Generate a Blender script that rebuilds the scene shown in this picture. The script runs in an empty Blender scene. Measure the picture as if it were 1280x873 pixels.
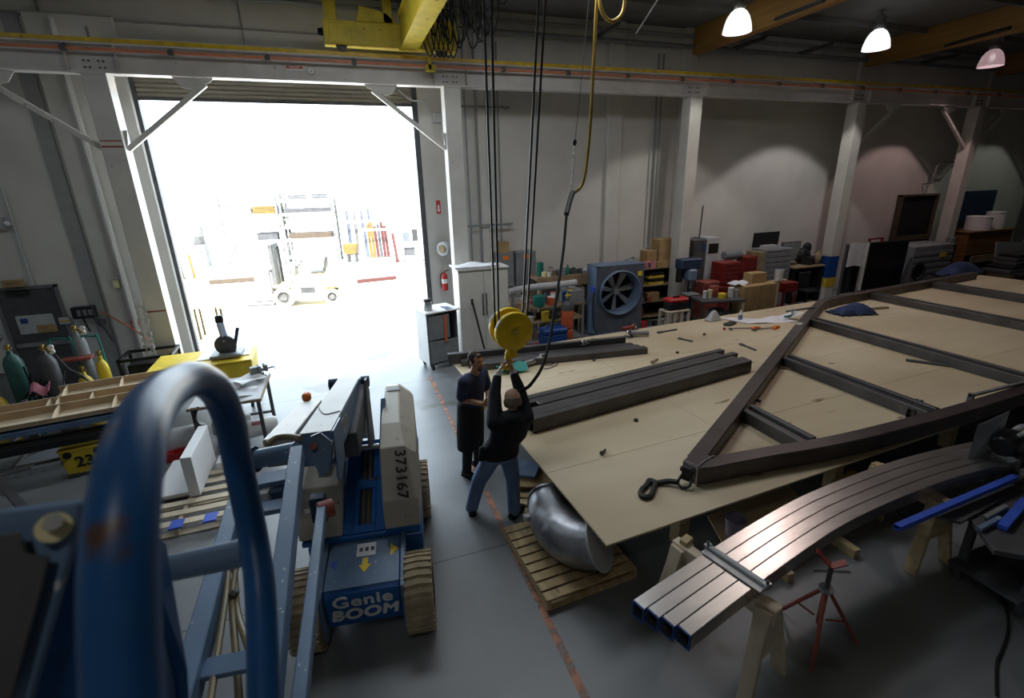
import bpy, bmesh, math, random
from mathutils import Vector, Matrix, Euler
random.seed(7)
S = bpy.context.scene
COL = S.collection
PI = math.pi
R = math.radians

# ------------------------------------------------------------------ camera
cam_d = bpy.data.cameras.new('camera')
cam = bpy.data.objects.new('camera', cam_d)
COL.objects.link(cam)
S.camera = cam
CAM_H = 3.8
_p, _y, _r = R(18.11), R(18.89), R(-1.54)
_f = Vector((math.sin(_y) * math.cos(_p), math.cos(_y) * math.cos(_p), -math.sin(_p)))
_rt = Vector((math.cos(_y), -math.sin(_y), 0))
_up = _rt.cross(_f)
_r2 = math.cos(_r) * _rt + math.sin(_r) * _up
_u2 = -math.sin(_r) * _rt + math.cos(_r) * _up
cam.matrix_world = Matrix(((_r2.x, _u2.x, -_f.x, 0), (_r2.y, _u2.y, -_f.y, 0), (_r2.z, _u2.z, -_f.z, CAM_H), (0, 0, 0, 1)))
cam_d.sensor_fit = 'HORIZONTAL'
cam_d.sensor_width = 36.0
cam_d.lens = 597.0 / 1280 * 36
cam_d.shift_y = -10.0 / 1280
cam_d.clip_start = 0.05
cam_d.clip_end = 400
cam_d.dof.use_dof = True
cam_d.dof.focus_distance = 7.0
cam_d.dof.aperture_fstop = 3.5

# ------------------------------------------------------------------ world, daylight, exposure
W = bpy.data.worlds.new('world')
S.world = W
W.use_nodes = True
bg = W.node_tree.nodes['Background']
bg.inputs[0].default_value = (0.74, 0.88, 1.0, 1)
bg.inputs[1].default_value = 8.0
S.view_settings.view_transform = 'Standard'
S.view_settings.look = 'None'
S.view_settings.exposure = 0.0
S.view_settings.gamma = 1.0
S.view_settings.use_curve_mapping = False
S.cycles.use_denoising = True
S.cycles.max_bounces = 10
S.cycles.diffuse_bounces = 6
S.cycles.glossy_bounces = 4
S.cycles.sample_clamp_indirect = 25.0
S.cycles.caustics_reflective = False
S.cycles.caustics_refractive = False

def light(name, kind, loc, energy, color=(1, 1, 1), rot=(0, 0, 0), **kw):
    d = bpy.data.lights.new(name, kind)
    d.energy = energy
    d.color = color
    for k, v in kw.items():
        if k == 'portal':
            d.cycles.is_portal = v
        else:
            setattr(d, k, v)
    o = bpy.data.objects.new(name, d)
    o.location = loc
    o.rotation_euler = rot
    COL.objects.link(o)
    return o
# daylight through the loading door, sampled at the opening; sun outside
light('door_daylight_portal', 'AREA', (-0.76, 12.15, 2.8), 1, rot=(-PI / 2, 0, 0), shape='RECTANGLE', size=5.4, size_y=5.6, portal=True)
light('sun', 'SUN', (0, 30, 20), 28.0, (1.0, 0.96, 0.9), rot=(R(26), R(-12), 0), angle=R(0.6))
# added area lights under the closed roof, soft fill for the hall
light('ceiling_fill', 'AREA', (2.0, 6.9, 7.2), 180, (0.86, 0.93, 1.0), shape='RECTANGLE', size=5.0, size_y=1.6)
light('ceiling_fill.001', 'AREA', (-6.0, 6.4, 7.2), 38, (0.80, 0.90, 1.0), shape='RECTANGLE', size=3.0, size_y=1.6)
light('ceiling_fill.002', 'AREA', (8.0, 6.4, 7.2), 25, (1.0, 0.93, 0.86), shape='RECTANGLE', size=3.0, size_y=1.6)

# ------------------------------------------------------------------ materials
MATS = {}
def M(name, col, rough=0.55, metal=0.0, col2=None, var=0.18, scale=6.0, detail=4.0, bump=0.0, bscale=None, spots=None, spot_amt=0.08, spot_scale=40.0,
      stretch=None, trans=0.0, alpha=1.0, emit=None, estr=0.0, ior=1.45, coat=0.0):
    m = bpy.data.materials.new(name)
    m.use_nodes = True
    nt = m.node_tree
    N, L = nt.nodes, nt.links
    b = N['Principled BSDF']
    b.inputs['Roughness'].default_value = rough
    b.inputs['Metallic'].default_value = metal
    b.inputs['IOR'].default_value = ior
    b.inputs['Coat Weight'].default_value = coat
    if trans:
        b.inputs['Transmission Weight'].default_value = trans
    if alpha < 1:
        b.inputs['Alpha'].default_value = alpha
    if emit:
        b.inputs['Emission Color'].default_value = (*emit, 1)
        b.inputs['Emission Strength'].default_value = estr
    tc = N.new('ShaderNodeTexCoord')
    mp = N.new('ShaderNodeMapping')
    L.new(tc.outputs['Object'], mp.inputs[0])
    if stretch:
        mp.inputs['Scale'].default_value = stretch
    no = N.new('ShaderNodeTexNoise')
    no.inputs['Scale'].default_value = scale
    no.inputs['Detail'].default_value = detail
    L.new(mp.outputs[0], no.inputs[0])
    rp = N.new('ShaderNodeValToRGB')
    rp.color_ramp.elements[0].position = 0.3
    rp.color_ramp.elements[1].position = 0.7
    c2 = col2 if col2 else tuple(max(0, c * (1 - var)) for c in col)
    c1 = col if col2 else tuple(min(1, c * (1 + var * 0.6)) for c in col)
    rp.color_ramp.elements[0].color = (*c2, 1)
    rp.color_ramp.elements[1].color = (*c1, 1)
    L.new(no.outputs[0], rp.inputs[0])
    out = rp.outputs[0]
    if spots:
        n2 = N.new('ShaderNodeTexNoise')
        n2.inputs['Scale'].default_value = spot_scale
        n2.inputs['Detail'].default_value = 3
        L.new(mp.outputs[0], n2.inputs[0])
        r2 = N.new('ShaderNodeValToRGB')
        r2.color_ramp.elements[0].position = 0.72 - spot_amt
        r2.color_ramp.elements[1].position = 0.76 - spot_amt
        L.new(n2.outputs[0], r2.inputs[0])
        mx = N.new('ShaderNodeMix')
        mx.data_type = 'RGBA'
        L.new(r2.outputs[0], mx.inputs[0])
        L.new(out, mx.inputs[6])
        mx.inputs[7].default_value = (*spots, 1)
        out = mx.outputs[2]
    L.new(out, b.inputs['Base Color'])
    if bump:
        bp = N.new('ShaderNodeBump')
        bp.inputs['Strength'].default_value = bump
        bp.inputs['Distance'].default_value = 0.01
        nb = N.new('ShaderNodeTexNoise')
        nb.inputs['Scale'].default_value = bscale or scale * 4
        nb.inputs['Detail'].default_value = 4
        L.new(mp.outputs[0], nb.inputs[0])
        L.new(nb.outputs[0], bp.inputs['Height'])
        L.new(bp.outputs[0], b.inputs['Normal'])
    MATS[name] = m
    return m

M('wall_paint', (0.62, 0.60, 0.57), 0.6, var=0.08, scale=1.2, bump=0.05, bscale=30)
M('wall_panel', (0.60, 0.59, 0.56), 0.6, var=0.1, scale=0.8)
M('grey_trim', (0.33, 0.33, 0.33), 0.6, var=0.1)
M('roof_deck', (0.15, 0.15, 0.15), 0.7, var=0.15, scale=2)
M('glulam', (0.36, 0.19, 0.05), 0.6, var=0.3, scale=2, stretch=(1, 0.15, 4))
M('column_paint', (0.60, 0.58, 0.545), 0.45, var=0.1, scale=3, spots=(0.45, 0.36, 0.28), spot_amt=0.02, spot_scale=9)
M('beam_paint', (0.62, 0.59, 0.57), 0.4, var=0.12, scale=2.5, spots=(0.42, 0.33, 0.30), spot_amt=0.03, spot_scale=7)
M('yellow_rail', (0.78, 0.52, 0.02), 0.4, var=0.25, scale=6)
M('crane_yellow', (0.66, 0.50, 0.03), 0.45, var=0.22, scale=4, spots=(0.25, 0.18, 0.03), spot_amt=0.05, spot_scale=9)
M('hook_yellow', (0.92, 0.62, 0.01), 0.4, var=0.12, scale=6, spots=(0.45, 0.30, 0.02), spot_amt=0.04, spot_scale=16)
M('yellow', (0.80, 0.58, 0.04), 0.5, var=0.15)
M('dull_yellow', (0.62, 0.44, 0.05), 0.5, var=0.25, scale=9, spots=(0.2, 0.14, 0.04), spot_amt=0.06, spot_scale=14)
M('pale_yellow', (0.80, 0.72, 0.42), 0.5, var=0.12)
M('conductor_orange', (0.62, 0.20, 0.09), 0.5, var=0.2, scale=5)
M('orange', (0.85, 0.22, 0.03), 0.45, var=0.15)
M('orange_red', (0.62, 0.13, 0.05), 0.45, var=0.2)
M('red', (0.55, 0.03, 0.03), 0.4, var=0.2)
M('dark_red', (0.22, 0.02, 0.018), 0.4, var=0.2)
M('rust_red', (0.33, 0.08, 0.06), 0.5, var=0.3, scale=10, spots=(0.35, 0.3, 0.28), spot_amt=0.04, spot_scale=20)
M('black', (0.012, 0.012, 0.013), 0.5, var=0.3)
M('black_plastic', (0.02, 0.02, 0.022), 0.35, var=0.2)
M('rubber', (0.010, 0.010, 0.010), 0.95, var=0.3)
M('screen', (0.006, 0.006, 0.007), 0.25, var=0.2)
M('dark_grey', (0.08, 0.08, 0.085), 0.5, var=0.25)
M('mid_grey', (0.22, 0.23, 0.24), 0.5, var=0.15)
M('light_grey', (0.48, 0.49, 0.50), 0.5, var=0.1)
M('door_grey', (0.16, 0.16, 0.165), 0.45, var=0.1)
M('shutter', (0.30, 0.275, 0.22), 0.5, var=0.1)
M('mill_steel', (0.115, 0.108, 0.108), 0.40, metal=0.4, col2=(0.070, 0.064, 0.065), scale=2.2, stretch=(1, 1, 1), spots=(0.13, 0.10, 0.085), spot_amt=0.06, spot_scale=5)
M('frame_steel', (0.110, 0.088, 0.082), 0.42, metal=0.35, col2=(0.065, 0.052, 0.050), scale=2.0, spots=(0.15, 0.12, 0.11), spot_amt=0.05, spot_scale=4)
M('steel', (0.40, 0.40, 0.41), 0.35, metal=0.9, var=0.25, scale=6)
M('galv', (0.45, 0.46, 0.47), 0.42, metal=0.7, var=0.2, scale=10)
M('chrome', (0.75, 0.75, 0.76), 0.15, metal=1.0, var=0.05)
M('aluminium', (0.60, 0.57, 0.55), 0.27, metal=0.9, var=0.15, scale=4, stretch=(0.4, 3, 1), spots=(0.45, 0.40, 0.38), spot_amt=0.03, spot_scale=6)
M('duct_steel', (0.36, 0.37, 0.40), 0.38, metal=0.8, var=0.45, scale=4, spots=(0.6, 0.6, 0.66), spot_amt=0.12, spot_scale=3.5, bump=0.06, bscale=12)
M('brass', (0.42, 0.29, 0.08), 0.35, metal=0.8, var=0.2)
M('hose_tan', (0.20, 0.155, 0.075), 0.5, var=0.2)
M('plywood', (0.64, 0.54, 0.385), 0.55, col2=(0.52, 0.42, 0.27), scale=1.1, detail=6, stretch=(0.35, 1.2, 1), spots=(0.24, 0.17, 0.10), spot_amt=0.03, spot_scale=5)
M('plywood_edge', (0.22, 0.16, 0.09), 0.7, var=0.3)
M('pine', (0.56, 0.42, 0.23), 0.65, var=0.25, scale=5, stretch=(0.3, 3, 3))
M('pallet_wood', (0.50, 0.37, 0.20), 0.7, var=0.3, scale=4, stretch=(0.5, 3, 3), spots=(0.25, 0.18, 0.1), spot_amt=0.05, spot_scale=9)
M('pale_pallet', (0.66, 0.56, 0.42), 0.7, var=0.2, scale=4)
M('old_wood', (0.30, 0.22, 0.13), 0.75, var=0.35, scale=5)
M('mdf', (0.46, 0.33, 0.20), 0.7, var=0.15, scale=3)
M('mdf_pale', (0.66, 0.54, 0.38), 0.7, var=0.12, scale=3)
M('cardboard', (0.42, 0.28, 0.13), 0.75, var=0.2, scale=4)
M('brown_wood', (0.20, 0.095, 0.035), 0.5, var=0.3, scale=3, stretch=(0.3, 1, 3))
M('genie_blue', (0.012, 0.115, 0.40), 0.35, var=0.2, scale=4, spots=(0.05, 0.06, 0.08), spot_amt=0.03, spot_scale=10)
M('worn_blue', (0.12, 0.20, 0.33), 0.42, var=0.25, scale=3, spots=(0.60, 0.62, 0.62), spot_amt=0.035, spot_scale=32)
M('rail_blue', (0.014, 0.105, 0.32), 0.40, col2=(0.009, 0.07, 0.22), scale=5, spots=(0.09, 0.05, 0.035), spot_amt=0.08, spot_scale=11)
M('dark_blue', (0.02, 0.04, 0.09), 0.5, var=0.25)
M('steel_blue', (0.15, 0.21, 0.32), 0.45, var=0.2, scale=4, spots=(0.3, 0.36, 0.45), spot_amt=0.04, spot_scale=6)
M('bright_blue', (0.05, 0.12, 0.62), 0.4, var=0.12)
M('box_blue', (0.01, 0.06, 0.25), 0.4, var=0.2)
M('genie_white', (0.47, 0.44, 0.37), 0.5, var=0.12, scale=3, spots=(0.28, 0.25, 0.2), spot_amt=0.04, spot_scale=10)
M('boom_grey', (0.42, 0.41, 0.38), 0.45, var=0.12, scale=3, spots=(0.25, 0.22, 0.17), spot_amt=0.04, spot_scale=12)
M('tan_tyre', (0.40, 0.33, 0.22), 0.8, var=0.25, scale=8)
M('white', (0.80, 0.80, 0.79), 0.5, var=0.05)
M('foam_white', (0.85, 0.86, 0.87), 0.7, var=0.04)
M('cabinet_white', (0.64, 0.62, 0.57), 0.45, var=0.05)
M('paper', (0.80, 0.78, 0.82), 0.8, var=0.05)
M('plastic_sheet', (0.62, 0.62, 0.64), 0.3, var=0.1, alpha=0.75)
M('lavender', (0.42, 0.38, 0.52), 0.4, var=0.1)
M('clear_sheet', (0.34, 0.355, 0.36), 0.35, var=0.15, alpha=0.72)
M('green', (0.02, 0.20, 0.14), 0.45, var=0.2)
M('cylinder_green', (0.035, 0.12, 0.105), 0.4, var=0.25, scale=5)
M('teal', (0.02, 0.22, 0.18), 0.45, var=0.2)
M('navy_cloth', (0.032, 0.042, 0.095), 0.85, var=0.25, scale=12)
M('black_cloth', (0.011, 0.013, 0.020), 0.9, var=0.3, scale=12)
M('apron_cloth', (0.016, 0.016, 0.017), 0.85, var=0.3, scale=10)
M('denim', (0.19, 0.28, 0.46), 0.85, col2=(0.12, 0.19, 0.35), scale=7)
M('jacket_blue', (0.03, 0.05, 0.13), 0.85, var=0.3, scale=12)
M('skin', (0.46, 0.26, 0.17), 0.5, var=0.1, scale=14)
M('skin_pale', (0.58, 0.36, 0.27), 0.5, var=0.1, scale=14)
M('hair_dark', (0.018, 0.013, 0.010), 0.7, var=0.4, scale=50)
M('hair_grey', (0.20, 0.15, 0.11), 0.75, var=0.4, scale=60)
M('shoe', (0.012, 0.012, 0.013), 0.5, var=0.3)
M('white_cuff', (0.72, 0.70, 0.72), 0.8, var=0.05)
M('lamp_housing', (0.35, 0.35, 0.36), 0.4, metal=0.7, var=0.1)
M('pink', (0.55, 0.20, 0.25), 0.6, var=0.2)
M('pale_blue', (0.50, 0.58, 0.72), 0.6, var=0.1)
M('asphalt', (0.62, 0.60, 0.57), 0.8, var=0.08, scale=0.6)
M('yard_black', (0.012, 0.012, 0.013), 0.7, var=0.3)
M('yard_grey', (0.040, 0.041, 0.044), 0.7, var=0.3)
M('yard_brown', (0.052, 0.036, 0.022), 0.7, var=0.3)
M('yard_blue', (0.055, 0.065, 0.095), 0.7, var=0.3)
M('yard_red', (0.050, 0.010, 0.008), 0.7, var=0.3)
M('yard_yellow', (0.10, 0.062, 0.010), 0.7, var=0.3)
M('yard_pale', (0.088, 0.088, 0.086), 0.7, var=0.3)
M('dark_wood', (0.10, 0.07, 0.045), 0.6, var=0.3, scale=4)
M('fan_grey', (0.10, 0.115, 0.14), 0.5, var=0.2)
M('gold_text', (0.42, 0.40, 0.36), 0.5, var=0.1)
M('straw', (0.55, 0.42, 0.12), 0.6, var=0.2)
M('lamp_glass_white', (0.9, 0.9, 0.9), 0.3, var=0.02, alpha=0.8, emit=(0.95, 1.0, 0.97), estr=0.72)
M('lamp_glass_cool', (0.9, 0.9, 0.92), 0.3, var=0.02, alpha=0.8, emit=(0.97, 0.98, 1.0), estr=0.85)
M('lamp_glass_pink', (0.8, 0.7, 0.72), 0.3, var=0.02, alpha=0.8, emit=(0.90, 0.62, 0.66), estr=0.22)
M('lamp_bulb', (1, 1, 1), 0.3, var=0, emit=(1, 0.98, 0.97), estr=5)

# ------------------------------------------------------------------ geometry helpers
def V(*a):
    return Vector(a[0]) if len(a) == 1 else Vector(a)

class MB:
    """collects boxes, beams and tubes of one part; build() links them as one mesh object"""
    def __init__(s):
        s.v, s.f = [], []
    def add(s, vs, fs):
        n = len(s.v)
        s.v += [Vector(v) for v in vs]
        s.f += [tuple(i + n for i in f) for f in fs]
        return s
    def hexa(s, p):  # 8 corners: bottom loop 0-3, top loop 4-7
        return s.add(p, [(3, 2, 1, 0), (4, 5, 6, 7), (0, 1, 5, 4), (1, 2, 6, 5), (2, 3, 7, 6), (3, 0, 4, 7)])
    def box(s, c, d, rz=0, rot=None):
        c = Vector(c)
        m = rot.to_matrix() if rot is not None else Matrix.Rotation(rz, 3, 'Z')
        x, y, z = d[0] / 2, d[1] / 2, d[2] / 2
        return s.hexa([c + m @ Vector(q) for q in ((-x, -y, -z), (x, -y, -z), (x, y, -z), (-x, y, -z), (-x, -y, z), (x, -y, z), (x, y, z), (-x, y, z))])
    def bx(s, x0, x1, y0, y1, z0, z1):
        return s.box(((x0 + x1) / 2, (y0 + y1) / 2, (z0 + z1) / 2), (x1 - x0, y1 - y0, z1 - z0))
    def beam(s, a, b, w, h, up=(0, 0, 1), off=(0, 0)):
        a, b = Vector(a), Vector(b)
        d = (b - a).normalized()
        u = Vector(up)
        sd = d.cross(u).normalized()
        u = sd.cross(d).normalized()
        a = a + sd * off[0] + u * off[1]
        b = b + sd * off[0] + u * off[1]
        q = []
        for p in (a, b):
            q += [p - sd * w / 2 - u * h / 2, p + sd * w / 2 - u * h / 2, p + sd * w / 2 + u * h / 2, p - sd * w / 2 + u * h / 2]
        return s.hexa([q[0], q[1], q[5], q[4], q[3], q[2], q[6], q[7]])
    def hollow(s, a, b, w, h, t, up=(0, 0, 1), off=(0, 0)):  # open-ended rectangular tube
        a, b = Vector(a), Vector(b)
        d = (b - a).normalized()
        u = Vector(up)
        sd = d.cross(u).normalized()
        u = sd.cross(d).normalized()
        a = a + sd * off[0] + u * off[1]
        b = b + sd * off[0] + u * off[1]
        vs = []
        for p in (a, b):
            for k in (0, t):
                vs += [p + sd * (-w / 2 + k) + u * (-h / 2 + k), p + sd * (w / 2 - k) + u * (-h / 2 + k), p + sd * (w / 2 - k) + u * (h / 2 - k), p + sd * (-w / 2 + k) + u * (h / 2 - k)]
        fs = []
        for i in range(4):
            j = (i + 1) % 4
            fs += [(i, j, 8 + j, 8 + i), (4 + j, 4 + i, 12 + i, 12 + j), (j, i, 4 + i, 4 + j), (8 + i, 8 + j, 12 + j, 12 + i)]
        return s.add(vs, fs)
    def tube(s, pts, r, n=8, closed=False, smooth=0):
        pts = [Vector(p) for p in pts]
        if smooth and len(pts) > 2:
            pts = spline(pts, smooth, closed)
        m = len(pts)
        rr = r if isinstance(r, (list, tuple)) else [r] * m
        if len(rr) != m:
            rr = [rr[0] + (rr[-1] - rr[0]) * i / (m - 1) for i in range(m)]
        prev = None
        vs = []
        for i, p in enumerate(pts):
            if closed:
                d = pts[(i + 1) % m] - pts[i - 1]
            else:
                d = pts[min(i + 1, m - 1)] - pts[max(i - 1, 0)]
            d = d.normalized() if d.length > 1e-9 else Vector((0, 0, 1))
            if prev is None:
                a = Vector((0, 0, 1)) if abs(d.z) < 0.9 else Vector((1, 0, 0))
                u = d.cross(a).normalized()
            else:
                u = (prev - d * prev.dot(d))
                u = u.normalized() if u.length > 1e-6 else d.orthogonal().normalized()
            prev = u
            w = d.cross(u)
            for k in range(n):
                t = 2 * PI * k / n
                vs.append(p + (u * math.cos(t) + w * math.sin(t)) * rr[i])
        fs = []
        for i in range(m if closed else m - 1):
            for k in range(n):
                a, b = i * n + k, i * n + (k + 1) % n
                c, d = ((i + 1) % m) * n + (k + 1) % n, ((i + 1) % m) * n + k
                fs.append((a, b, c, d))
        if not closed:
            fs.append(tuple(range(n - 1, -1, -1)))
            fs.append(tuple((m - 1) * n + k for k in range(n)))
        return s.add(vs, fs)
    def cyl(s, a, b, r0, r1=None, n=20):
        return s.tube([a, b], [r0, r0 if r1 is None else r1], n)
    def lathe(s, prof, c=(0, 0, 0), axis=(0, 0, 1), n=24, cap=True):  # profile of (radius, height) along axis
        c, ax = Vector(c), Vector(axis).normalized()
        u = ax.orthogonal().normalized()
        w = ax.cross(u)
        vs, fs = [], []
        for (r, h) in prof:
            for k in range(n):
                t = 2 * PI * k / n
                vs.append(c + ax * h + (u * math.cos(t) + w * math.sin(t)) * max(r, 0.0005))
        for i in range(len(prof) - 1):
            for k in range(n):
                a, b = i * n + k, i * n + (k + 1) % n
                fs.append((a, b, b + n, a + n))
        if cap:
            fs.append(tuple(range(n - 1, -1, -1)))
            fs.append(tuple((len(prof) - 1) * n + k for k in range(n)))
        return s.add(vs, fs)
    def ball(s, c, r, n=14, rot=None):
        c = Vector(c)
        r = Vector((r, r, r)) if isinstance(r, (int, float)) else Vector(r)
        m = rot.to_matrix() if rot is not None else Matrix.Identity(3)
        vs, fs = [], []
        h = n // 2 + 1
        for i in range(h + 1):
            a = PI * i / h
            for k in range(n):
                t = 2 * PI * k / n
                q = Vector((max(math.sin(a), 1e-4) * math.cos(t) * r.x, max(math.sin(a), 1e-4) * math.sin(t) * r.y, -math.cos(a) * r.z))
                vs.append(c + m @ q)
        for i in range(h):
            for k in range(n):
                a, b = i * n + k, i * n + (k + 1) % n
                fs.append((a, b, b + n, a + n))
        return s.add(vs, fs)
    def prism(s, poly, vec):  # planar 3D polygon extruded along vec
        poly = [Vector(p) for p in poly]
        vec = Vector(vec)
        n = len(poly)
        fs = [tuple(range(n - 1, -1, -1)), tuple(range(n, 2 * n))]
        for i in range(n):
            j = (i + 1) % n
            fs.append((i, j, n + j, n + i))
        return s.add(poly + [p + vec for p in poly], fs)
    def sweep(s, pts, w, h, up=(0, 0, 1)):  # solid rectangular bar along a polyline, mitred by averaging
        pts = [Vector(p) for p in pts]
        m = len(pts)
        vs = []
        for i, p in enumerate(pts):
            d = (pts[min(i + 1, m - 1)] - pts[max(i - 1, 0)]).normalized()
            sd = d.cross(Vector(up)).normalized()
            u = sd.cross(d).normalized()
            vs += [p - sd * w / 2 - u * h / 2, p + sd * w / 2 - u * h / 2, p + sd * w / 2 + u * h / 2, p - sd * w / 2 + u * h / 2]
        fs = [(3, 2, 1, 0), tuple(4 * (m - 1) + k for k in range(4))]
        for i in range(m - 1):
            for k in range(4):
                j = (k + 1) % 4
                fs.append((4 * i + k, 4 * i + j, 4 * i + 4 + j, 4 * i + 4 + k))
        return s.add(vs, fs)
    def sheet(s, fn, nx, ny, th=0.004):  # fn(u, v) -> point; a thin sheet with thickness
        g = [[Vector(fn(i / nx, j / ny)) for i in range(nx + 1)] for j in range(ny + 1)]
        vs, fs = [], []
        for lay in (0, 1):
            for j in range(ny + 1):
                for i in range(nx + 1):
                    a = g[j][min(i + 1, nx)] - g[j][max(i - 1, 0)]
                    b = g[min(j + 1, ny)][i] - g[max(j - 1, 0)][i]
                    nrm = a.cross(b)
                    nrm = nrm.normalized() if nrm.length > 1e-9 else Vector((0, 0, 1))
                    vs.append(g[j][i] - nrm * th * lay)
        W_ = nx + 1
        B = W_ * (ny + 1)
        for j in range(ny):
            for i in range(nx):
                a = j * W_ + i
                fs.append((a, a + 1, a + 1 + W_, a + W_))
                fs.append((B + a + W_, B + a + 1 + W_, B + a + 1, B + a))
        edge = [i for i in range(W_)] + [j * W_ + nx for j in range(1, ny + 1)] + [ny * W_ + i for i in range(nx - 1, -1, -1)] + [j * W_ for j in range(ny - 1, 0, -1)]
        for k in range(len(edge)):
            a, b = edge[k], edge[(k + 1) % len(edge)]
            fs.append((b, a, B + a, B + b))
        return s.add(vs, fs)
    def xform(s, m):
        s.v = [m @ v for v in s.v]
        return s
    def build(s, name, mat, parent=None, bev=0.0, smooth=False, loc=None, world=False, seg=1):
        me = bpy.data.meshes.new(name)
        off = Vector(loc) if loc is not None else Vector((0, 0, 0))
        if world and parent is not None:
            inv = parent_world(parent).inverted()
            vs = [inv @ v for v in s.v]
        else:
            vs = [v - off for v in s.v]
        me.from_pydata([tuple(v) for v in vs], [], s.f)
        bm = bmesh.new()
        bm.from_mesh(me)
        bmesh.ops.recalc_face_normals(bm, faces=bm.faces)
        bm.to_mesh(me)
        bm.free()
        if smooth:
            for p in me.polygons:
                p.use_smooth = True
            me.set_sharp_from_angle(angle=R(38))
        me.materials.append(MATS[mat] if isinstance(mat, str) else mat)
        o = bpy.data.objects.new(name, me)
        COL.objects.link(o)
        o.location = off
        if parent is not None:
            o.parent = parent
        if bev:
            b = o.modifiers.new('bevel', 'BEVEL')
            b.width = bev
            b.segments = seg
            b.limit_method = 'ANGLE'
            b.angle_limit = R(40)
        return o

def parent_world(o):
    m = Matrix.LocRotScale(o.location, o.rotation_euler, o.scale)
    return parent_world(o.parent) @ m if o.parent else m

def spline(pts, k=6, closed=False):
    pts = [Vector(p) for p in pts]
    n = len(pts)
    out = []
    for i in range(n if closed else n - 1):
        p0 = pts[i - 1] if (closed or i > 0) else pts[0]
        p1, p2 = pts[i], pts[(i + 1) % n]
        p3 = pts[(i + 2) % n] if (closed or i + 2 < n) else pts[-1]
        for j in range(k):
            t = j / k
            out.append(0.5 * ((2 * p1) + (p2 - p0) * t + (2 * p0 - 5 * p1 + 4 * p2 - p3) * t * t + (3 * p1 - p0 - 3 * p2 + p3) * t ** 3))
    if not closed:
        out.append(pts[-1])
    return out

def lerp(a, b, t):
    return Vector(a) * (1 - t) + Vector(b) * t

def thing(name, label, cat, loc=(0, 0, 0), rz=0.0, group=None):
    o = bpy.data.objects.new(name, None)
    o.empty_display_size = 0.1
    COL.objects.link(o)
    o.location = loc
    o.rotation_euler = (0, 0, rz)
    return tag(o, label, cat, group)

def tag(o, label, cat, group=None, kind=None):
    o['label'] = label
    o['category'] = cat
    if group:
        o['group'] = group
    if kind:
        o['kind'] = kind
    return o

def struct(o, label, cat):
    tag(o, label, cat)
    o['kind'] = 'structure'
    return o

def dup(root, loc, rz=None, label=None, group=None):
    r = root.copy()
    COL.objects.link(r)
    r.location = loc
    if rz is not None:
        r.rotation_euler = (0, 0, rz)
    if label:
        r['label'] = label
    if group:
        r['group'] = group
    for ch in list(root.children):
        c = ch.copy()
        COL.objects.link(c)
        c.parent = r
        for g in ch.children:
            d = g.copy()
            COL.objects.link(d)
            d.parent = c
    return r

def one(name, mb, mat, label, cat, loc, group=None, bev=0.0, smooth=False, kind=None):
    """a thing that is a single mesh, built from world coordinates with its origin at loc"""
    o = mb.build(name, mat, None, bev, smooth, loc=loc)
    return tag(o, label, cat, group, kind)

def text(name, body, mat, parent, loc, rot, size, ext=0.002, align='CENTER', shear=0.0, bold=0.0, sx=1.0, spacing=1.0, fat=0.0):
    """raised lettering as a mesh part"""
    cu = bpy.data.curves.new(name, 'FONT')
    cu.body = body
    cu.size = size
    cu.extrude = ext
    cu.offset = bold
    cu.shear = shear
    cu.align_x = align
    cu.align_y = 'CENTER'
    cu.space_character = spacing
    t = bpy.data.objects.new(name, cu)
    COL.objects.link(t)
    dg = bpy.context.evaluated_depsgraph_get()
    me = bpy.data.meshes.new_from_object(t.evaluated_get(dg))
    bpy.data.objects.remove(t)
    if fat:
        bm = bmesh.new()
        for dx, dy in ((-fat, 0), (fat, 0), (0, -fat), (0, fat)):
            n0 = len(bm.verts)
            bm.from_mesh(me)
            bm.verts.ensure_lookup_table()
            for v in bm.verts[n0:]:
                v.co.x += dx
                v.co.y += dy
                v.co.z += 0.0002 * (dx + 2 * dy) / fat
        bm.to_mesh(me)
        bm.free()
    me.materials.clear()
    me.materials.append(MATS[mat])
    o = bpy.data.objects.new(name, me)
    COL.objects.link(o)
    o.parent = parent
    o.location = loc
    o.rotation_euler = rot
    o.scale = (sx, 1, 1)
    return o

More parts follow.
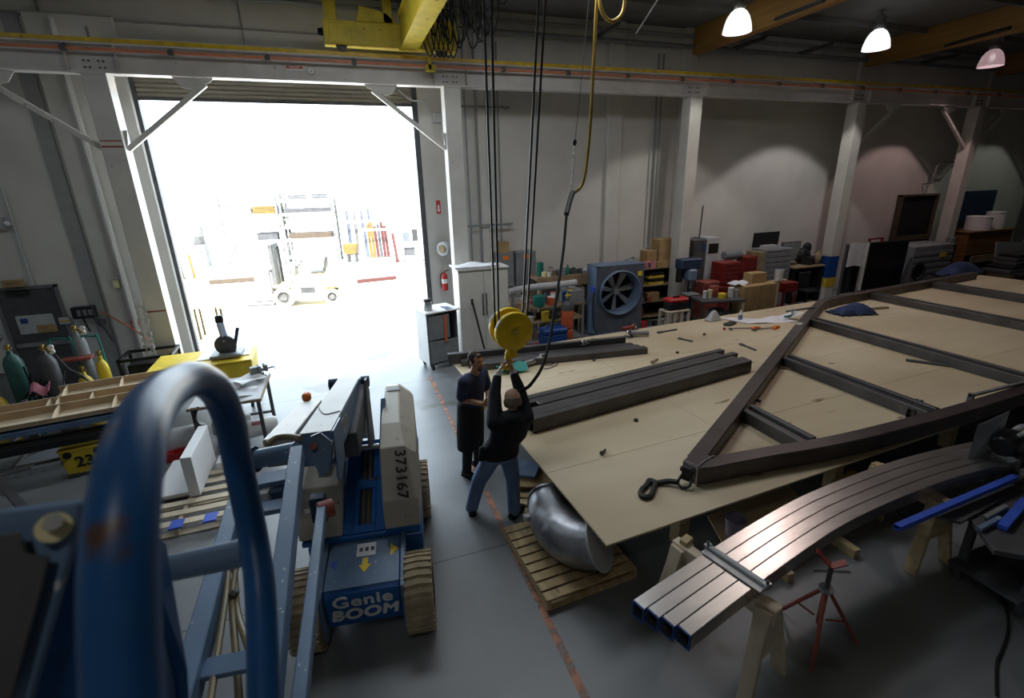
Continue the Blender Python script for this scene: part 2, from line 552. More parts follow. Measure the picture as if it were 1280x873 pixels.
# ================================================================== the hall
XL, XR, YF, YB, ZC = -11.0, 36.0, -9.0, 12.0, 7.55
DL, DR, DT = -3.43, 1.93, 6.15         # loading door opening
def floor_material():
    m = M('concrete', (0.255, 0.27, 0.285), 0.38, col2=(0.135, 0.142, 0.148), scale=0.45, detail=9, spots=(0.11, 0.108, 0.10), spot_amt=0.09, spot_scale=0.7, bump=0.04, bscale=60)
    nt = m.node_tree
    N, L = nt.nodes, nt.links
    b = N['Principled BSDF']
    src = b.inputs['Base Color'].links[0].from_socket
    tc = N.new('ShaderNodeTexCoord')
    sp = N.new('ShaderNodeSeparateXYZ')
    L.new(tc.outputs['Object'], sp.inputs[0])
    wob = N.new('ShaderNodeTexNoise')
    wob.inputs['Scale'].default_value = 3.0
    L.new(tc.outputs['Object'], wob.inputs[0])
    def mth(op, a, bb=None):
        n = N.new('ShaderNodeMath')
        n.operation = op
        for i, q in enumerate((a, bb)):
            if q is None:
                continue
            if isinstance(q, (int, float)):
                n.inputs[i].default_value = q
            else:
                L.new(q, n.inputs[i])
        return n.outputs[0]
    w = mth('MULTIPLY', mth('SUBTRACT', wob.outputs[0], 0.5), 0.03)
    lines = None
    # sawn control joints across the slab
    for ax, pos in (('Y', 4.16), ('Y', 9.25), ('X', -2.6), ('X', 5.8)):
        d = mth('ABSOLUTE', mth('SUBTRACT', mth('ADD', sp.outputs[ax], w), pos))
        k = mth('LESS_THAN', d, 0.009)
        lines = k if lines is None else mth('MAXIMUM', lines, k)
    mx = N.new('ShaderNodeMix')
    mx.data_type = 'RGBA'
    L.new(mth('MULTIPLY', lines, 0.75), mx.inputs[0])
    L.new(src, mx.inputs[6])
    mx.inputs[7].default_value = (0.05, 0.035, 0.03, 1)
    L.new(mx.outputs[2], b.inputs['Base Color'])
floor_material()
def worn_paint():
    m = M('orange_line', (0.50, 0.21, 0.12), 0.5, col2=(0.36, 0.17, 0.11), scale=6)
    nt = m.node_tree
    N, L = nt.nodes, nt.links
    b = N['Principled BSDF']
    tc = N.new('ShaderNodeTexCoord')
    no = N.new('ShaderNodeTexNoise')
    no.inputs['Scale'].default_value = 7
    no.inputs['Detail'].default_value = 7
    rp = N.new('ShaderNodeValToRGB')
    rp.color_ramp.elements[0].position = 0.36
    rp.color_ramp.elements[1].position = 0.56
    L.new(tc.outputs['Object'], no.inputs[0])
    L.new(no.outputs[0], rp.inputs[0])
    L.new(rp.outputs[0], b.inputs['Alpha'])
worn_paint()

struct(MB().bx(XL, XR, YF, YB + 0.3, -0.2, 0).build('floor', 'concrete'), 'grey stained concrete slab floor of the workshop', 'floor')
struct(MB().bx(-40, 60, YB + 0.3, 90, -0.2, -0.004).build('ground', 'asphalt'), 'sunlit pale yard paving outside the loading door', 'ground')
fl = MB()
fl.beam((1.374, 9.465, 0.000), (1.328, 2.185, -0.000), 0.07, 0.003)
struct(fl.build('trim_1', 'orange_line', loc=(1.2, 5, 0.001)), 'worn orange safety line painted on the floor', 'floor marking')
w = MB()
w.bx(XL, DL, YB, YB + 0.3, 0, ZC)
w.bx(DR, XR, YB, YB + 0.3, 0, ZC)
w.bx(DL, DR, YB, YB + 0.3, DT, ZC)
# panel joints, as narrow battens over the seams
struct(w.build('wall_back', 'wall_paint'), 'white painted tilt-up back wall around the loading door', 'wall')
struct(MB().bx(XL - 0.3, XL, YF, YB + 0.3, 0, ZC).build('wall_left', 'wall_panel'), 'white painted side wall', 'wall')
struct(MB().bx(XR, XR + 0.3, YF, YB + 0.3, 0, ZC).build('wall_right', 'wall_panel'), 'white painted far end wall', 'wall')
struct(MB().bx(XL, XR, YF - 0.3, YF, 0, ZC).build('wall_front', 'wall_panel'), 'white painted front wall', 'wall')
struct(MB().bx(XL - 0.3, XR + 0.3, YF - 0.3, YB + 0.3, ZC, ZC + 0.2).build('ceiling', 'roof_deck'), 'dark roof deck of the workshop', 'ceiling')
k = 0
for x in (9.4, 15.7, 22.0, 28.3):
    k += 1
    struct(MB().bx(x - 0.11, x + 0.11, YF, YB, ZC - 0.62, ZC).build('trim_%d' % (k + 1), 'glulam', loc=(x, 0, ZC - 0.62), bev=0.01), 'glued timber roof beam meeting the back wall', 'roof beam')
# purlins between the timber beams
for i in range(9):
    y = -6.5 + i * 2.1
    struct(MB().bx(XL, XR, y - 0.04, y + 0.04, ZC - 0.14, ZC).build('trim_%d' % (k + 2 + i), 'roof_deck', loc=(0, y, ZC)), 'dark purlin under the roof deck', 'purlin')
# upper insulation panel and pilaster strips on the back wall
t = MB()
t.bx(XL, 2.6, YB - 0.05, YB, 6.84, 6.87)
for x in (-4.55, -1.35, 1.75):
    t.bx(x - 0.012, x + 0.012, YB - 0.04, YB, 6.2, ZC)
struct(t.build('trim_20', 'grey_trim'), 'grey seams of the upper wall panels', 'wall seam')
struct(MB().bx(-5.1, -4.86, YB - 0.03, YB, 0, 6.9).build('trim_21', 'grey_trim'), 'dark grey strip painting the shade on the wall left of the door', 'wall strip')  # thin grey strip puts the shade at the pilaster edge into colour
struct(MB().bx(DL - 1.36, DL - 0.02, YB - 0.1, YB, 0, 6.9).build('trim_22', 'wall_paint', bev=0.02), 'white pilaster beside the loading door', 'pilaster')
for i, x in enumerate((3.35, 6.85, 9.05, 15.5, 21.8, 28.0)):
    wd = 0.42 if i else 0.2
    struct(MB().bx(x, x + wd, YB - 0.12, YB, 0, ZC).build('trim_%d' % (23 + i), 'wall_paint', bev=0.01), 'white pilaster on the back wall', 'pilaster')

# roll-up loading door: curtain, guides, header
dr = struct(thing('door_1', 'rolled up loading door with its beige slatted curtain', 'door', (0, YB, 0)), 'rolled up loading door with its beige slatted curtain above the bright opening', 'door')
cu = MB()
z = 5.60
while z < DT - 0.02:
    cu.bx(DL, DR, YB + 0.02, YB + 0.05, z, z + 0.075)
    cu.bx(DL, DR, YB + 0.0, YB + 0.05, z + 0.012, z + 0.055)
    z += 0.082
cu.bx(DL, DR, YB + 0.05, YB + 0.065, 5.58, DT)
cu.build('curtain', 'shutter', dr, world=True)
MB().bx(DL, DR, YB - 0.01, YB + 0.06, 5.54, 5.60).build('bottom_bar', 'dark_grey', dr, world=True)
for x in (DL, DR):
    g = MB()
    g.bx(x - 0.07, x + 0.05, YB - 0.03, YB + 0.1, 0, DT)
    g.build('guide', 'dark_grey', dr, world=True, bev=0.005)
MB().bx(DL - 0.2, DR + 0.2, YB - 0.34, YB - 0.02, DT + 0.02, DT + 0.36).build('hood', 'wall_panel', dr, world=True, bev=0.02)

# grey steel exit door on the left
ed = struct(thing('door_2', '', '', (-6.05, YB, 0)), 'grey steel exit door with a notice taped to it', 'door')
fr = MB()
fr.bx(-0.52, -0.46, -0.05, 0.02, 0, 2.14).bx(0.46, 0.52, -0.05, 0.02, 0, 2.14).bx(-0.52, 0.52, -0.05, 0.02, 2.08, 2.14)
fr.build('door_frame', 'door_grey', ed, bev=0.004)
MB().bx(-0.46, 0.46, -0.02, 0.02, 0.01, 2.08).build('leaf', 'dark_grey', ed, bev=0.004)
MB().bx(-0.43, 0.44, -0.05, -0.021, 0.9, 1.0).build('panic_bar', 'steel', ed, bev=0.008)
MB().bx(-0.3, 0.05, -0.09, -0.021, 1.98, 2.06).build('closer', 'black', ed, bev=0.008)
nb = MB().bx(-0.30, 0.30, -0.028, -0.021, 1.18, 1.56).build('notice', 'light_grey', ed)
nb['label'] = 'pale notice sheets'
MB().bx(-0.02, 0.30, -0.031, -0.028, 1.18, 1.34).build('card', 'cardboard', nb.parent)
MB().bx(-0.24, -0.12, -0.031, -0.028, 1.40, 1.50).build('sticker', 'box_blue', nb.parent)

# ------------------------------------------------------------------ crane runway
YR = 11.0
ZR = 5.78   # underside of the runway beam
rb = thing('crane_runway_beam', 'long white steel runway beam carrying the yellow rail along the back wall', 'beam', (0, YR, ZR))
b = MB()
b.bx(XL + 0.2, XR - 0.2, -0.115, 0.115, 0, 0.025)
b.bx(XL + 0.2, XR - 0.2, -0.115, 0.115, 0.435, 0.46)
b.bx(XL + 0.2, XR - 0.2, -0.012, 0.012, 0.025, 0.435)
b.build('girder', 'beam_paint', rb)
CX = (-3.60, 2.54, 8.72, 14.45, 19.8, 25.0)
st = MB()
for x in CX:
    for dx in (-0.35, 0.35):
        st.bx(x + dx - 0.006, x + dx + 0.006, -0.11, -0.012, 0.025, 0.435)
st.build('stiffener', 'beam_paint', rb)
rl = MB().bx(XL + 0.2, XR - 0.2, -0.03, 0.03, 0.46, 0.55).bx(XL + 0.2, XR - 0.2, -0.09, 0.09, 0.46, 0.475)
r_ = rl.build('rail', 'yellow_rail', rb, bev=0.006)
r_['label'] = 'yellow crane rail on top'
cl = MB()
x = XL + 0.5
while x < XR - 0.5:
    cl.box((x, -0.075, 0.49), (0.06, 0.05, 0.04))
    x += 1.0
cl.build('rail_clip', 'yellow_rail', rb)
cb = MB().bx(XL + 0.2, XR - 0.2, -0.20, -0.155, 0.32, 0.365)
c_ = cb.build('conductor_bar', 'conductor_orange', rb, bev=0.008)
c_['label'] = 'orange conductor bar'
hg = MB()
x = XL + 1.0
while x < XR - 0.5:
    hg.box((x, -0.17, 0.345), (0.09, 0.07, 0.07))
    hg.box((x, -0.10, 0.39), (0.03, 0.18, 0.02))
    x += 1.52
hg.build('bar_hanger', 'dark_grey', rb)
bo = MB()
for x in CX:
    for dx in (-0.14, -0.07, 0.07, 0.14):
        for dz in (0.1, 0.2):
            bo.cyl((x + dx, -0.012, dz), (x + dx, -0.03, dz), 0.016, n=6)
bo.build('splice_bolts', 'dark_grey', rb)
sg = MB().bx(0, 0.30, -0.117, -0.112, 0.06, 0.15).xform(Matrix.Translation((-0.60, 0.085, 0.12)))
s_ = sg.build('danger_sign', 'white', rb)
MB().bx(-0.595, -0.305, -0.036, -0.0335, 0.215, 0.262).build('red_band', 'red', s_)
text('sign_lettering', 'DANGER', 'white', s_, (-0.45, -0.0375, 0.238), (PI / 2, 0, 0), 0.045, 0.001)
mk = MB().lathe([(0.07, 0), (0.07, 0.004)], (-0.16, -0.03, 0.19), (0, -1, 0), 24)
m_ = mk.build('round_sign', 'white', rb)
MB().tube([Vector((-0.16 + 0.066 * math.cos(a * PI / 12), -0.036, 0.19 + 0.066 * math.sin(a * PI / 12))) for a in range(24)], 0.004, 5, closed=True).build('sign_ring', 'dark_grey', m_)
MB().bx(-0.165, -0.155, -0.038, -0.035, 0.16, 0.22).build('sign_arrow', 'dark_grey', m_)

# ------------------------------------------------------------------ columns under the runway
def column(x, label, knee_l, knee_r, tape=None):
    c = thing('steel_column', label, 'column', (x, YR, 0), 0, 'white steel columns under the crane runway')
    b = MB()
    b.bx(-0.175, 0.175, -0.17, 0.17, 0.02, ZR - 0.03)
    b.build('shaft', 'column_paint', c, bev=0.006)
    MB().bx(-0.22, 0.22, -0.22, 0.22, 0, 0.025).build('base_plate', 'column_paint', c)
    MB().bx(-0.18, 0.18, -0.18, 0.18, ZR - 0.03, ZR - 0.002).build('cap_plate', 'column_paint', c)
    def knee(s):
        k = MB()
        k.beam((s * 0.175, 0, ZR - 1.2), (s * 1.6, 0, ZR - 0.10), 0.085, 0.085)
        o = k.build('knee_brace', 'column_paint', c, bev=0.004)
        g = MB()
        g.prism([(s * 1.1, -0.055, ZR - 0.003), (s * 1.75, -0.055, ZR - 0.003), (s * 1.70, -0.055, ZR - 0.07), (s * 1.35, -0.055, ZR - 0.2), (s * 1.22, -0.055, ZR - 0.17)], (0, 0.012, 0))
        g.prism([(s * 0.115, -0.055, ZR - 1.22), (s * 0.115, -0.055, ZR - 0.9), (s * 0.24, -0.055, ZR - 0.88), (s * 0.2, -0.055, ZR - 1.12)], (0, 0.012, 0))
        g.build('gusset', 'column_paint', o)
    if knee_l: knee(-1)
    if knee_r: knee(1)
    if tape:
        tb = MB().bx(-0.16, 0.16, -0.173, -0.17, 1.62, 1.65).bx(-0.16, 0.16, -0.173, -0.17, 4.60, 4.63).bx(-0.16, 0.16, -0.173, -0.17, 4.70, 4.72)
        q = tb.build('tape_mark', 'rust_red', c)
        q['label'] = 'red tape marks'
    return c
column(CX[0], 'white steel column left of the loading door with two knee braces', True, True, True)
column(CX[1], 'white steel column right of the loading door behind the tall white cabinet', True, False)
column(CX[2], 'white steel column standing behind the drill press', False, False)
c4 = column(CX[3], 'white steel column with a blue wrapped foot beside a hanging sheet', False, True)
q = MB().bx(-0.18, 0.18, -0.176, 0.176, 0.75, 1.42).build('column_wrap', 'box_blue', c4)
q['label'] = 'blue wrap round the foot'
q = MB().bx(-0.18, 0.18, -0.176, 0.176, 0.45, 0.75).build('lower_wrap', 'dull_yellow', c4)
q['label'] = 'yellow band below the blue wrap'
column(CX[4], 'white steel column with a lamp-lit knee brace beside the dark shelf', True, True)
column(CX[5], 'farthest white steel column near the picture edge', True, True)

# ------------------------------------------------------------------ yellow bridge crane
br = thing('bridge_crane', 'yellow overhead bridge crane resting on the runway rail', 'crane', (1.7, YR, ZR + 0.55))
e = MB()
e.bx(-1.55, 1.0, -0.14, 0.14, 0.10, 0.50)
e.build('end_truck', 'crane_yellow', br, bev=0.01)
for x in (-1.25, 0.7):
    MB().cyl((x, -0.05, 0.1), (x, 0.05, 0.1), 0.098, n=24).build('wheel', 'dark_grey', br, smooth=True)
    MB().bx(x - 0.2, x + 0.2, -0.155, -0.14, 0.12, 0.44).build('cover_plate', 'crane_yellow', br, bev=0.006)
for s, x in ((-1, -1.55), (1, 1.0)):
    MB().cyl((x, 0, 0.32), (x + s * 0.1, 0, 0.32), 0.07, 0.055, 16).build('bumper', 'rubber', br, smooth=True)
g = MB()
g.bx(-0.17, 0.17, -16, -0.18, 0.04, 0.07).bx(-0.17, 0.17, -16, -0.18, 0.62, 0.65).bx(-0.12, -0.10, -16, -0.18, 0.07, 0.62).bx(0.10, 0.12, -16, -0.18, 0.07, 0.62).bx(-0.12, 0.12, -0.2, -0.15, 0.06, 0.63)
g.build('bridge_girder', 'crane_yellow', br)
MB().bx(-0.42, -0.25, -0.12, 0.1, 0.5, 1.15).build('post', 'crane_yellow', br, bev=0.008)
MB().bx(-1.5, -1.28, -0.1, 0.1, 0.5, 1.18).build('stanchion', 'crane_yellow', br, bev=0.008)
mt = MB().prism([(-0.95, -0.12, 0.5), (-0.15, -0.12, 0.5), (-0.35, -0.12, 0.68), (-0.85, -0.12, 0.78)], (0, 0.24, 0))
mt.build('drive_motor', 'crane_yellow', br, bev=0.015)
MB().bx(0.45, 1.05, -0.1, 0.1, 0.22, 0.62).build('drive_box', 'yellow', br, bev=0.02)
MB().bx(0.35, 0.42, -0.32, -0.26, -0.3, 0.5).bx(0.3, 0.5, -0.32, -0.21, -0.32, -0.2).bx(0.35, 0.42, -0.32, -0.1, 0.4, 0.48).build('collector_arm', 'crane_yellow', br, bev=0.004)
# trolley hoist under the bridge (carries the ropes)
th = MB().bx(-0.45, 0.55, -6.35, -5.55, 0.66, 0.95)
th.bx(0.2, 0.5, -6.2, -5.7, 0.3, 0.66)
th.build('hoist_trolley', 'crane_yellow', br, bev=0.02)
MB().cyl((0.2, -5.95, 0.50), (0.62, -5.95, 0.50), 0.12, n=20).build('rope_drum', 'dark_grey', br, smooth=True)

# festoon: black control cables hanging in loops by the crane
cb = MB()
rnd = random.Random(3)
for i in range(9):
    x0 = 2.15 + 0.13 * i + rnd.uniform(-0.05, 0.05)
    y0 = 10.3 - 0.12 * i
    dz = rnd.uniform(0.45, 1.05)
    wd = rnd.uniform(0.06, 0.16)
    cb.tube([(x0 - wd, y0, 7.3), (x0 - wd * 1.1, y0, 7.3 - dz * 0.6), (x0, y0 - 0.03, 7.3 - dz), (x0 + wd * 1.1, y0, 7.3 - dz * 0.6), (x0 + wd, y0 - 0.05, 7.3)], 0.017, 6, smooth=8)
for i in range(6):
    x0 = 1.98 + 0.09 * i
    y0 = 10.2
    cb.tube([(x0, y0, 6.95), (x0 - 0.1, y0, 6.5), (x0 + 0.02, y0 - 0.02, 6.15), (x0 + 0.14, y0, 6.5), (x0 + 0.06, y0, 6.95)], 0.012, 6, smooth=8)
cb.tube([(1.9, 10.4, 7.0), (2.6, 10.2, 7.25), (3.4, 9.2, 7.4)], 0.02, 6, smooth=6)
for i, (px, dy, wd_) in enumerate(((577, 52, 7), (583, 38, 8), (590, 62, 9), (596, 30, 7), (600, 55, 9), (604, 44, 8), (586, 20, 10), (594, 58, 6))):
    A_, B_, C_ = Vector((2.508, 9.600, 7.283)), Vector((2.945, 9.600, 7.323)), Vector((2.666, 9.600, 6.192))
    ux = (B_ - A_) / 30.0
    uz = (C_ - lerp(A_, B_, 0.5)) / 90.0
    P_ = lambda a, b: A_ + ux * (a - 575) + uz * (b + 30) + Vector((0, -0.04 * i, 0))
    cb.tube([P_(px - wd_, -30), P_(px - wd_ * 1.1, dy * 0.4), P_(px - wd_ * 0.5, dy * 0.9), P_(px, dy), P_(px + wd_ * 0.6, dy * 0.85), P_(px + wd_ * 1.1, dy * 0.35), P_(px + wd_ * 0.8, -30)], 0.014, 6, smooth=6)
one('festoon_cable', cb, 'rubber', 'tangle of black control cable looped beside the yellow crane', 'cable', (2.4, 10, 7.0), smooth=True)

# ------------------------------------------------------------------ hook block and ropes
HB = Vector((1.70, 5.0, 2.22))
hb = thing('hook_block', 'round yellow two sheave hook block hanging over the men', 'hook block', (HB.x, HB.y, HB.z - 0.45))
ax = Vector((0.06, -1.0, -0.06)).normalized()   # axis of the sheaves
cz = Vector((0, 0, 0.45))
for s, nm in ((1, 0), (-1, 0)):
    c = cz + ax * 0.11 * s
    d = MB().lathe([(0.0, 0.03), (0.10, 0.032), (0.20, 0.026), (0.228, 0.008), (0.233, -0.02), (0.228, -0.045), (0.0, -0.05)], c, ax * s, 32, cap=False)
    o = d.build('sheave_cover', 'hook_yellow', hb, smooth=True)
    e = MB()
    for a0 in (R(212),):
        u = ax.orthogonal().normalized()
        u = Vector((0, 0, 1)).cross(ax).normalized()
        wv = ax.cross(u)
        vs = []
        for k in range(5):
            a = a0 + R(7) * (k - 2)
            dirv = (u * math.cos(a) * (1 if s > 0 else 1) + wv * math.sin(a) * -1)
            for hh in (0.022, -0.022):
                vs.append(c + dirv * 0.2365 + ax * s * hh)
        e.add(vs, [(2 * k, 2 * k + 1, 2 * k + 3, 2 * k + 2) for k in range(4)])
    e.build('rope_slot', 'black', o)
    MB().lathe([(0.045, 0.03), (0.045, 0.042), (0.02, 0.046)], c, ax * s, 18).build('axle_cap', 'dull_yellow', o)
MB().lathe([(0.10, -0.09), (0.10, 0.09)], cz, ax, 20).build('sheave_core', 'dark_grey', hb, smooth=True)
MB().beam((0, 0, 0.26), (0, 0, 0.1), 0.12, 0.09, up=tuple(ax)).build('trunnion', 'hook_yellow', hb, bev=0.015)
hk = MB()
u = Vector((0, 0, 1)).cross(ax).normalized()
pts = [Vector((-0.01, 0, 0.24)), Vector((-0.045, 0, 0.16)), Vector((-0.06, 0, 0.10)), Vector((-0.065, 0, 0.06)) + u * 0.05, Vector((-0.07, 0, 0.01)) + u * 0.055, Vector((-0.07, 0, -0.025)), Vector((-0.07, 0, 0.0)) - u * 0.05, Vector((-0.07, 0, 0.04)) - u * 0.055]
hk.tube(pts, [0.032, 0.032, 0.032, 0.032, 0.034, 0.034, 0.028, 0.014], 10)
hk.build('hook', 'hook_yellow', hb, smooth=True)
rp = thing('hoist_rope', 'four black wire ropes running up from the yellow hook block to the crane', 'rope', (HB.x, HB.y, HB.z))
ud = Vector((0, 0, 1)).cross(ax).normalized()
for s in (-1, 1):
    for j, sx in enumerate((-1, 1)):
        p0 = HB + ax * (0.06 * s) + ud * 0.17 * sx
        top = Vector((1.60 + 0.045 * s, 5.1, 6.95)) if sx < 0 else Vector((2.28 + 0.04 * s, 5.15, 6.95))
        MB().tube([p0, top], 0.0125, 6).build('rope_fall', 'black', rp, world=True, smooth=True)

# pendant: brass coloured hose joined to a black hose that curves to the second man's hand
pn = thing('pendant_hose', 'brass coloured hose hanging from the crane and joined to a black hose', 'hose', (3.2, 6.6, 4.0))
A = MB().tube([(3.624, 6.600, 6.630), (3.572, 6.600, 6.097), (3.548, 6.600, 5.347), (3.519, 6.600, 4.645), (3.471, 6.600, 4.061), (3.400, 6.600, 3.765), (3.209, 6.550, 3.648)], 0.024, 8, smooth=6)
A.build('brass_hose', 'brass', pn, world=True, smooth=True)
A = MB().tube([(3.588, 6.600, 6.322), (3.580, 6.500, 5.977), (3.717, 6.500, 5.842), (3.884, 6.500, 5.909), (3.936, 6.500, 6.095), (3.916, 6.500, 6.450)], 0.026, 8, smooth=6)
A.build('upper_loop', 'brass', pn, world=True, smooth=True)
A = MB().tube([(3.234, 6.550, 3.680), (3.100, 6.400, 3.500), (3.016, 6.300, 3.365), (2.829, 6.000, 2.909), (2.496, 5.500, 2.376), (2.253, 5.150, 1.970), (2.050, 4.900, 1.741), (1.846, 4.750, 1.608), (1.737, 4.700, 1.577), (1.676, 4.720, 1.559)], 0.020, 8, smooth=6)
A.build('black_hose', 'rubber', pn, world=True, smooth=True)
A = MB().tube([(3.234, 6.550, 3.680), (3.136, 6.450, 3.552), (3.015, 6.300, 3.387)], 0.04, 8)
A.build('coupling', 'black', pn, world=True, smooth=True)
wi = thing('support_wire', 'thin wire with a chain end holding up the brass hose', 'wire', (3.262, 6.580, 3.679))
MB().tube([(3.453, 6.580, 6.170), (3.369, 6.580, 5.238), (3.275, 6.580, 4.380)], 0.005, 5).build('wire', 'dark_grey', wi, world=True)
MB().ball((3.263, 6.580, 4.349), (0.035, 0.035, 0.05), 10).build('wire_clamp', 'black', wi, world=True, smooth=True)
ch = MB()
for i in range(12):
    p = lerp((3.264, 6.580, 4.296), (3.213, 6.560, 3.703), (i + 0.5) / 12)
    ch.tube([p + Vector((0.016 * math.cos(a * PI / 4) * (i % 2), 0.016 * math.cos(a * PI / 4) * (1 - i % 2), 0.034 * math.sin(a * PI / 4))) for a in range(8)], 0.006, 5, closed=True)
ch.build('chain', 'steel', wi, world=True)

# ------------------------------------------------------------------ high-bay lamps
def lamp(loc, glass, label, col, energy):
    o = thing('high_bay_lamp', label, 'lamp', loc, 0, 'high bay lamps along the back wall')
    MB().lathe([(0.29, -0.42), (0.285, -0.36), (0.262, -0.25), (0.222, -0.14), (0.165, -0.05), (0.10, 0.0), (0.095, 0.0), (0.155, -0.055), (0.212, -0.145), (0.252, -0.25), (0.275, -0.36), (0.28, -0.42)], (0, 0, 0), (0, 0, 1), 32, cap=False).build('shade', glass, o, smooth=True)
    MB().ball((0, 0, -0.2), (0.06, 0.06, 0.11), 12).build('bulb', 'lamp_bulb', o, smooth=True)
    MB().lathe([(0.10, 0.0), (0.13, 0.04), (0.13, 0.1), (0.10, 0.13), (0.10, 0.28), (0.06, 0.31)], (0, 0, 0), (0, 0, 1), 20).build('housing', 'lamp_housing', o, smooth=True)
    MB().cyl((0, 0, 0.3), (0, 0, ZC - loc[2]), 0.012, n=8).build('stem', 'dark_grey', o)
    l = light('high_bay_light', 'SPOT', (0, 0, -0.3), energy, col, spot_size=R(98), spot_blend=0.14, shadow_soft_size=0.12)
    l.parent = o
    return o
lamp((8.487, 9.450, 7.186), 'lamp_glass_white', 'bright white high bay lamp in front of the nearest timber roof beam', (1.0, 1.0, 0.94), 130)
lamp((12.889, 9.600, 7.145), 'lamp_glass_cool', 'bright white high bay lamp in the middle of the three', (1.0, 0.96, 0.94), 250)
lamp((17.743, 9.800, 7.030), 'lamp_glass_pink', 'dim pinkish high bay lamp at the far end of the row', (1.0, 0.70, 0.68), 160)
light('high_bay_light', 'SPOT', (22.9, 9.6, 6.9), 80, (0.9, 1.0, 0.85), spot_size=R(98), spot_blend=0.14, shadow_soft_size=0.12)
# lamps of the next rows, above the frame
light('high_bay_light', 'SPOT', (9.2, 7.3, 7.0), 230, (1.0, 0.80, 0.76), spot_size=R(135), spot_blend=0.6, shadow_soft_size=0.25)
light('high_bay_light', 'SPOT', (-0.5, -1.2, 7.0), 75, (1.0, 0.95, 0.88), spot_size=R(120), spot_blend=0.6, shadow_soft_size=0.2)

# ------------------------------------------------------------------ conduits and wall fittings
def pipe(name, pts, r, mat, label, cat, group=None, n=8, sm=0):
    b = MB().tube(pts, r, n, smooth=sm)
    return one(name, b, mat, label, cat, pts[0], group, smooth=True)
pipe('conduit', [(XL + 0.2, YB - 0.12, 7.35), (XR - 0.3, YB - 0.12, 7.35)], 0.05, 'grey_trim', 'thick grey conduit running along the top of the back wall', 'conduit')
pipe('conduit', [(2.9, YB - 0.2, 7.1), (XR - 0.3, YB - 0.2, 7.1)], 0.05, 'mid_grey', 'lower grey conduit running along the back wall above the rail', 'conduit')
pipe('conduit', [(2.75, YB - 0.06, 0.3), (2.75, YB - 0.06, 6.6), (2.95, YB - 0.06, 6.95), (3.3, YB - 0.1, 7.1)], 0.035, 'light_grey', 'pale conduit bending away from the wall top right of the door', 'conduit', sm=6)
for x, lab in ((3.05, 'first thin grey conduit right of the door column'), (3.3, 'second thin grey conduit right of the door column'), (3.85, 'third thin grey conduit right of the door column'), (8.25, 'pair conduit left of the drill press column, inner'), (8.4, 'pair conduit left of the drill press column, outer')):
    pipe('conduit', [(x, YB - 0.15, 1.2), (x, YB - 0.15, 6.9)], 0.022, 'mid_grey', lab, 'conduit')
pipe('conduit', [(-5.851, 11.930, 3.988), (-5.883, 11.930, 2.154)], 0.02, 'light_grey', 'thin conduit running down to the grey exit door frame', 'conduit')
pipe('downpipe', [(-4.35, YB - 0.17, 0.05), (-4.35, YB - 0.17, 6.8)], 0.06, 'wall_paint', 'white round downpipe on the wall left of the loading door', 'pipe')
pipe('conduit', [(-3.87, YB - 0.13, 0.9), (-3.87, YB - 0.13, 6.7)], 0.018, 'mid_grey', 'thin grey conduit ending at the red alarm box', 'conduit')
for i, x in enumerate((6.4, 10.6, 12.9, 18.0)):
    b = MB().tube([(x, YB - 0.25, 7.1), (x, YB - 1.2, 7.12)], 0.02, 6).tube([(x, YB - 1.1, 7.1), (x, YB - 1.1, ZC)], 0.008, 6).bx(x - 0.03, x + 0.03, YB - 1.25, YB, 7.14, 7.18)
    one('trapeze_hanger', b, 'dark_grey', ('trapeze hanger holding the conduits left of the brass hose', 'trapeze hanger holding the conduits right of the first lamp', 'trapeze hanger on the conduits below the middle lamp', 'trapeze hanger on the conduits below the pink lamp')[i], 'hanger', (x, YB - 1, 7.1), 'conduit hangers')
pipe('hang_rod', [(5.813, 8.500, 6.855), (6.103, 9.600, 6.635)], 0.014, 'light_grey', 'pale hanging rod slanting from the roof beside the brass hose', 'rod')
pipe('sprinkler_pipe', [(7.434, 6.500, 6.375), (8.050, 8.000, 6.580)], 0.035, 'black', 'black pipe end poking out below the roof', 'pipe')
pipe('sprinkler_pipe', [(13.897, 7.500, 6.691), (14.906, 9.300, 6.849)], 0.04, 'black', 'black pipe slanting past the middle lamp', 'pipe')
pipe('roof_strut', [(15.425, 8.500, 7.942), (17.146, 9.300, 7.141)], 0.09, 'black', 'thick black strut hanging above the pink lamp', 'strut')
pipe('bracing_cable', [(15.240, 11.000, 8.049), (13.666, 11.800, 7.110)], 0.012, 'mid_grey', 'thin bracing cable crossing behind the middle lamp', 'cable')

a = thing('fire_alarm_box', 'red fire alarm pull box on the wall left of the door column', 'alarm box', (-4.359, 11.860, 1.201))
MB().bx(-0.07, 0.07, -0.06, 0.02, -0.085, 0.085).build('case', 'red', a, bev=0.008)
MB().bx(-0.045, 0.045, -0.075, -0.055, -0.02, 0.02).build('pull_bar', 'white', a)
a = thing('light_switch', 'small pale switch box on the wall above the red alarm box', 'switch', (-4.501, 11.880, 2.070))
MB().bx(-0.06, 0.06, -0.05, 0.02, -0.08, 0.08).build('case', 'pale_yellow', a, bev=0.006)
MB().bx(-0.012, 0.012, -0.065, -0.045, -0.03, 0.03).build('toggle', 'white', a)
a = thing('time_clock', 'black wall box with a hanging pen beside the grey exit door', 'wall box', (-5.189, 11.920, 1.541))
MB().bx(-0.19, 0.19, -0.1, 0.05, -0.12, 0.12).build('case', 'black_plastic', a, bev=0.012)
for x in (-0.06, 0.04, 0.13):
    MB().bx(x - 0.03, x + 0.03, -0.104, -0.098, -0.06, 0.06).build('button_panel', 'mid_grey', a)
MB().beam((-0.05, -0.03, -0.12), (0.0, -0.03, -0.42), 0.02, 0.02).build('pen', 'black', a)
a = thing('wall_plate', 'small yellowed plate on the wall beside the exit door', 'plate', (-5.579, 11.960, 1.389))
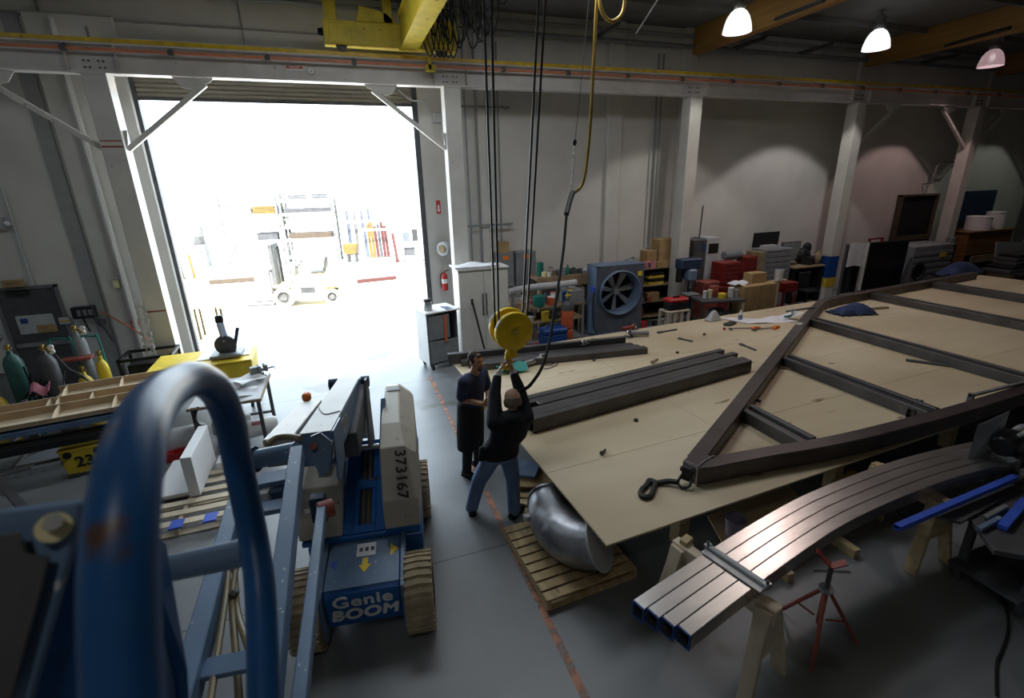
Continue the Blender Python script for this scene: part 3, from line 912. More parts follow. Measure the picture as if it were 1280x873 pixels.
MB().bx(-0.09, 0.09, -0.02, 0.03, -0.07, 0.07).build('plate', 'light_grey', a, bev=0.004)
MB().bx(-0.075, 0.075, -0.03, -0.02, -0.015, 0.015).build('slot', 'dull_yellow', a)
a = thing('exit_sign', 'emergency light and green exit sign at the left picture edge', 'exit sign', (-6.030, 11.950, 3.344))
MB().bx(-0.32, 0.05, -0.06, 0.04, -0.1, 0.12).build('case', 'light_grey', a, bev=0.01)
text('lettering', 'EXIT', 'green', a, (-0.13, -0.062, 0.0), (PI / 2, 0, 0), 0.14, 0.002)
for z in (0.02,):
    MB().lathe([(0.03, 0), (0.065, 0.07), (0.07, 0.09)], (0.1, -0.03, z), (0.3, -0.9, -0.2), 14).build('lamp_head', 'galv', a, smooth=True)
    MB().ball((0.12, -0.1, z - 0.01), 0.05, 10).build('lens', 'paper', a, smooth=True)
a = thing('door_sign_box', 'brown card sign standing on top of the exit door frame', 'sign', (-6.128, 11.900, 2.166))
MB().bx(-0.2, 0.12, -0.03, 0.05, -0.01, 0.12).build('card', 'cardboard', a, bev=0.003)
MB().bx(-0.14, 0.08, -0.034, -0.03, 0.03, 0.09).build('print', 'old_wood', a)
hose = MB().tube([(-4.887, 11.800, 1.536), (-4.750, 11.750, 1.465), (-4.373, 11.500, 1.246), (-4.079, 11.300, 1.043), (-3.969, 11.200, 0.903), (-3.935, 11.100, 0.671)], 0.012, 6, smooth=5)
one('air_hose', hose, 'orange_red', 'thin red hose slung from the wall to the door column', 'hose', (-4.887, 11.800, 1.536), smooth=True)
a = thing('shut_off_valve', 'dark valve and lever on the grey strip below the red hose', 'valve', (-4.955, 11.900, 1.296))
MB().ball((0, -0.03, 0), (0.07, 0.05, 0.09), 10).bx(-0.05, 0.05, -0.02, 0.09, -0.05, 0.05).build('body', 'dark_grey', a, smooth=True)
MB().beam((0.03, -0.06, -0.05), (0.12, -0.06, -0.42), 0.03, 0.02).build('lever', 'dark_grey', a)
ch = MB()
for i in range(9):
    ch.box((-3.76, 10.77 - 0.02 * i, 1.75 - i * 0.13), (0.07, 0.06, 0.075), rz=0.3 * (i % 2))
    ch.box((-3.87, 10.77 - 0.02 * i, 1.78 - i * 0.13), (0.06, 0.06, 0.07), rz=0.3 * (i % 2))
ch.tube([(-3.76, 10.77, 1.76), (-3.76, 10.64, 0.72)], 0.014, 6).tube([(-3.87, 10.77, 1.78), (-3.87, 10.64, 0.74)], 0.014, 6).tube([(-3.87, 10.77, 1.78), (-3.76, 10.77, 1.76)], 0.012, 6)
one('barrier_chain', ch, 'light_grey', 'pale plastic barrier chain hanging beside the door column', 'chain', (-3.9, 10.77, 1.0))
# right of the loading door
a = thing('extinguisher_sign', 'red and white fire extinguisher sign on the wall right of the door', 'sign', (2.297, 11.970, 3.331))
MB().bx(-0.065, 0.065, -0.01, 0.01, -0.17, 0.17).build('plate', 'white', a)
MB().bx(-0.055, 0.055, -0.012, -0.01, -0.16, 0.16).build('red_field', 'red', a)
ar = MB()
ar.prism([(-0.02, -0.013, 0.05), (0.02, -0.013, 0.05), (0.02, -0.013, -0.06), (0.04, -0.013, -0.06), (0, -0.013, -0.13), (-0.04, -0.013, -0.06), (-0.02, -0.013, -0.06)], (0, -0.002, 0))
ar.build('arrow', 'white', a)
a = thing('fire_extinguisher', 'red fire extinguisher hung on the wall below the reel', 'fire extinguisher', (2.296, 11.820, 1.508))
MB().lathe([(0.0, -0.22), (0.075, -0.2), (0.08, -0.18), (0.08, 0.14), (0.06, 0.2), (0.025, 0.23), (0.02, 0.26)], (0, 0, 0), (0, 0, 1), 18).build('tank', 'red', a, smooth=True)
MB().lathe([(0.0815, -0.02), (0.0815, 0.09)], (0, 0, 0), (0, 0, 1), 18, cap=False).build('label_band', 'white', a, smooth=True)
MB().beam((0, 0, 0.27), (0.12, -0.03, 0.31), 0.03, 0.02).build('handle', 'black', a)
MB().tube([(0, 0, 0.25), (-0.09, 0, 0.2), (-0.1, 0, 0.0), (-0.09, 0, -0.12)], 0.012, 6, smooth=5).build('discharge_hose', 'black', a, smooth=True)
MB().bx(-0.05, 0.05, 0.08, 0.17, -0.1, 0.1).build('bracket', 'dark_grey', a)
a = thing('hose_reel', 'round cord reel mounted on the wall above the fire extinguisher', 'reel', (2.321, 11.750, 2.353))
MB().lathe([(0.16, -0.06), (0.17, -0.05), (0.17, -0.03), (0.09, -0.03), (0.09, 0.05), (0.17, 0.05), (0.17, 0.07)], (0, 0, 0), (-0.75, -0.66, 0), 24).build('drum', 'light_grey', a, smooth=True)
MB().lathe([(0.10, 0.071), (0.10, 0.1), (0.04, 0.11)], (0, 0, 0), (-0.75, -0.66, 0), 18).build('hub', 'old_wood', a, smooth=True)
MB().bx(-0.05, 0.05, 0.05, 0.24, -0.12, 0.12).build('mount', 'mid_grey', a)
a = thing('junction_box', 'small grey junction box with a drooping cable right of the door', 'junction box', (2.437, 11.930, 5.318))
MB().bx(-0.12, 0.12, -0.06, 0.06, -0.1, 0.1).build('case', 'light_grey', a, bev=0.008)
MB().tube([(-0.12, 0, 0.03), (-0.25, 0, 0.3), (-0.6, 0, 0.35), (-0.85, 0, 0.55)], 0.018, 6, smooth=6).build('lead', 'light_grey', a, smooth=True)

# ================================================================== the yard outside the door
# bright forklift, forks pointing left
fk = thing('forklift', 'pale cream forklift parked in the sunlit yard outside the door', 'forklift', (-1.2, 18.05, 0), R(-10))
def wheel(name, c, r, w, par, tyre, rim, ax=(0, 1, 0), n=28):
    a = Vector(ax)
    t = MB().lathe([(r * 0.62, -w / 2), (r * 0.92, -w / 2), (r, -w * 0.3), (r, w * 0.3), (r * 0.92, w / 2), (r * 0.62, w / 2)], c, a, n, cap=False).build(name, tyre, par, smooth=True)
    h = MB().lathe([(r * 0.10, -w * 0.42), (r * 0.3, -w * 0.42), (r * 0.34, -w * 0.2), (r * 0.55, -w * 0.2), (r * 0.63, -w * 0.45), (r * 0.63, w * 0.45), (r * 0.5, w * 0.2), (r * 0.1, w * 0.2)], c, a, n).build('rim', rim, t, smooth=True)
    return t
for x, r in ((-0.85, 0.34), (0.72, 0.27)):
    for y in (-0.48, 0.48):
        wheel('wheel', (x, y, r), r, 0.2, fk, 'pale_yellow', 'yard_pale')
b = MB()
b.prism([(-0.55, -0.5, 0.2), (0.45, -0.5, 0.2), (0.55, -0.5, 0.62), (1.18, -0.5, 0.55), (1.18, -0.5, 0.95), (0.35, -0.5, 1.05), (-0.45, -0.5, 1.02), (-0.5, -0.5, 0.75), (-1.12, -0.5, 0.75), (-1.15, -0.5, 0.66), (-0.6, -0.5, 0.66)], (0, 1.0, 0))
b.build('body', 'pale_yellow', fk, bev=0.03, seg=2)
MB().prism([(0.92, -0.45, 0.3), (1.2, -0.45, 0.35), (1.28, -0.45, 0.6), (1.24, -0.45, 1.0), (0.95, -0.45, 1.0)], (0, 0.9, 0)).build('counterweight', 'pale_yellow', fk, bev=0.04, seg=2)
MB().bx(-0.3, 0.2, -0.505, 0.505, 0.42, 0.66).build('step', 'yard_grey', fk, bev=0.02)
s = MB().bx(0.05, 0.5, -0.24, 0.24, 1.05, 1.16).build('seat', 'yard_grey', fk, bev=0.03)
MB().prism([(0.45, -0.23, 1.16), (0.55, -0.23, 1.16), (0.68, -0.23, 1.6), (0.58, -0.23, 1.62)], (0, 0.46, 0)).build('backrest', 'yard_grey', s, bev=0.03)
MB().prism([(-0.62, -0.3, 0.75), (-0.42, -0.3, 0.75), (-0.5, -0.3, 1.3), (-0.6, -0.3, 1.3)], (0, 0.6, 0)).build('dashboard', 'yard_pale', fk, bev=0.02)
st = MB().tube([Vector((-0.33 + 0.07 * math.cos(a * PI / 8), 0.17 * math.sin(a * PI / 8), 1.36 + 0.14 * math.cos(a * PI / 8))) for a in range(16)], 0.016, 6, closed=True).build('steering_wheel', 'yard_black', fk, smooth=True)
MB().beam((-0.5, 0, 1.25), (-0.33, 0, 1.36), 0.04, 0.04).build('steering_column', 'yard_grey', st)
for y in (-0.42, 0.42):
    g = MB().beam((-0.5, y, 0.95), (-0.28, y, 2.05), 0.05, 0.06)
    g.build('guard_post', 'pale_yellow', fk)
    MB().beam((0.8, y, 1.0), (0.72, y, 2.05), 0.05, 0.06).build('guard_post', 'pale_yellow', fk)
g = MB()
for y in (-0.42, 0.42):
    g.bx(-0.32, 0.76, y - 0.03, y + 0.03, 2.03, 2.09)
for i in range(7):
    x = -0.3 + i * 0.17
    g.bx(x - 0.02, x + 0.02, -0.42, 0.42, 2.05, 2.08)
g.build('guard_roof', 'pale_yellow', fk)
for y in (-0.3, 0.3):
    m = MB().bx(-1.16, -1.04, y - 0.05, y + 0.05, 0.1, 2.1).build('mast_rail', 'yard_pale', fk)
    MB().bx(-1.05, -0.99, y - 0.035, y + 0.035, 0.15, 2.0).build('inner_rail', 'yard_grey', m)
MB().bx(-1.14, -1.02, -0.35, 0.35, 1.98, 2.1).build('mast_crossbar', 'yard_black', fk)
MB().cyl((-1.07, 0, 0.2), (-1.07, 0, 1.9), 0.05, n=12).build('lift_cylinder', 'yard_pale', fk, smooth=True)
m = MB().bx(-1.24, -1.17, -0.5, 0.5, 0.15, 0.25).bx(-1.24, -1.17, -0.5, 0.5, 0.55, 0.65)
for y in (-0.45, -0.15, 0.15, 0.45):
    m.bx(-1.24, -1.19, y - 0.03, y + 0.03, 0.25, 1.2)
m.bx(-1.24, -1.19, -0.5, 0.5, 1.2, 1.27)
m.build('load_backrest', 'yard_pale', fk)
for y in (-0.3, 0.3):
    MB().bx(-1.28, -1.23, y - 0.06, y + 0.06, 0.05, 0.65).bx(-2.3, -1.23, y - 0.06, y + 0.06, 0.05, 0.09).build('fork', 'yard_grey', fk)

# storage racks with boards
YK = 28.4
def rack(x0, x1, y, zs, label, loads, hgt):
    r = thing('storage_rack', label, 'rack', (x0, y, 0), R(-10), 'storage racks in the yard')
    L_ = x1 - x0
    for x in (0, L_):
        for yy in (0, 1.1):
            MB().bx(x - 0.06, x + 0.06, yy - 0.05, yy + 0.05, 0, hgt).build('upright', 'yard_pale', r)
        MB().beam((x, 0, 0.3), (x, 1.1, hgt * 0.5), 0.03, 0.04).beam((x, 1.1, hgt * 0.5), (x, 0, hgt - 0.2), 0.03, 0.04).build('end_brace', 'yard_pale', r)
    for z in zs:
        MB().bx(0, L_, -0.03, 0.03, z - 0.07, z + 0.07).bx(0, L_, 1.07, 1.13, z - 0.07, z + 0.07).bx(0.05, L_ - 0.05, 0.0, 1.1, z + 0.05, z + 0.07).build('shelf', 'white', r)
    return r
rs = []
rk1 = rack(-5.85, -3.05, 29.2, (0.35, 1.25, 1.95, 2.6, 3.3), 'pale storage rack of boards and bins behind the forklift mast', None, 3.7)
rk2 = rack(-2.9, -0.3, 28.7, (0.35, 1.25, 1.95, 2.6, 3.3), 'pale storage rack of long boards right of the first rack', None, 3.7)
rnd = random.Random(11)
def on_rack(rk, lx, z, d, name, mat, label, cat, grp=None, y=0.5):
    p = Matrix.Rotation(R(-10), 4, 'Z') @ Vector((lx, y, 0))
    c = Vector((rk.location.x + p.x, rk.location.y + p.y, z + 0.07 + d[2] / 2))
    b = MB()
    if name == 'board_stack':
        n = max(2, int(d[2] / 0.09))
        for i in range(n):
            b.box(c + Vector((rnd.uniform(-0.04, 0.04), 0, -d[2] / 2 + (i + 0.5) * d[2] / n)), (d[0], d[1], d[2] / n - 0.012), R(-10))
    else:
        b.box(c, d, R(-10))
        b.box(c + Vector((0, 0, d[2] / 2)), (d[0] + 0.03, d[1] + 0.03, 0.04), R(-10))
    return one(name, b, mat, label, cat, c - Vector((0, 0, d[2] / 2)), grp, bev=0.006)
on_rack(rk1, 0.8, 1.25, (1.2, 0.8, 0.42), 'plastic_bin', 'white', 'white bin low on the first yard rack', 'bin')
on_rack(rk1, 2.1, 1.25, (1.0, 0.8, 0.35), 'plastic_bin', 'yard_grey', 'grey bin low on the first yard rack', 'bin')
on_rack(rk1, 0.9, 1.95, (1.2, 0.8, 0.4), 'plastic_bin', 'paper', 'pale bin on the middle shelf of the first yard rack', 'bin')
on_rack(rk1, 2.1, 1.95, (0.9, 0.8, 0.42), 'plastic_bin', 'white', 'white bin beside the pale one on the first yard rack', 'bin')
on_rack(rk1, 0.8, 2.6, (1.3, 0.9, 0.34), 'board_stack', 'white', 'stack of white boards on the upper shelf of the first rack', 'boards')
on_rack(rk1, 2.15, 2.6, (1.1, 0.9, 0.4), 'board_stack', 'yard_yellow', 'stack of yellow boards on the upper shelf of the first rack', 'boards')
on_rack(rk1, 1.4, 3.3, (2.7, 0.9, 0.2), 'board_stack', 'pale_yellow', 'pale planks lying on top of the first yard rack', 'boards')
on_rack(rk2, 1.3, 1.25, (2.2, 0.9, 0.3), 'board_stack', 'yard_brown', 'stack of brownish boards low on the second yard rack', 'boards')
on_rack(rk2, 1.3, 1.95, (2.3, 0.9, 0.36), 'board_stack', 'pale_yellow', 'stack of pale boards on the middle of the second rack', 'boards')
on_rack(rk2, 1.3, 2.6, (2.4, 0.9, 0.24), 'board_stack', 'yard_grey', 'stack of grey sheets on the upper shelf of the second rack', 'boards')
on_rack(rk2, 0.8, 3.3, (0.8, 0.6, 0.22), 'board_stack', 'yard_grey', 'grey offcuts on the top left of the second rack', 'boards')
on_rack(rk2, 2.0, 3.3, (0.7, 0.6, 0.24), 'board_stack', 'yard_grey', 'grey offcuts on the top right of the second rack', 'boards')
# upright stock leaning in the yard
def upright_rack(x, y, w, h, label, cols, cat, rz=R(-14)):
    r = thing('stock_stand', label, cat, (x, y, 0), rz)
    MB().bx(0, w, 0.0, 0.05, h * 0.62, h * 0.66).bx(0, 0.06, 0, 0.9, 0, h * 0.66).bx(w - 0.06, w, 0, 0.9, 0, h * 0.66).build('frame', 'white', r)
    MB().bx(0, w, 0, 0.9, 0.04, 0.1).build('base', 'white', r)
    return r
us = upright_rack(1.0, 27.8, 1.5, 2.6, 'pale stand in the yard holding upright coloured bars', None, 'stock stand')
cols = ('yard_blue', 'yard_yellow', 'yard_yellow', 'yard_red', 'yard_grey', 'yard_red', 'yard_red')
names = ('pale blue', 'thick yellow', 'straw yellow', 'dark red', 'grey', 'second dark red', 'yard_red')
for i, c in enumerate(cols):
    p = us.location + Matrix.Rotation(R(-14), 3, 'Z') @ Vector((0.19 + 0.185 * i, 0.3, 0.12))
    b = MB().beam(p, p + Vector((-0.05, 0.25, 1.7 + 0.12 * (i % 3))), 0.165, 0.15, up=(0, 1, 0))
    one('stock_bar', b, c, names[i] + ' bar standing in the stock stand outside', 'bar', p, None, bev=0.01)
us2 = upright_rack(0.05, 29.4, 1.6, 3.2, 'pale stand in the yard with blue upright sheets', None, 'stock stand')
for i in range(4):
    p = us2.location + Matrix.Rotation(R(-14), 3, 'Z') @ Vector((0.2 + 0.4 * i, 0.3, 1.5))
    b = MB().prism([p, p + Vector((0.22, 0, 0)), p + Vector((0.14, 0.1, 1.1 + 0.15 * (i % 2))), p + Vector((0.02, 0.1, 1.2))], (0, 0.05, 0)).bx(p.x, p.x + 0.2, p.y, p.y + 0.05, 0.1, 1.5)
    one('blue_sheet', b, ('yard_blue', 'yard_pale', 'yard_blue', 'yard_blue')[i], ('palest blue sheet at the end of the sheet stand', 'grey sheet in the sheet stand outside', 'slate blue sheet in the sheet stand outside', 'strong blue sheet beside the coloured bars')[i], 'sheet', p)
ob = thing('orange_crate', 'orange crate on legs in front of the blue sheets outside', 'crate', (-0.05, 27.5, 0), R(-12))
MB().prism([(0, 0, 0.55), (0.15, 0, 0.45), (0.62, 0, 0.45), (0.75, 0, 1.0), (-0.02, 0, 1.0)], (0, 0.6, 0)).build('body', 'yard_yellow', ob, bev=0.02)
for x in (0.15, 0.55):
    MB().bx(x, x + 0.1, 0.05, 0.15, 0, 0.5).bx(x, x + 0.1, 0.45, 0.55, 0, 0.5).build('leg', 'yard_grey', ob)
ct = thing('stock_cart', 'white two tier cart with boxes at the right edge of the yard', 'cart', (2.95, 26.2, 0), R(-8))
MB().bx(0, 1.1, 0, 0.8, 0.22, 0.3).build('lower_tray', 'white', ct)
MB().bx(0, 1.1, 0, 0.8, 1.0, 1.06).build('upper_tray', 'white', ct)
for x in (0.03, 1.07):
    for y in (0.03, 0.77):
        MB().bx(x - 0.03, x + 0.03, y - 0.03, y + 0.03, 0.1, 1.7).build('post', 'white', ct)
        MB().cyl((x, y - 0.03, 0.07), (x, y + 0.03, 0.07), 0.07, n=12).build('caster', 'yard_grey', ct)
def carton(x, y, z, d, m, label, rz=0):
    b = MB().box((x, y, z + d[2] / 2), d, rz).box((x, y, z + d[2] + 0.004), (d[0] * 0.98, d[1] * 0.15, 0.008), rz)
    return one('carton', b, m, label, 'box', (x, y, z), None, bev=0.006)
carton(3.3, 26.6, 0.31, (0.7, 0.5, 0.4), 'yard_grey', 'grey box on the lower tray of the yard cart', R(-8))
carton(3.25, 26.55, 1.07, (0.35, 0.4, 0.45), 'yard_blue', 'pale blue box on the upper tray of the yard cart', R(-8))
carton(3.7, 26.5, 1.07, (0.3, 0.4, 0.6), 'yard_black', 'dark box on the upper tray of the yard cart', R(-8))
for i, (x, c, l) in enumerate(((2.65, 'yard_red', 'pink post leaning left of the yard cart'), (4.45, 'yard_red', 'orange red post right of the yard cart'))):
    b = MB().beam((x, 26.4, 0), (x - 0.1, 26.7, 1.5), 0.16, 0.12, up=(0, 1, 0)).bx(x - 0.12, x + 0.12, 26.28, 26.5, 0, 0.1)
    one('leaning_post', b, c, l, 'post', (x, 26.4, 0))
one('ground_beam', MB().beam((0.343, 21.082, 0.080), (1.993, 21.257, 0.080), 0.16, 0.16), 'yard_red', 'reddish timber lying on the yard ground right of the forklift', 'timber', (0.351, 21.535, 0.000), bev=0.01)
one('ground_beam', MB().beam((-5.703, 23.827, 0.100), (-3.932, 23.750, 0.100), 0.2, 0.2), 'yard_brown', 'brown timber lying on the yard ground left of the forklift', 'timber', (-5.857, 24.471, 0.000), bev=0.01)
for i, (x, c, l) in enumerate(((227, 'yard_brown', 'dark post standing in the yard at the door edge'), (234, 'yard_yellow', 'orange post standing in the yard next to the dark one'))):
    p = Vector((-7.235, 26.025, 0.000)) + Vector((0.45 * i, 0, 0))
    one('yard_post', MB().beam(p, p + Vector((-0.05, 0, 1.1)), 0.1, 0.1, up=(0, 1, 0)).bx(p.x - 0.12, p.x + 0.12, p.y - 0.12, p.y + 0.12, 0, 0.05), c, l, 'post', p)
one('blue_drum', MB().lathe([(0.28, 0), (0.3, 0.05), (0.3, 0.4), (0.315, 0.42), (0.3, 0.44), (0.3, 0.85), (0.27, 0.9)], (-7.3, 30.2, 1.2), (0, 0, 1), 20).bx(-7.6, -7.0, 29.8, 30.6, 0, 1.2), 'yard_pale', 'pale blue drum on a block left of the yard racks', 'drum', (-7.3, 30.2, 0), smooth=True)
# small hand cart near the door sill
hc = thing('hand_cart', 'pale yellow hand cart with wire wheels just outside the door', 'cart', (-4.012, 14.542, 0.000))
MB().bx(0.0, 0.62, 0, 0.5, 0.85, 0.9).build('deck', 'pale_yellow', hc, bev=0.01)
for x_, y_ in ((0.0, 0.0), (0.0, 0.45), (0.5, 0.0), (0.5, 0.45)):
    MB().bx(x_, x_ + 0.05, y_, y_ + 0.05, 0, 0.85).build('leg', 'yard_yellow', hc)
wh = MB().tube([Vector((0.85 + 0.2 * math.cos(a * PI / 10), 0.02, 0.7 + 0.2 * math.sin(a * PI / 10))) for a in range(20)], 0.014, 6, closed=True)
for a in range(4):
    wh.tube([(0.85 + 0.2 * math.cos(a * PI / 4), 0.02, 0.7 + 0.2 * math.sin(a * PI / 4)), (0.85 - 0.2 * math.cos(a * PI / 4), 0.02, 0.7 - 0.2 * math.sin(a * PI / 4))], 0.004, 4)
wh.build('wire_wheel', 'yard_grey', hc)
MB().beam((0.55, 0.02, 0.87), (0.85, 0.02, 0.7), 0.03, 0.03).build('fork', 'pale_yellow', hc)

# ================================================================== cabinets right of the door
wc = thing('storage_cabinet', 'tall white two door storage cabinet in front of the door column', 'cabinet', (2.23, 9.95, 0))
MB().bx(0, 1.12, 0.02, 0.55, 0.0, 2.08).build('body', 'cabinet_white', wc, bev=0.004)
for i, (x0, x1) in enumerate(((0.005, 0.555), (0.565, 1.115))):
    d = MB().bx(x0, x1, -0.005, 0.018, 0.02, 2.03).build('door', 'cabinet_white', wc, bev=0.004)
    hx = 0.52 if i == 0 else 0.60
    MB().bx(hx - 0.012, hx + 0.012, -0.03, -0.004, 1.05, 1.55).build('handle', 'dark_grey', d)
MB().bx(-0.03, 1.14, -0.03, 0.58, 2.08, 2.11).build('top', 'white', wc, bev=0.006)
fo = MB().sheet(lambda u, v: (2.16 + 1.0 * u, 9.92 + 0.55 * v, 2.125 + 0.03 * math.sin(9 * u) * math.sin(5 * v) + 0.03), 14, 8, 0.03)
one('plastic_wrap', fo, 'foam_white', 'crumpled white wrap lying on top of the tall white cabinet', 'wrap', (2.6, 10.1, 2.11), smooth=True)
one('leaning_pole', MB().tube([(2.68, 9.42, 0.0), (2.487, 9.880, 1.428)], 0.022, 8).tube([(2.482, 9.860, 1.344), (2.491, 9.890, 1.461)], 0.026, 8), 'black', 'thin black pole leaning on the white cabinet doors', 'pole', (2.418, 9.550, 0.438), smooth=True)
gc = thing('job_box', 'grey steel cabinet with a white side and an open front beside the door', 'cabinet', (1.45, 9.68, 0.0), R(14))
MB().bx(0, 0.16, 0, 0.02, 0.12, 1.28).bx(0, 0.02, 0, 0.6, 0.12, 1.28).bx(0.68, 0.70, 0, 0.6, 0.12, 1.28).bx(0, 0.70, 0.58, 0.6, 0.12, 1.28).bx(0, 0.7, 0, 0.6, 0.12, 0.16).build('body', 'mid_grey', gc, bev=0.004)
sd = MB().bx(-0.015, -0.001, 0.01, 0.59, 0.14, 1.27).build('side_panel', 'white', gc, bev=0.004)
sd['label'] = 'white side panel'
MB().bx(0.02, 0.5, -0.02, 0.0, 0.70, 1.22).build('door', 'mid_grey', gc, bev=0.006)
MB().bx(0.02, 0.68, -0.02, 0.0, 0.18, 0.66).build('drawer', 'mid_grey', gc, bev=0.006)
MB().bx(0.36, 0.42, -0.05, -0.02, 0.62, 1.2).build('red_strap', 'orange_red', gc, bev=0.005)
MB().bx(-0.05, 0.74, -0.05, 0.62, 1.28, 1.31).build('top', 'white', gc, bev=0.005)
MB().prism([(0.45, 0.0, 1.312), (0.77, 0.0, 1.27), (0.77, 0.0, 1.29), (0.45, 0, 1.335)], (0, 0.28, 0)).build('leaf', 'steel_blue', gc)
for x in (0.08, 0.62):
    for y in (0.08, 0.52):
        MB().cyl((x - 0.02, y, 0.06), (x + 0.02, y, 0.06), 0.06, n=14).build('caster', 'rubber', gc, smooth=True)
tp = Vector((1.529, 9.950, 1.301))
th_ = thing('steel_mug', 'steel canister with a dark lid standing on the grey cabinet', 'canister', (1.53, 9.92, 1.31))
MB().lathe([(0.085, 0.0), (0.09, 0.01), (0.09, 0.2), (0.085, 0.21)], n=20).build('body', 'galv', th_, smooth=True)
MB().lathe([(0.093, 0.2), (0.095, 0.235), (0.07, 0.25)], n=20).build('lid', 'black', th_, smooth=True)

# ================================================================== layout table and the steel on it
TA = R(2.9)
TO = Vector((1.86, 3.0, 0))
TX = Vector((math.cos(TA), math.sin(TA), 0))
TY = Vector((-math.sin(TA) * 0 + 0.012, 1, 0))
TZ = 0.75
lt = thing('layout_table', 'huge low layout table of plywood sheets carrying the steel frame', 'table', (TO.x, TO.y, 0), TA)
ncol, ysum = 7, [0, 1.22, 2.44, 3.66, 4.88, 5.3]
for i in range(ncol):
    for j in range(5):
        b = MB().bx(i * 2.44 + 0.002, i * 2.44 + 2.438, ysum[j] + 0.002, ysum[j + 1] - 0.002, TZ - 0.022, TZ)
        b.build('plywood_sheet', 'plywood', lt, bev=0.002)
for j in range(6):
    y = (0.3, 1.3, 2.3, 3.3, 4.3, 5.1)[j]
    MB().bx(0.3, ncol * 2.44 - 0.2, y - 0.045, y + 0.045, TZ - 0.115, TZ - 0.024).build('joist', 'old_wood', lt)
for i in range(7):
    x = 1.25 + i * 2.44
    MB().bx(x - 0.07, x + 0.07, 0.35, 5.2, TZ - 0.26, TZ - 0.117).build('bearer', 'old_wood', lt)
    for y in (0.45, 2.7, 5.0):
        MB().bx(x - 0.07, x + 0.07, y - 0.07, y + 0.07, 0, TZ - 0.262).build('post', 'pine', lt)

# welded frame of dark steel tube lying on the table
fz = TZ + 0.10
wf = thing('welded_frame', 'large pointed frame of dark welded steel tube lying on the plywood', 'frame', (3.2, 3.55, TZ))
A0, A1, A2 = Vector((3.30, 3.62, fz)), Vector((9.40, 7.40, fz)), Vector((10.9, 8.22, fz))
MB().sweep([A0, A1, A2 + Vector((-0.3, -0.12, 0)), A2, A2 + Vector((0.5, 0.1, 0)), Vector((15.9, 8.72, fz)), Vector((17.8, 8.9, fz))], 0.19, 0.198).build('long_side', 'frame_steel', wf, world=True, bev=0.012)
fp = [Vector((3.28, 3.50, fz)), Vector((4.0, 3.45, fz)), Vector((5.0, 3.35, fz)), Vector((6.0, 3.33, fz)), Vector((7.2, 3.34, fz)), Vector((8.6, 3.40, fz)), Vector((10.5, 3.52, fz)), Vector((13, 3.85, fz)), Vector((16, 4.4, fz))]
MB().sweep(spline(fp, 5), 0.19, 0.197).build('curved_side', 'frame_steel', wf, world=True, bev=0.012)
tip = MB().prism([(3.13, 3.62, fz - 0.1), (3.17, 3.44, fz - 0.1), (3.36, 3.40, fz - 0.1), (3.5, 3.55, fz - 0.1), (3.38, 3.75, fz - 0.1)], (0, 0, 0.2)).build('nose_plate', 'frame_steel', wf, world=True, bev=0.008)
wd = MB().tube([(3.15, 3.6, fz + 0.1), (3.2, 3.46, fz + 0.102), (3.32, 3.52, fz + 0.104), (3.5, 3.57, fz + 0.103)], 0.012, 6).tube([(3.17, 3.44, fz + 0.1), (3.17, 3.43, fz - 0.1)], 0.009, 6)
wd.build('weld_bead', 'steel', wf, world=True, smooth=True)
for x, y0, y1 in ((4.78, 3.5, 4.44), (6.86, 3.46, 5.72), (9.3, 3.55, 7.22), (12.75, 3.9, 8.35), (15.5, 4.4, 8.6)):
    c = MB().bx(x - 0.11, x - 0.02, y0, y1, TZ + 0.002, TZ + 0.165)
    c.bx(x - 0.02, x + 0.06, y0, y1, TZ + 0.002, TZ + 0.03)
    c.bx(x + 0.06, x + 0.13, y0, y1, TZ + 0.002, TZ + 0.175)
    c.build('cross_member', 'mill_steel', wf, world=True, bev=0.006)
for p in ((8.6, 6.95, fz + 0.1),):
    MB().prism([(p[0] - 0.08, p[1] - 0.1, p[2]), (p[0] + 0.1, p[1] - 0.02, p[2]), (p[0] + 0.06, p[1] + 0.07, p[2]), (p[0] - 0.12, p[1], p[2])], (0, 0, 0.003)).build('chalk_patch', 'light_grey', wf, world=True)
# lifting shackle at the nose and the sling with its hook
sh = MB().bx(-0.05, 0.05, -0.03, 0.03, -0.06, 0.09).tube([(-0.05, 0, -0.02), (-0.06, -0.07, -0.08), (0.0, -0.11, -0.1), (0.06, -0.07, -0.08), (0.05, 0, -0.02)], 0.016, 8, smooth=5).cyl((-0.07, 0, 0.05), (0.07, 0, 0.05), 0.03, n=12)
sh.xform(Matrix.Translation((3.09, 3.49, TZ + 0.12)) @ Matrix.Rotation(R(-62), 4, 'Z'))
sh.build('shackle', 'black', wf, world=True, bev=0.004)
sl = thing('sling_hook', 'black sling with a loop lying on the plywood at the frame nose', 'sling', (2.609, 3.542, 0.750))
z0 = TZ + 0.022
p = [Vector((2.977, 3.499, 0.800)), Vector((2.911, 3.556, 0.790)), Vector((2.807, 3.590, 0.775)), Vector((2.738, 3.632, 0.775))]
MB().tube(p, 0.03, 8, smooth=5).build('strap', 'black', sl, world=True, smooth=True)
MB().tube([(2.754, 3.657, 0.775), (2.674, 3.597, 0.775), (2.580, 3.545, 0.775), (2.527, 3.480, 0.775), (2.542, 3.432, 0.775), (2.609, 3.433, 0.775), (2.702, 3.512, 0.775), (2.784, 3.599, 0.775)], 0.029, 8, closed=True, smooth=4).build('loop', 'black', sl, world=True, smooth=True)

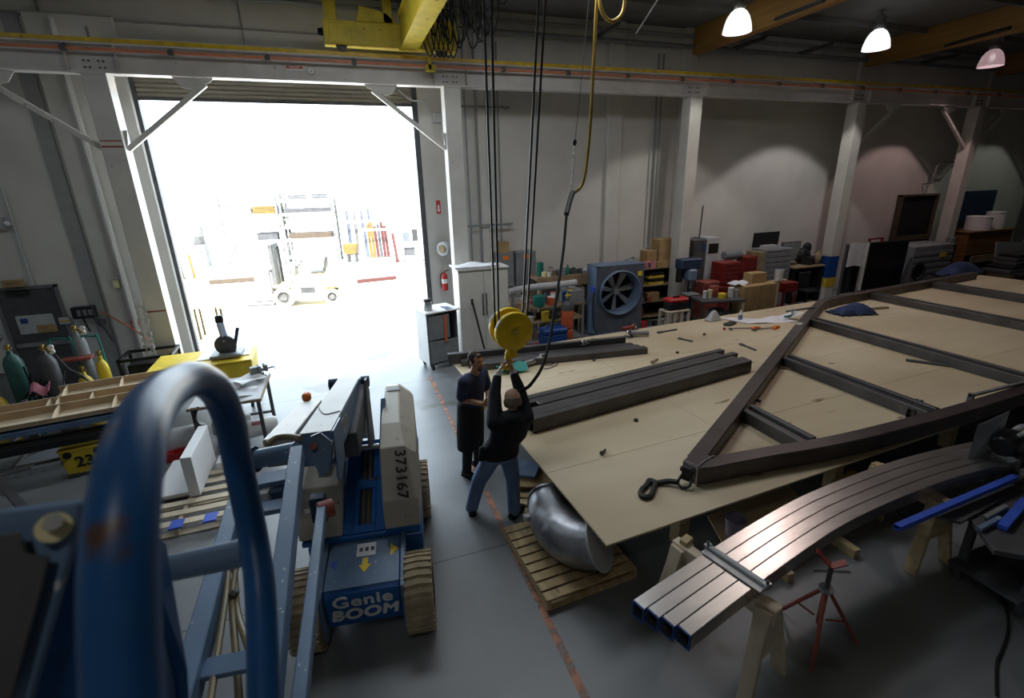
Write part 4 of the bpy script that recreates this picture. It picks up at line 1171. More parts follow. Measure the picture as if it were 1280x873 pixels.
# stacks of dark tube
TD = Vector((4.0, 0.56, 0)).normalized()
TP = Vector((-TD.y, TD.x, 0))
tb0 = Vector((2.0, 5.09, 0))
lab = ('front tube of the dark tube stack nearest the frame', 'second tube from the front of the dark tube stack', 'third dark tube, sticking out towards the bending man', 'fourth dark tube, its end set back in the stack', 'fifth dark tube from the front of the stack', 'rearmost tube of the dark tube stack')
for i, (s0, s1) in enumerate(((0, 4.15), (-0.03, 4.18), (-0.16, 4.1), (0.30, 4.25), (0.12, 4.0), (0.0, 4.2))):
    o = tb0 + TP * (0.055 + 0.116 * i)
    h = (0.2, 0.196, 0.188, 0.2, 0.192, 0.2)[i]
    b = MB().hollow(o + TD * s0 + Vector((0, 0, TZ + h / 2 + 0.001)), o + TD * s1 + Vector((0, 0, TZ + h / 2 + 0.001)), 0.110, h, 0.011)
    one('steel_tube', b, 'mill_steel', lab[i], 'steel tube', o + TD * s0 + Vector((0, 0, TZ)), 'dark steel tubes stacked on the plywood', bev=0.007)
# paint and chalk dots on the tubes are scuffs of the material; channel pieces at the back edge
def bar(a, b, w, h, label, z=TZ):
    a, b = Vector((a[0], a[1], z + h / 2 + 0.001)), Vector((b[0], b[1], z + h / 2 + 0.001))
    one('steel_channel', MB().hollow(a, b, w, h, 0.009), 'mill_steel', label, 'steel channel', (a.x, a.y, z), 'dark steel channels along the rear of the table', bev=0.003)
bar((1.52, 8.02), (4.92, 7.62), 0.10, 0.20, 'tall dark steel channel at the rear edge below the white cabinet')
bar((1.72, 7.86), (5.0, 7.46), 0.14, 0.10, 'flat dark channel in front of the tall one')
bar((1.82, 7.70), (5.05, 7.30), 0.14, 0.10, 'flat dark channel in the middle of the rear row')
bar((1.95, 7.54), (5.08, 7.14), 0.14, 0.12, 'front dark channel of the rear row with tools on it')

# tools and clutter on the table
def tool_grinder(p, rz, label, mat='steel'):
    t = thing('angle_grinder', label, 'power tool', p, rz)
    MB().lathe([(0.03, -0.16), (0.035, -0.14), (0.032, 0.02), (0.045, 0.06), (0.04, 0.12)], (0, 0, 0.05), (1, 0, 0), 14).build('body', mat, t, smooth=True)
    MB().lathe([(0.04, 0.0), (0.045, 0.05), (0.03, 0.08)], (0.13, 0, 0.02), (0, 0, 1), 14).build('gear_head', 'chrome', t, smooth=True)
    MB().lathe([(0.07, 0.0), (0.07, 0.008)], (0.13, 0, 0.008), (0, 0, 1), 18).build('disc', 'dark_grey', t)
    MB().tube([(0.13, 0.03, 0.06), (0.13, 0.15, 0.07)], 0.016, 8).build('side_handle', 'black', t, smooth=True)
    return t
tool_grinder(Vector((4.179, 7.724, 0.870)), R(200), 'small chrome grinder lying on the front channel of the rear row')
t = tool_grinder(Vector((2.937, 7.388, 0.750)), R(20), 'large chrome grinder by the pendant hose on the plywood')
t.scale = (1.5, 1.5, 1.5)
t = tool_grinder(Vector((5.500, 8.047, 0.750)), R(160), 'grey cordless tool lying at the table edge below the fan', 'mid_grey')
t.scale = (1.4, 1.4, 1.4)
t = tool_grinder(Vector((5.584, 8.509, 0.750)), R(10), 'red power tool lying behind the grey one', 'dark_red')
t.scale = (1.2, 1.2, 1.2)
cl = MB().tube([(3.214, 7.242, 0.760), (3.331, 7.366, 0.760), (3.321, 7.239, 0.760), (3.125, 7.111, 0.760), (3.008, 7.120, 0.760), (3.042, 7.272, 0.760)], 0.007, 6, closed=True, smooth=4)
one('wire_coil', cl, 'dark_grey', 'small wire coil beside the large grinder', 'wire', (3.166, 7.205, 0.750), smooth=True)
one('shop_rag', MB().sheet(lambda u, v: Vector((2.219, 7.200, 0.780)) + Vector((0.5 * u, 0.25 * v - 0.1, 0.05 * math.sin(6 * u + 3 * v) + 0.05)), 10, 6, 0.012), 'teal', 'teal rag on the channels behind the raised hands', 'rag', (2.219, 7.200, 0.780), smooth=True)
for i, (a, b, m, lab_) in enumerate((((6.006, 8.074, 0.765), (6.510, 8.103, 0.765), 'dark_grey', 'dark clamp bar near the white stool'), ((6.154, 7.588, 0.765), (6.278, 7.307, 0.765), 'dark_grey', 'thin dark rod lying on open plywood'), ((6.993, 6.828, 0.765), (6.981, 6.425, 0.765), 'dark_grey', 'rod lying near the tube stack end'), ((4.847, 6.613, 0.780), (5.031, 6.709, 0.780), 'old_wood', 'small brown offcut lying behind the tube stack'))):
    one('loose_rod', MB().beam(a, b, 0.03, 0.025).beam(a, lerp(a, b, 0.25), 0.06, 0.03), m, lab_, 'rod', a)
pp_ = MB().sheet(lambda u, v: Vector((7.95 + 1.05 * u + 0.25 * v, 8.45 - 0.5 * u - 0.62 * v + 0.2 * u * v, TZ + 0.012 + 0.05 * max(0, u - 0.75) * 4 * (1 - v) + 0.012 * math.sin(7 * u))), 14, 8, 0.003)
one('drawing_sheet', pp_, 'paper', 'white drawing sheet spread on the plywood near the diagonal tube', 'paper', (8.4, 8.0, TZ), smooth=True)
one('drawing_sheet', MB().sheet(lambda u, v: Vector((8.95 + 0.5 * u, 8.05 - 0.25 * u - 0.25 * v, TZ + 0.02 + 0.17 * u * u)), 8, 4, 0.003), 'paper', 'curled white sheet corner rising beside the drawing', 'paper', (9.0, 8.0, TZ), smooth=True)
bt = thing('glue_bottle', 'small blue and white bottle standing on the drawing sheet', 'bottle', (8.251, 8.144, 0.765))
MB().lathe([(0.04, 0), (0.045, 0.02), (0.045, 0.12)], n=16).build('body', 'steel_blue', bt, smooth=True)
MB().lathe([(0.045, 0.12), (0.04, 0.16), (0.025, 0.18), (0.025, 0.22)], n=16).build('cap', 'white', bt, smooth=True)
for i, (px, l_, m) in enumerate((((8.02, 7.50), 'orange handled clamp lying left of its twin by the drawing', 'orange'), ((8.42, 7.36), 'orange handled clamp lying nearest the diagonal tube', 'orange'))):
    cp = thing('bar_clamp', l_, 'clamp', (px[0], px[1], TZ), R(160 + 12 * i))
    MB().bx(0.0, 0.55, -0.012, 0.012, 0.02, 0.035).bx(0.5, 0.54, -0.012, 0.1, 0.018, 0.04).build('bar', 'dark_grey', cp)
    MB().lathe([(0.02, 0), (0.032, 0.02), (0.032, 0.13), (0.022, 0.15)], (-0.12, 0, 0.033), (1, 0, 0), 12).build('grip', m, cp, smooth=True)
    MB().bx(0.02, 0.07, -0.02, 0.1, 0.015, 0.045).build('jaw', 'orange', cp)
one('plastic_bag', MB().sheet(lambda u, v: Vector((7.55 + 0.35 * u, 8.3 + 0.2 * v, TZ + 0.02 + 0.22 * math.sin(PI * u) * math.sin(PI * v) ** 0.7)), 10, 8, 0.004), 'plastic_sheet', 'crumpled clear bag at the left end of the drawing', 'bag', (7.7, 8.35, TZ), smooth=True)
one('black_cloth', MB().ball((7.75, 7.95, TZ + 0.03), (0.14, 0.08, 0.03), 12).ball((7.9, 8.0, TZ + 0.03), (0.1, 0.08, 0.03), 12), 'black_plastic', 'black glove lying in front of the clear bag', 'glove', (7.8, 8.0, TZ), smooth=True)
jk = MB().sheet(lambda u, v: Vector((10.5 + 0.85 * u, 7.45 + 0.42 * v - 0.25 * u, TZ + 0.03 + 0.17 * math.sin(PI * u) ** 0.5 * math.sin(PI * v) ** 0.5 * (1 + 0.35 * math.sin(9 * u + 4 * v)) + 0.02 * math.sin(23 * u + 9 * v))), 18, 12, 0.02)
one('work_jacket', jk, 'jacket_blue', 'dark blue jacket bundled in the far corner of the frame', 'jacket', (10.8, 7.8, TZ), smooth=True)
fc = thing('f_clamp', 'steel F clamp gripping the diagonal tube near the drawing', 'clamp', (9.7, 7.72, TZ + 0.2))
MB().bx(-0.6, 0.25, -0.012, 0.012, 0.0, 0.04).bx(0.2, 0.25, -0.015, 0.015, -0.17, 0.03).build('bar', 'galv', fc)
MB().bx(-0.42, -0.37, -0.018, 0.018, -0.12, 0.05).cyl((-0.37, 0, -0.1), (-0.2, 0, -0.1), 0.014, n=10).build('jaw', 'steel', fc)
MB().cyl((-0.62, 0, -0.1), (-0.42, 0, -0.1), 0.022, n=10).build('handle', 'teal', fc, smooth=True)
fc2 = thing('f_clamp', 'steel clamp on the curved tube near the right picture edge', 'clamp', (7.95, 3.5, TZ + 0.2))
MB().bx(-0.3, 0.9, -0.02, 0.02, 0.0, 0.03).build('bar', 'galv', fc2)
MB().bx(-0.3, -0.26, -0.03, 0.03, -0.15, 0.04).build('jaw', 'dark_grey', fc2)
oc = thing('tube_offcut', 'short black tube offcut behind the curved tube', 'offcut', (6.72, 3.62, TZ))
MB().hollow((0, 0, 0.066), (0.42, 0.16, 0.066), 0.09, 0.13, 0.01).build('tube', 'black', oc, bev=0.01)
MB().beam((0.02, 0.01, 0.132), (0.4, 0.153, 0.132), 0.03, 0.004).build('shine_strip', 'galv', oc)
one('wood_shim', MB().box((7.0, 5.3, TZ + 0.02), (0.45, 0.09, 0.04), R(-60)).box((6.7, 5.6, TZ + 0.015), (0.3, 0.09, 0.03), R(-50)), 'old_wood', 'brown wood shims beside the middle cross member', 'shim', (6.9, 5.4, TZ))
one('wood_shim', MB().box((11.9, 7.6, TZ + 0.02), (0.5, 0.1, 0.04), R(-8)), 'old_wood', 'brown wood shim beside the blue jacket', 'shim', (11.9, 7.6, TZ))
one('wood_shim', MB().box((9.1, 4.75, TZ + 0.015), (0.75, 0.08, 0.03), R(-52)), 'dark_grey', 'dark strip lying beside the third cross member', 'strip', (9.1, 4.75, TZ))
for i, (x, y) in enumerate(((3.4, 4.9), (5.6, 6.9), (5.35, 4.75))):
    one('steel_nut', MB().lathe([(0.02, 0), (0.032, 0.002), (0.032, 0.025), (0.02, 0.027)], (x, y, TZ), (0, 0, 1), 6), 'black', ('small black nut on the plywood below the tube stack', 'small dark nut on the plywood behind the tube stack', 'small black nut inside the frame')[i], 'nut', (x, y, TZ))

# ================================================================== aluminium ribs on sawhorses
AZ = 0.80
def rib_line(off, x0, x1):
    ctrl = [(1.2, 1.93), (1.73, 2.08), (2.56, 2.28), (3.3, 2.44), (3.95, 2.545), (4.8, 2.61), (5.6, 2.62), (6.6, 2.55), (7.4, 2.42)]
    sp = spline([Vector((x, y, AZ + 0.066)) for x, y in ctrl], 24)
    out = []
    for i, p in enumerate(sp):
        d = (sp[min(i + 1, len(sp) - 1)] - sp[max(i - 1, 0)]).normalized()
        q = p + Vector((-d.y, d.x, 0)) * off
        if x0 <= q.x <= x1:
            out.append(q)
    return out
for i, (off, x0, lb) in enumerate(((0.159, 1.66, 'rearmost of the four bright curved aluminium tubes'), (0.053, 1.70, 'second of the four curved aluminium tubes from the table'), (-0.053, 1.76, 'third of the four curved aluminium tubes from the table'), (-0.159, 1.82, 'front one of the four bright curved aluminium tubes'))):
    pts = rib_line(off, x0, 6.75)
    rt = thing('aluminium_tube', lb, 'aluminium tube', (pts[0].x, pts[0].y, AZ), 0, 'curved aluminium tubes on the sawhorses')
    b = MB()
    w_, h_, t_ = 0.103, 0.13, 0.008
    n0 = len(pts)
    vs = []
    for k, p in enumerate(pts):
        d = (pts[min(k + 1, n0 - 1)] - pts[max(k - 1, 0)]).normalized()
        sd = Vector((d.y, -d.x, 0))
        for (a, c) in ((-w_ / 2, -h_ / 2), (w_ / 2, -h_ / 2), (w_ / 2, h_ / 2), (-w_ / 2, h_ / 2), (-w_ / 2 + t_, -h_ / 2 + t_), (w_ / 2 - t_, -h_ / 2 + t_), (w_ / 2 - t_, h_ / 2 - t_), (-w_ / 2 + t_, h_ / 2 - t_)):
            vs.append(p + sd * a + Vector((0, 0, c)))
    fs = []
    for k in range(n0 - 1):
        for q in range(4):
            r2 = (q + 1) % 4
            fs.append((8 * k + q, 8 * k + r2, 8 * k + 8 + r2, 8 * k + 8 + q))
            fs.append((8 * k + 4 + r2, 8 * k + 4 + q, 8 * k + 12 + q, 8 * k + 12 + r2))
    for k in (0, n0 - 1):
        for q in range(4):
            r2 = (q + 1) % 4
            fs.append((8 * k + q, 8 * k + r2, 8 * k + 4 + r2, 8 * k + 4 + q))
    b.add(vs, fs)
    b.build('tube', 'aluminium', rt, world=True, bev=0.004)
    d = (pts[1] - pts[0]).normalized()
    c0 = pts[0] - d * 0.002
    bl = MB().hollow(c0 - d * 0.004, c0 + d * 0.008, w_ + 0.002, h_ + 0.002, 0.010)
    q = bl.build('painted_end', 'box_blue', rt, world=True)
    q['label'] = 'blue painted end'
cl = thing('strut_clamp', 'grey slotted strut bar lying across the aluminium tubes', 'clamp bar', (2.55, 2.28, AZ + 0.133))
a, b = Vector((2.50, 2.50, AZ + 0.152)), Vector((2.62, 2.02, AZ + 0.152))
MB().beam(a, b, 0.045, 0.035).build('bar', 'light_grey', cl, world=True, bev=0.006)
dv = (b - a).normalized()
sv = Vector((dv.y, -dv.x, 0))
MB().beam(a + sv * 0.06 - Vector((0, 0, 0.012)), b + sv * 0.06 - Vector((0, 0, 0.012)), 0.06, 0.008).build('plate', 'galv', cl, world=True)
for p in (a, b):
    MB().bx(p.x - 0.03, p.x + 0.03, p.y - 0.02, p.y + 0.02, AZ + 0.134, AZ + 0.175).build('end_fitting', 'steel', cl, world=True, bev=0.004)
    MB().cyl((p.x, p.y, AZ + 0.17), (p.x, p.y, AZ + 0.2), 0.012, n=8).build('bolt', 'dark_grey', cl, world=True)

def sawhorse(loc, rz, length, mat, label):
    s = thing('sawhorse', label, 'sawhorse', loc, rz)
    h = AZ - loc[2]
    MB().bx(-0.045, 0.045, -length / 2, length / 2, h - 0.14, h - 0.001).build('beam', mat, s, bev=0.004)
    for e in (-1, 1):
        y = e * (length / 2 - 0.08)
        MB().prism([(-0.075, y - 0.012 + e * 0.055, h - 0.02), (0.075, y - 0.012 + e * 0.055, h - 0.02), (0.19, y - 0.012 + e * 0.055, h - 0.42), (-0.19, y - 0.012 + e * 0.055, h - 0.42)], (0, 0.024, 0)).build('gusset', mat, s)
        for sx in (-1, 1):
            MB().beam((sx * 0.065, y, h - 0.02), (sx * 0.25, y + e * 0.06, 0.0), 0.11, 0.04, up=(sx, 0, 0.3)).build('leg', mat, s, bev=0.003)
    return s
sawhorse((2.55, 2.37, 0), R(14), 0.92, 'pale_pallet', 'pale wooden sawhorse under the left end of the aluminium tubes')
sawhorse((5.2, 2.66, 0), R(-2), 0.74, 'pine', 'yellowish wooden sawhorse under the middle of the aluminium tubes')
one('wood_block', MB().box((2.490, 2.738, 0.820), (0.11, 0.07, 0.045), R(20)), 'pine', 'small wood block lying on the rear end of the pale sawhorse', 'block', (2.507, 2.756, 0.800), bev=0.004)

js = thing('pipe_stand', 'rust red pipe stand with a V head in front of the aluminium tubes', 'pipe stand', (3.40, 2.10, 0))
top = Vector((0, 0, 0.52))
for f_ in ((3.12, 1.90), (3.37, 2.43), (3.70, 1.95)):
    d = Vector((f_[0] - 3.40, f_[1] - 2.10, 0))
    MB().tube([top + d * 0.12, d + Vector((0, 0, 0.012))], 0.016, 8).build('leg', 'rust_red', js, smooth=True)
    MB().tube([top + d * 0.15 + Vector((0, 0, -0.28)), lerp(top + d * 0.12, d, 0.55)], 0.009, 6).build('brace', 'rust_red', js, smooth=True)
MB().cyl((0, 0, 0.2), (0, 0, 0.55), 0.024, n=12).build('post', 'rust_red', js, smooth=True)
MB().cyl((0, 0, 0.5), (0, 0, 0.78), 0.019, n=12).build('screw', 'dark_grey', js, smooth=True)
MB().lathe([(0.055, 0.55), (0.055, 0.58)], n=14).build('collar', 'galv', js)
MB().tube([(-0.12, 0.05, 0.745), (0.14, -0.06, 0.745)], 0.010, 8).build('turn_handle', 'steel', js, smooth=True)
MB().beam((-0.005, 0.0, 0.80), (-0.07, 0.09, 0.90), 0.06, 0.012).beam((-0.005, 0.0, 0.80), (0.09, -0.05, 0.85), 0.06, 0.012).build('v_head', 'rust_red', js)

# saw table at the right edge
sc_ = thing('saw_table', 'dark steel saw table with a lower shelf at the right edge', 'table', (6.2, 2.0, 0))
MB().prism([(4.88, 1.78, 0.70), (5.15, 1.55, 0.70), (8.2, 1.55, 0.70), (8.2, 2.2, 0.70), (5.25, 2.2, 0.70)], (0, 0, 0.05)).build('top', 'dark_grey', sc_, world=True, bev=0.004)
MB().bx(5.15, 8.1, 1.62, 2.16, 0.2, 0.23).build('shelf', 'dark_grey', sc_, world=True)
for x in (5.3, 8.0):
    for y in (1.65, 2.12):
        MB().bx(x - 0.03, x + 0.03, y - 0.03, y + 0.03, 0, 0.7).build('leg', 'dark_grey', sc_, world=True)
one('dark_board', MB().prism([(4.879, 2.217, 0.752), (4.981, 2.084, 0.752), (6.348, 2.217, 0.752), (6.176, 2.360, 0.752)], (0, 0, 0.025)), 'dark_grey', 'dark board lying on the saw table under the long blue bar', 'board', (5.055, 2.125, 0.752))
bb = thing('blue_bar', 'long bright blue square bar reaching out from the saw', 'bar', (4.281, 2.194, 0.840))
a, b = Vector((4.287, 2.192, 0.840)), Vector((6.100, 2.264, 0.860))
MB().hollow(a, b, 0.055, 0.05, 0.006).build('tube', 'bright_blue', bb, world=True)
one('blue_offcut', MB().beam((5.228, 1.906, 0.780), (5.893, 2.060, 0.780), 0.07, 0.05), 'bright_blue', 'short thick blue offcut at the right picture edge', 'offcut', (5.271, 1.922, 0.755), bev=0.004)
one('blue_offcut', MB().beam((5.025, 1.968, 0.775), (5.373, 1.995, 0.775), 0.04, 0.04), 'steel_blue', 'thin blue offcut lying left of the thick blue offcut', 'offcut', (5.059, 1.981, 0.755), bev=0.004)
one('grey_offcut', MB().beam((5.267, 2.048, 0.775), (5.635, 2.078, 0.775), 0.04, 0.03), 'galv', 'pale grey offcut lying behind the blue offcuts', 'offcut', (5.302, 2.061, 0.755), bev=0.004)
sw = thing('cold_saw', 'grey and black metal cutting saw on the saw table', 'saw', (6.371, 2.443, 0.750))
p = sw.location
MB().bx(-0.25, 0.45, -0.2, 0.12, 0.0, 0.08).build('base', 'dark_grey', sw, bev=0.01)
MB().bx(-0.1, 0.1, -0.12, 0.12, 0.08, 0.24).build('vice', 'steel', sw, bev=0.012)
MB().lathe([(0.09, -0.16), (0.11, -0.14), (0.11, 0.10), (0.08, 0.16)], (-0.02, 0.05, 0.34), (1, 0.2, 0.1), 18).build('motor', 'black_plastic', sw, smooth=True)
MB().lathe([(0.19, -0.03), (0.2, 0.0), (0.19, 0.03)], (0.2, 0.05, 0.3), (0.15, 1, 0), 24).build('blade_guard', 'mid_grey', sw, smooth=True)
MB().tube([(0.0, 0.0, 0.42), (0.15, -0.05, 0.54), (0.4, -0.05, 0.5)], 0.022, 8, smooth=5).build('arm_handle', 'light_grey', sw, smooth=True)
MB().beam((0.12, -0.02, 0.44), (0.42, -0.04, 0.46), 0.03, 0.08).build('yellow_handle', 'yellow', sw, bev=0.01)
MB().tube([(0.1, -0.1, 0.3), (0.0, -0.22, 0.2), (0.15, -0.28, 0.06), (0.4, -0.2, 0.1)], 0.012, 6, smooth=6).build('air_line', 'box_blue', sw, smooth=True)
MB().cyl((-0.06, -0.17, 0.0), (-0.06, -0.17, 0.14), 0.05, n=14).build('stop_post', 'galv', sw, smooth=True)
one('clear_panel', MB().prism([(5.909, 2.576, 0.800), (6.578, 2.649, 0.800), (6.334, 2.550, 1.426), (6.005, 2.620, 1.290)], (0.008, 0.0, 0.003)), 'clear_sheet', 'grey translucent sheet standing between saw and aluminium tubes', 'sheet', (6.231, 2.613, 0.800))
one('grey_strip', MB().beam((6.002, 2.637, 0.780), (5.905, 2.422, 0.780), 0.06, 0.03), 'light_grey', 'pale flat strip lying at the foot of the translucent sheet', 'strip', (6.042, 2.655, 0.760))
cb = MB().tube([(6.069, 2.175, 0.020), (5.709, 2.030, 0.012), (5.505, 1.895, 0.012), (5.296, 1.731, 0.012), (5.006, 1.577, 0.012), (4.728, 1.482, 0.012), (4.565, 1.431, 0.012), (4.256, 1.275, 0.012)], 0.011, 6, smooth=6)
cb.tube([(5.552, 1.950, 0.012), (5.709, 1.954, 0.012), (5.756, 1.872, 0.012), (5.664, 1.805, 0.012), (5.567, 1.841, 0.012), (5.542, 1.902, 0.012)], 0.011, 6, smooth=6)
one('power_cord', cb, 'rubber', 'black power cord snaking over the floor by the saw table', 'cord', (5.458, 1.865, 0.010), smooth=True)
# odds and ends under the table edge
bk = thing('plastic_bucket', 'translucent lavender bucket under the table edge', 'bucket', (3.614, 3.279, 0.120))
MB().lathe([(0.0, 0.0), (0.085, 0.0), (0.105, 0.2), (0.112, 0.2), (0.112, 0.21), (0.10, 0.21), (0.08, 0.012), (0.0, 0.012)], n=24, cap=False).build('body', 'lavender', bk, smooth=True)
MB().tube([(-0.105, 0, 0.19), (-0.06, -0.09, 0.17), (0.06, -0.09, 0.17), (0.105, 0, 0.19)], 0.004, 5, smooth=5).build('bail', 'galv', bk)
one('support_board', MB().prism([(3.569, 3.635, 0.100), (3.370, 3.116, 0.100), (4.703, 3.285, 0.100), (4.946, 3.777, 0.100)], (0, 0, 0.018)).bx(3.7, 3.78, 2.65, 3.2, 0, 0.1).bx(4.6, 4.68, 2.65, 3.2, 0, 0.1), 'pine', 'yellowish board on runners under the bucket', 'board', (3.732, 3.386, 0.000))
one('timber_block', MB().box((5.35, 3.32, 0.29), (0.45, 0.18, 0.14), R(10)).box((5.3, 3.3, 0.11), (0.5, 0.3, 0.22), R(4)), 'pine', 'yellow timber blocks under the table behind the aluminium tubes', 'blocks', (5.3, 3.3, 0))

# ================================================================== pallet and pipe elbow
def pallet(loc, rz, w, d, mat, label, nb=9, fill=0.8):
    p = thing('pallet', label, 'pallet', loc, rz)
    h = 0.13
    for y in (0.02, d / 2, d - 0.02):
        MB().bx(0, w, y - 0.02, y + 0.02, 0.02, h - 0.018).build('stringer', mat, p, bev=0.002)
    for i in range(nb):
        x = (i + 0.5) * w / nb
        bw = w / nb * fill / 2
        MB().bx(x - bw, x + bw, 0, d, h - 0.017, h).build('deck_board', mat, p, bev=0.002)
    for x in (0.06, w / 2, w - 0.06):
        MB().bx(x - 0.05, x + 0.05, 0, d, 0.001, 0.019).build('bottom_board', mat, p, bev=0.002)
    return p
p1 = pallet((1.337, 3.193, 0.000), R(95), 1.12, 1.0, 'pallet_wood', 'wooden pallet on the floor carrying the steel pipe elbow')
p1.rotation_euler.z = R(93)
p1.location = (2.36, 3.22, 0)
pe = thing('pipe_elbow', 'large flanged steel duct elbow lying on the wooden pallet', 'pipe elbow', (1.85, 3.75, 0.13))
cen = [Vector((1.99, 3.345, 0.468)), Vector((1.905, 3.425, 0.415)), Vector((1.805, 3.55, 0.388)), Vector((1.745, 3.70, 0.385)), Vector((1.735, 3.86, 0.385)), Vector((1.77, 4.02, 0.39)), Vector((1.83, 4.16, 0.40))]
sp = spline(cen, 4)
MB().tube(sp, 0.245, 32).build('elbow', 'duct_steel', pe, world=True, smooth=True)
d0 = (sp[0] - sp[1]).normalized()
f = MB().lathe([(0.0, -0.012), (0.262, -0.012), (0.275, -0.010), (0.275, 0.010), (0.262, 0.012), (0.24, 0.013), (0.0, 0.013)], sp[0], d0, 40, cap=False).build('flange', 'light_grey', pe, world=True, smooth=True)
f['label'] = 'flat closed flange'
d1 = (sp[-1] - sp[-2]).normalized()
MB().lathe([(0.247, -0.02), (0.262, -0.02), (0.262, 0.01), (0.247, 0.01)], sp[-1], d1, 36, cap=True).build('end_ring', 'duct_steel', pe, world=True, smooth=True)
MB().bx(1.46, 1.53, 4.0, 4.06, 0.36, 0.42).bx(1.47, 1.52, 3.97, 4.0, 0.38, 0.44).build('lug', 'light_grey', pe, world=True, bev=0.005)
MB().bx(1.97, 2.06, 3.94, 4.0, 0.36, 0.42).build('lug', 'light_grey', pe, world=True, bev=0.005)
# planks and sheets on the floor by the table corner
def plank(a, b, w, h, z, mat, label, name='plank'):
    a, b = Vector((a[0], a[1], z + h / 2)), Vector((b[0], b[1], z + h / 2))
    one(name, MB().beam(a, b, w, h), mat, label, 'plank', (a.x, a.y, z), None, bev=0.004)
plank((1.66, 4.55), (1.98, 4.42), 0.13, 0.05, 0.0, 'pallet_wood', 'chipped short plank on the floor beside the right boot')
plank((1.62, 4.76), (2.28, 4.40), 0.10, 0.06, 0.0, 'pine', 'yellow timber lying under the table corner')
plank((1.62, 4.92), (2.3, 4.62), 0.09, 0.05, 0.0, 'pallet_wood', 'brown timber behind the yellow timber on the floor')
one('steel_plate', MB().prism([(1.62, 5.0, 0.1), (2.12, 4.78, 0.1), (2.4, 5.25, 0.1), (1.8, 5.55, 0.1)], (0, 0, 0.02)).bx(1.75, 2.2, 5.0, 5.3, 0, 0.1), 'cardboard', 'cardboard sheet on a stack under the table edge', 'sheet', (2, 5.1, 0))
one('steel_plate', MB().prism([(1.66, 5.2, 0.122), (1.98, 5.0, 0.122), (2.18, 5.28, 0.122), (1.85, 5.5, 0.122)], (0, 0, 0.05)), 'steel_blue', 'blue grey metal plates lying on the cardboard sheet', 'plate', (1.9, 5.2, 0.12), bev=0.004)

# ================================================================== the two men
def blend(mb, name, mat, parent, voxel=0.010, it=6):
    o = mb.build(name, mat, parent, world=True, smooth=False)
    r = o.modifiers.new('remesh', 'REMESH')
    r.mode = 'VOXEL'
    r.voxel_size = voxel
    r.use_smooth_shade = True
    s = o.modifiers.new('smooth', 'SMOOTH')
    s.factor = 0.5
    s.iterations = it
    return o
def limb(mb, pts, rad, n=14):
    pts = [Vector(p) for p in pts]
    for i in range(len(pts) - 1):
        mb.tube([pts[i], pts[i + 1]], [rad[i], rad[i + 1]], n)
    for p, r in zip(pts, rad):
        mb.ball(p, r, n)
    return mb
def torso(mb, slices, n=20):
    """ellipse slices: centre, half width, half depth, right vector, forward vector"""
    vs, fs = [], []
    for c, a, b, rt, fw in slices:
        for k in range(n):
            t = 2 * PI * k / n
            vs.append(Vector(c) + Vector(rt) * a * math.cos(t) + Vector(fw) * b * math.sin(t))
    for i in range(len(slices) - 1):
        for k in range(n):
            p, q = i * n + k, i * n + (k + 1) % n
            fs.append((p, q, q + n, p + n))
    fs.append(tuple(range(n - 1, -1, -1)))
    fs.append(tuple((len(slices) - 1) * n + k for k in range(n)))
    return mb.add(vs, fs)
def hand(mb, wrist, palm_dir, across, curl, size=1.0, curlv=(0.5, 0.9, 0.9)):
    """palm plus four curled fingers and a thumb; palm_dir along the hand, across towards the thumb side, curl = palm normal the fingers bend to"""
    w, d, a, c = Vector(wrist), Vector(palm_dir).normalized(), Vector(across).normalized(), Vector(curl).normalized()
    L_ = 0.095 * size
    for k in range(4):
        o = (0.033 - 0.022 * k) * size
        limb(mb, [w + a * o * 0.5, w + d * L_ + a * o], [0.017 * size, 0.0135 * size], 10)
        base = w + d * L_ + a * o
        ln = (0.072, 0.08, 0.075, 0.06)[k] * size
        ang = 0.0
        pts, p = [base], base
        for j in range(3):
            ang += curlv[j]
            p = p + (d * math.cos(ang) + c * math.sin(ang)) * ln * (0.45, 0.32, 0.24)[j]
            pts.append(p)
        limb(mb, pts, [0.0115 * size, 0.0105 * size, 0.0095 * size, 0.0085 * size], 8)
    t0 = w + d * L_ * 0.25 + a * 0.03 * size
    limb(mb, [t0, t0 + (d * 0.4 + a * 0.8 + c * 0.3).normalized() * 0.04 * size, t0 + (d * 0.7 + a * 0.65 + c * 0.7).normalized() * 0.075 * size, t0 + (d * 0.75 + a * 0.4 + c * 1.0).normalized() * 0.10 * size], [0.016 * size, 0.013 * size, 0.011 * size, 0.0095 * size], 8)
def head(mb, c, up, fw, s=1.0):
    up, fw = Vector(up).normalized(), Vector(fw).normalized()
    rt = fw.cross(up).normalized()
    fw = up.cross(rt).normalized()
    m = Matrix((rt, fw, up)).transposed()
    q = Euler(m.to_euler())
    P_ = lambda x, y, z: Vector(c) + (rt * x + fw * y + up * z) * s
    mb.ball(P_(0, -0.012, 0.03), Vector((0.076, 0.096, 0.088)) * s, 20, rot=q)
    mb.ball(P_(0, 0.02, -0.045), Vector((0.060, 0.068, 0.075)) * s, 18, rot=q)
    mb.ball(P_(0, 0.055, -0.085), Vector((0.032, 0.028, 0.026)) * s, 12, rot=q)
    limb(mb, [P_(0, 0.088, 0.012), P_(0, 0.108, -0.022)], [0.010 * s, 0.016 * s], 10)
    for sx in (-1, 1):
        mb.ball(P_(sx * 0.078, -0.008, -0.01), Vector((0.012, 0.022, 0.034)) * s, 10, rot=q)
        mb.ball(P_(sx * 0.034, 0.08, 0.032), Vector((0.028, 0.012, 0.008)) * s, 10, rot=q)
    mb.ball(P_(0, 0.086, -0.058), Vector((0.026, 0.010, 0.008)) * s, 10, rot=q)
    return P_, q, rt, up, fw

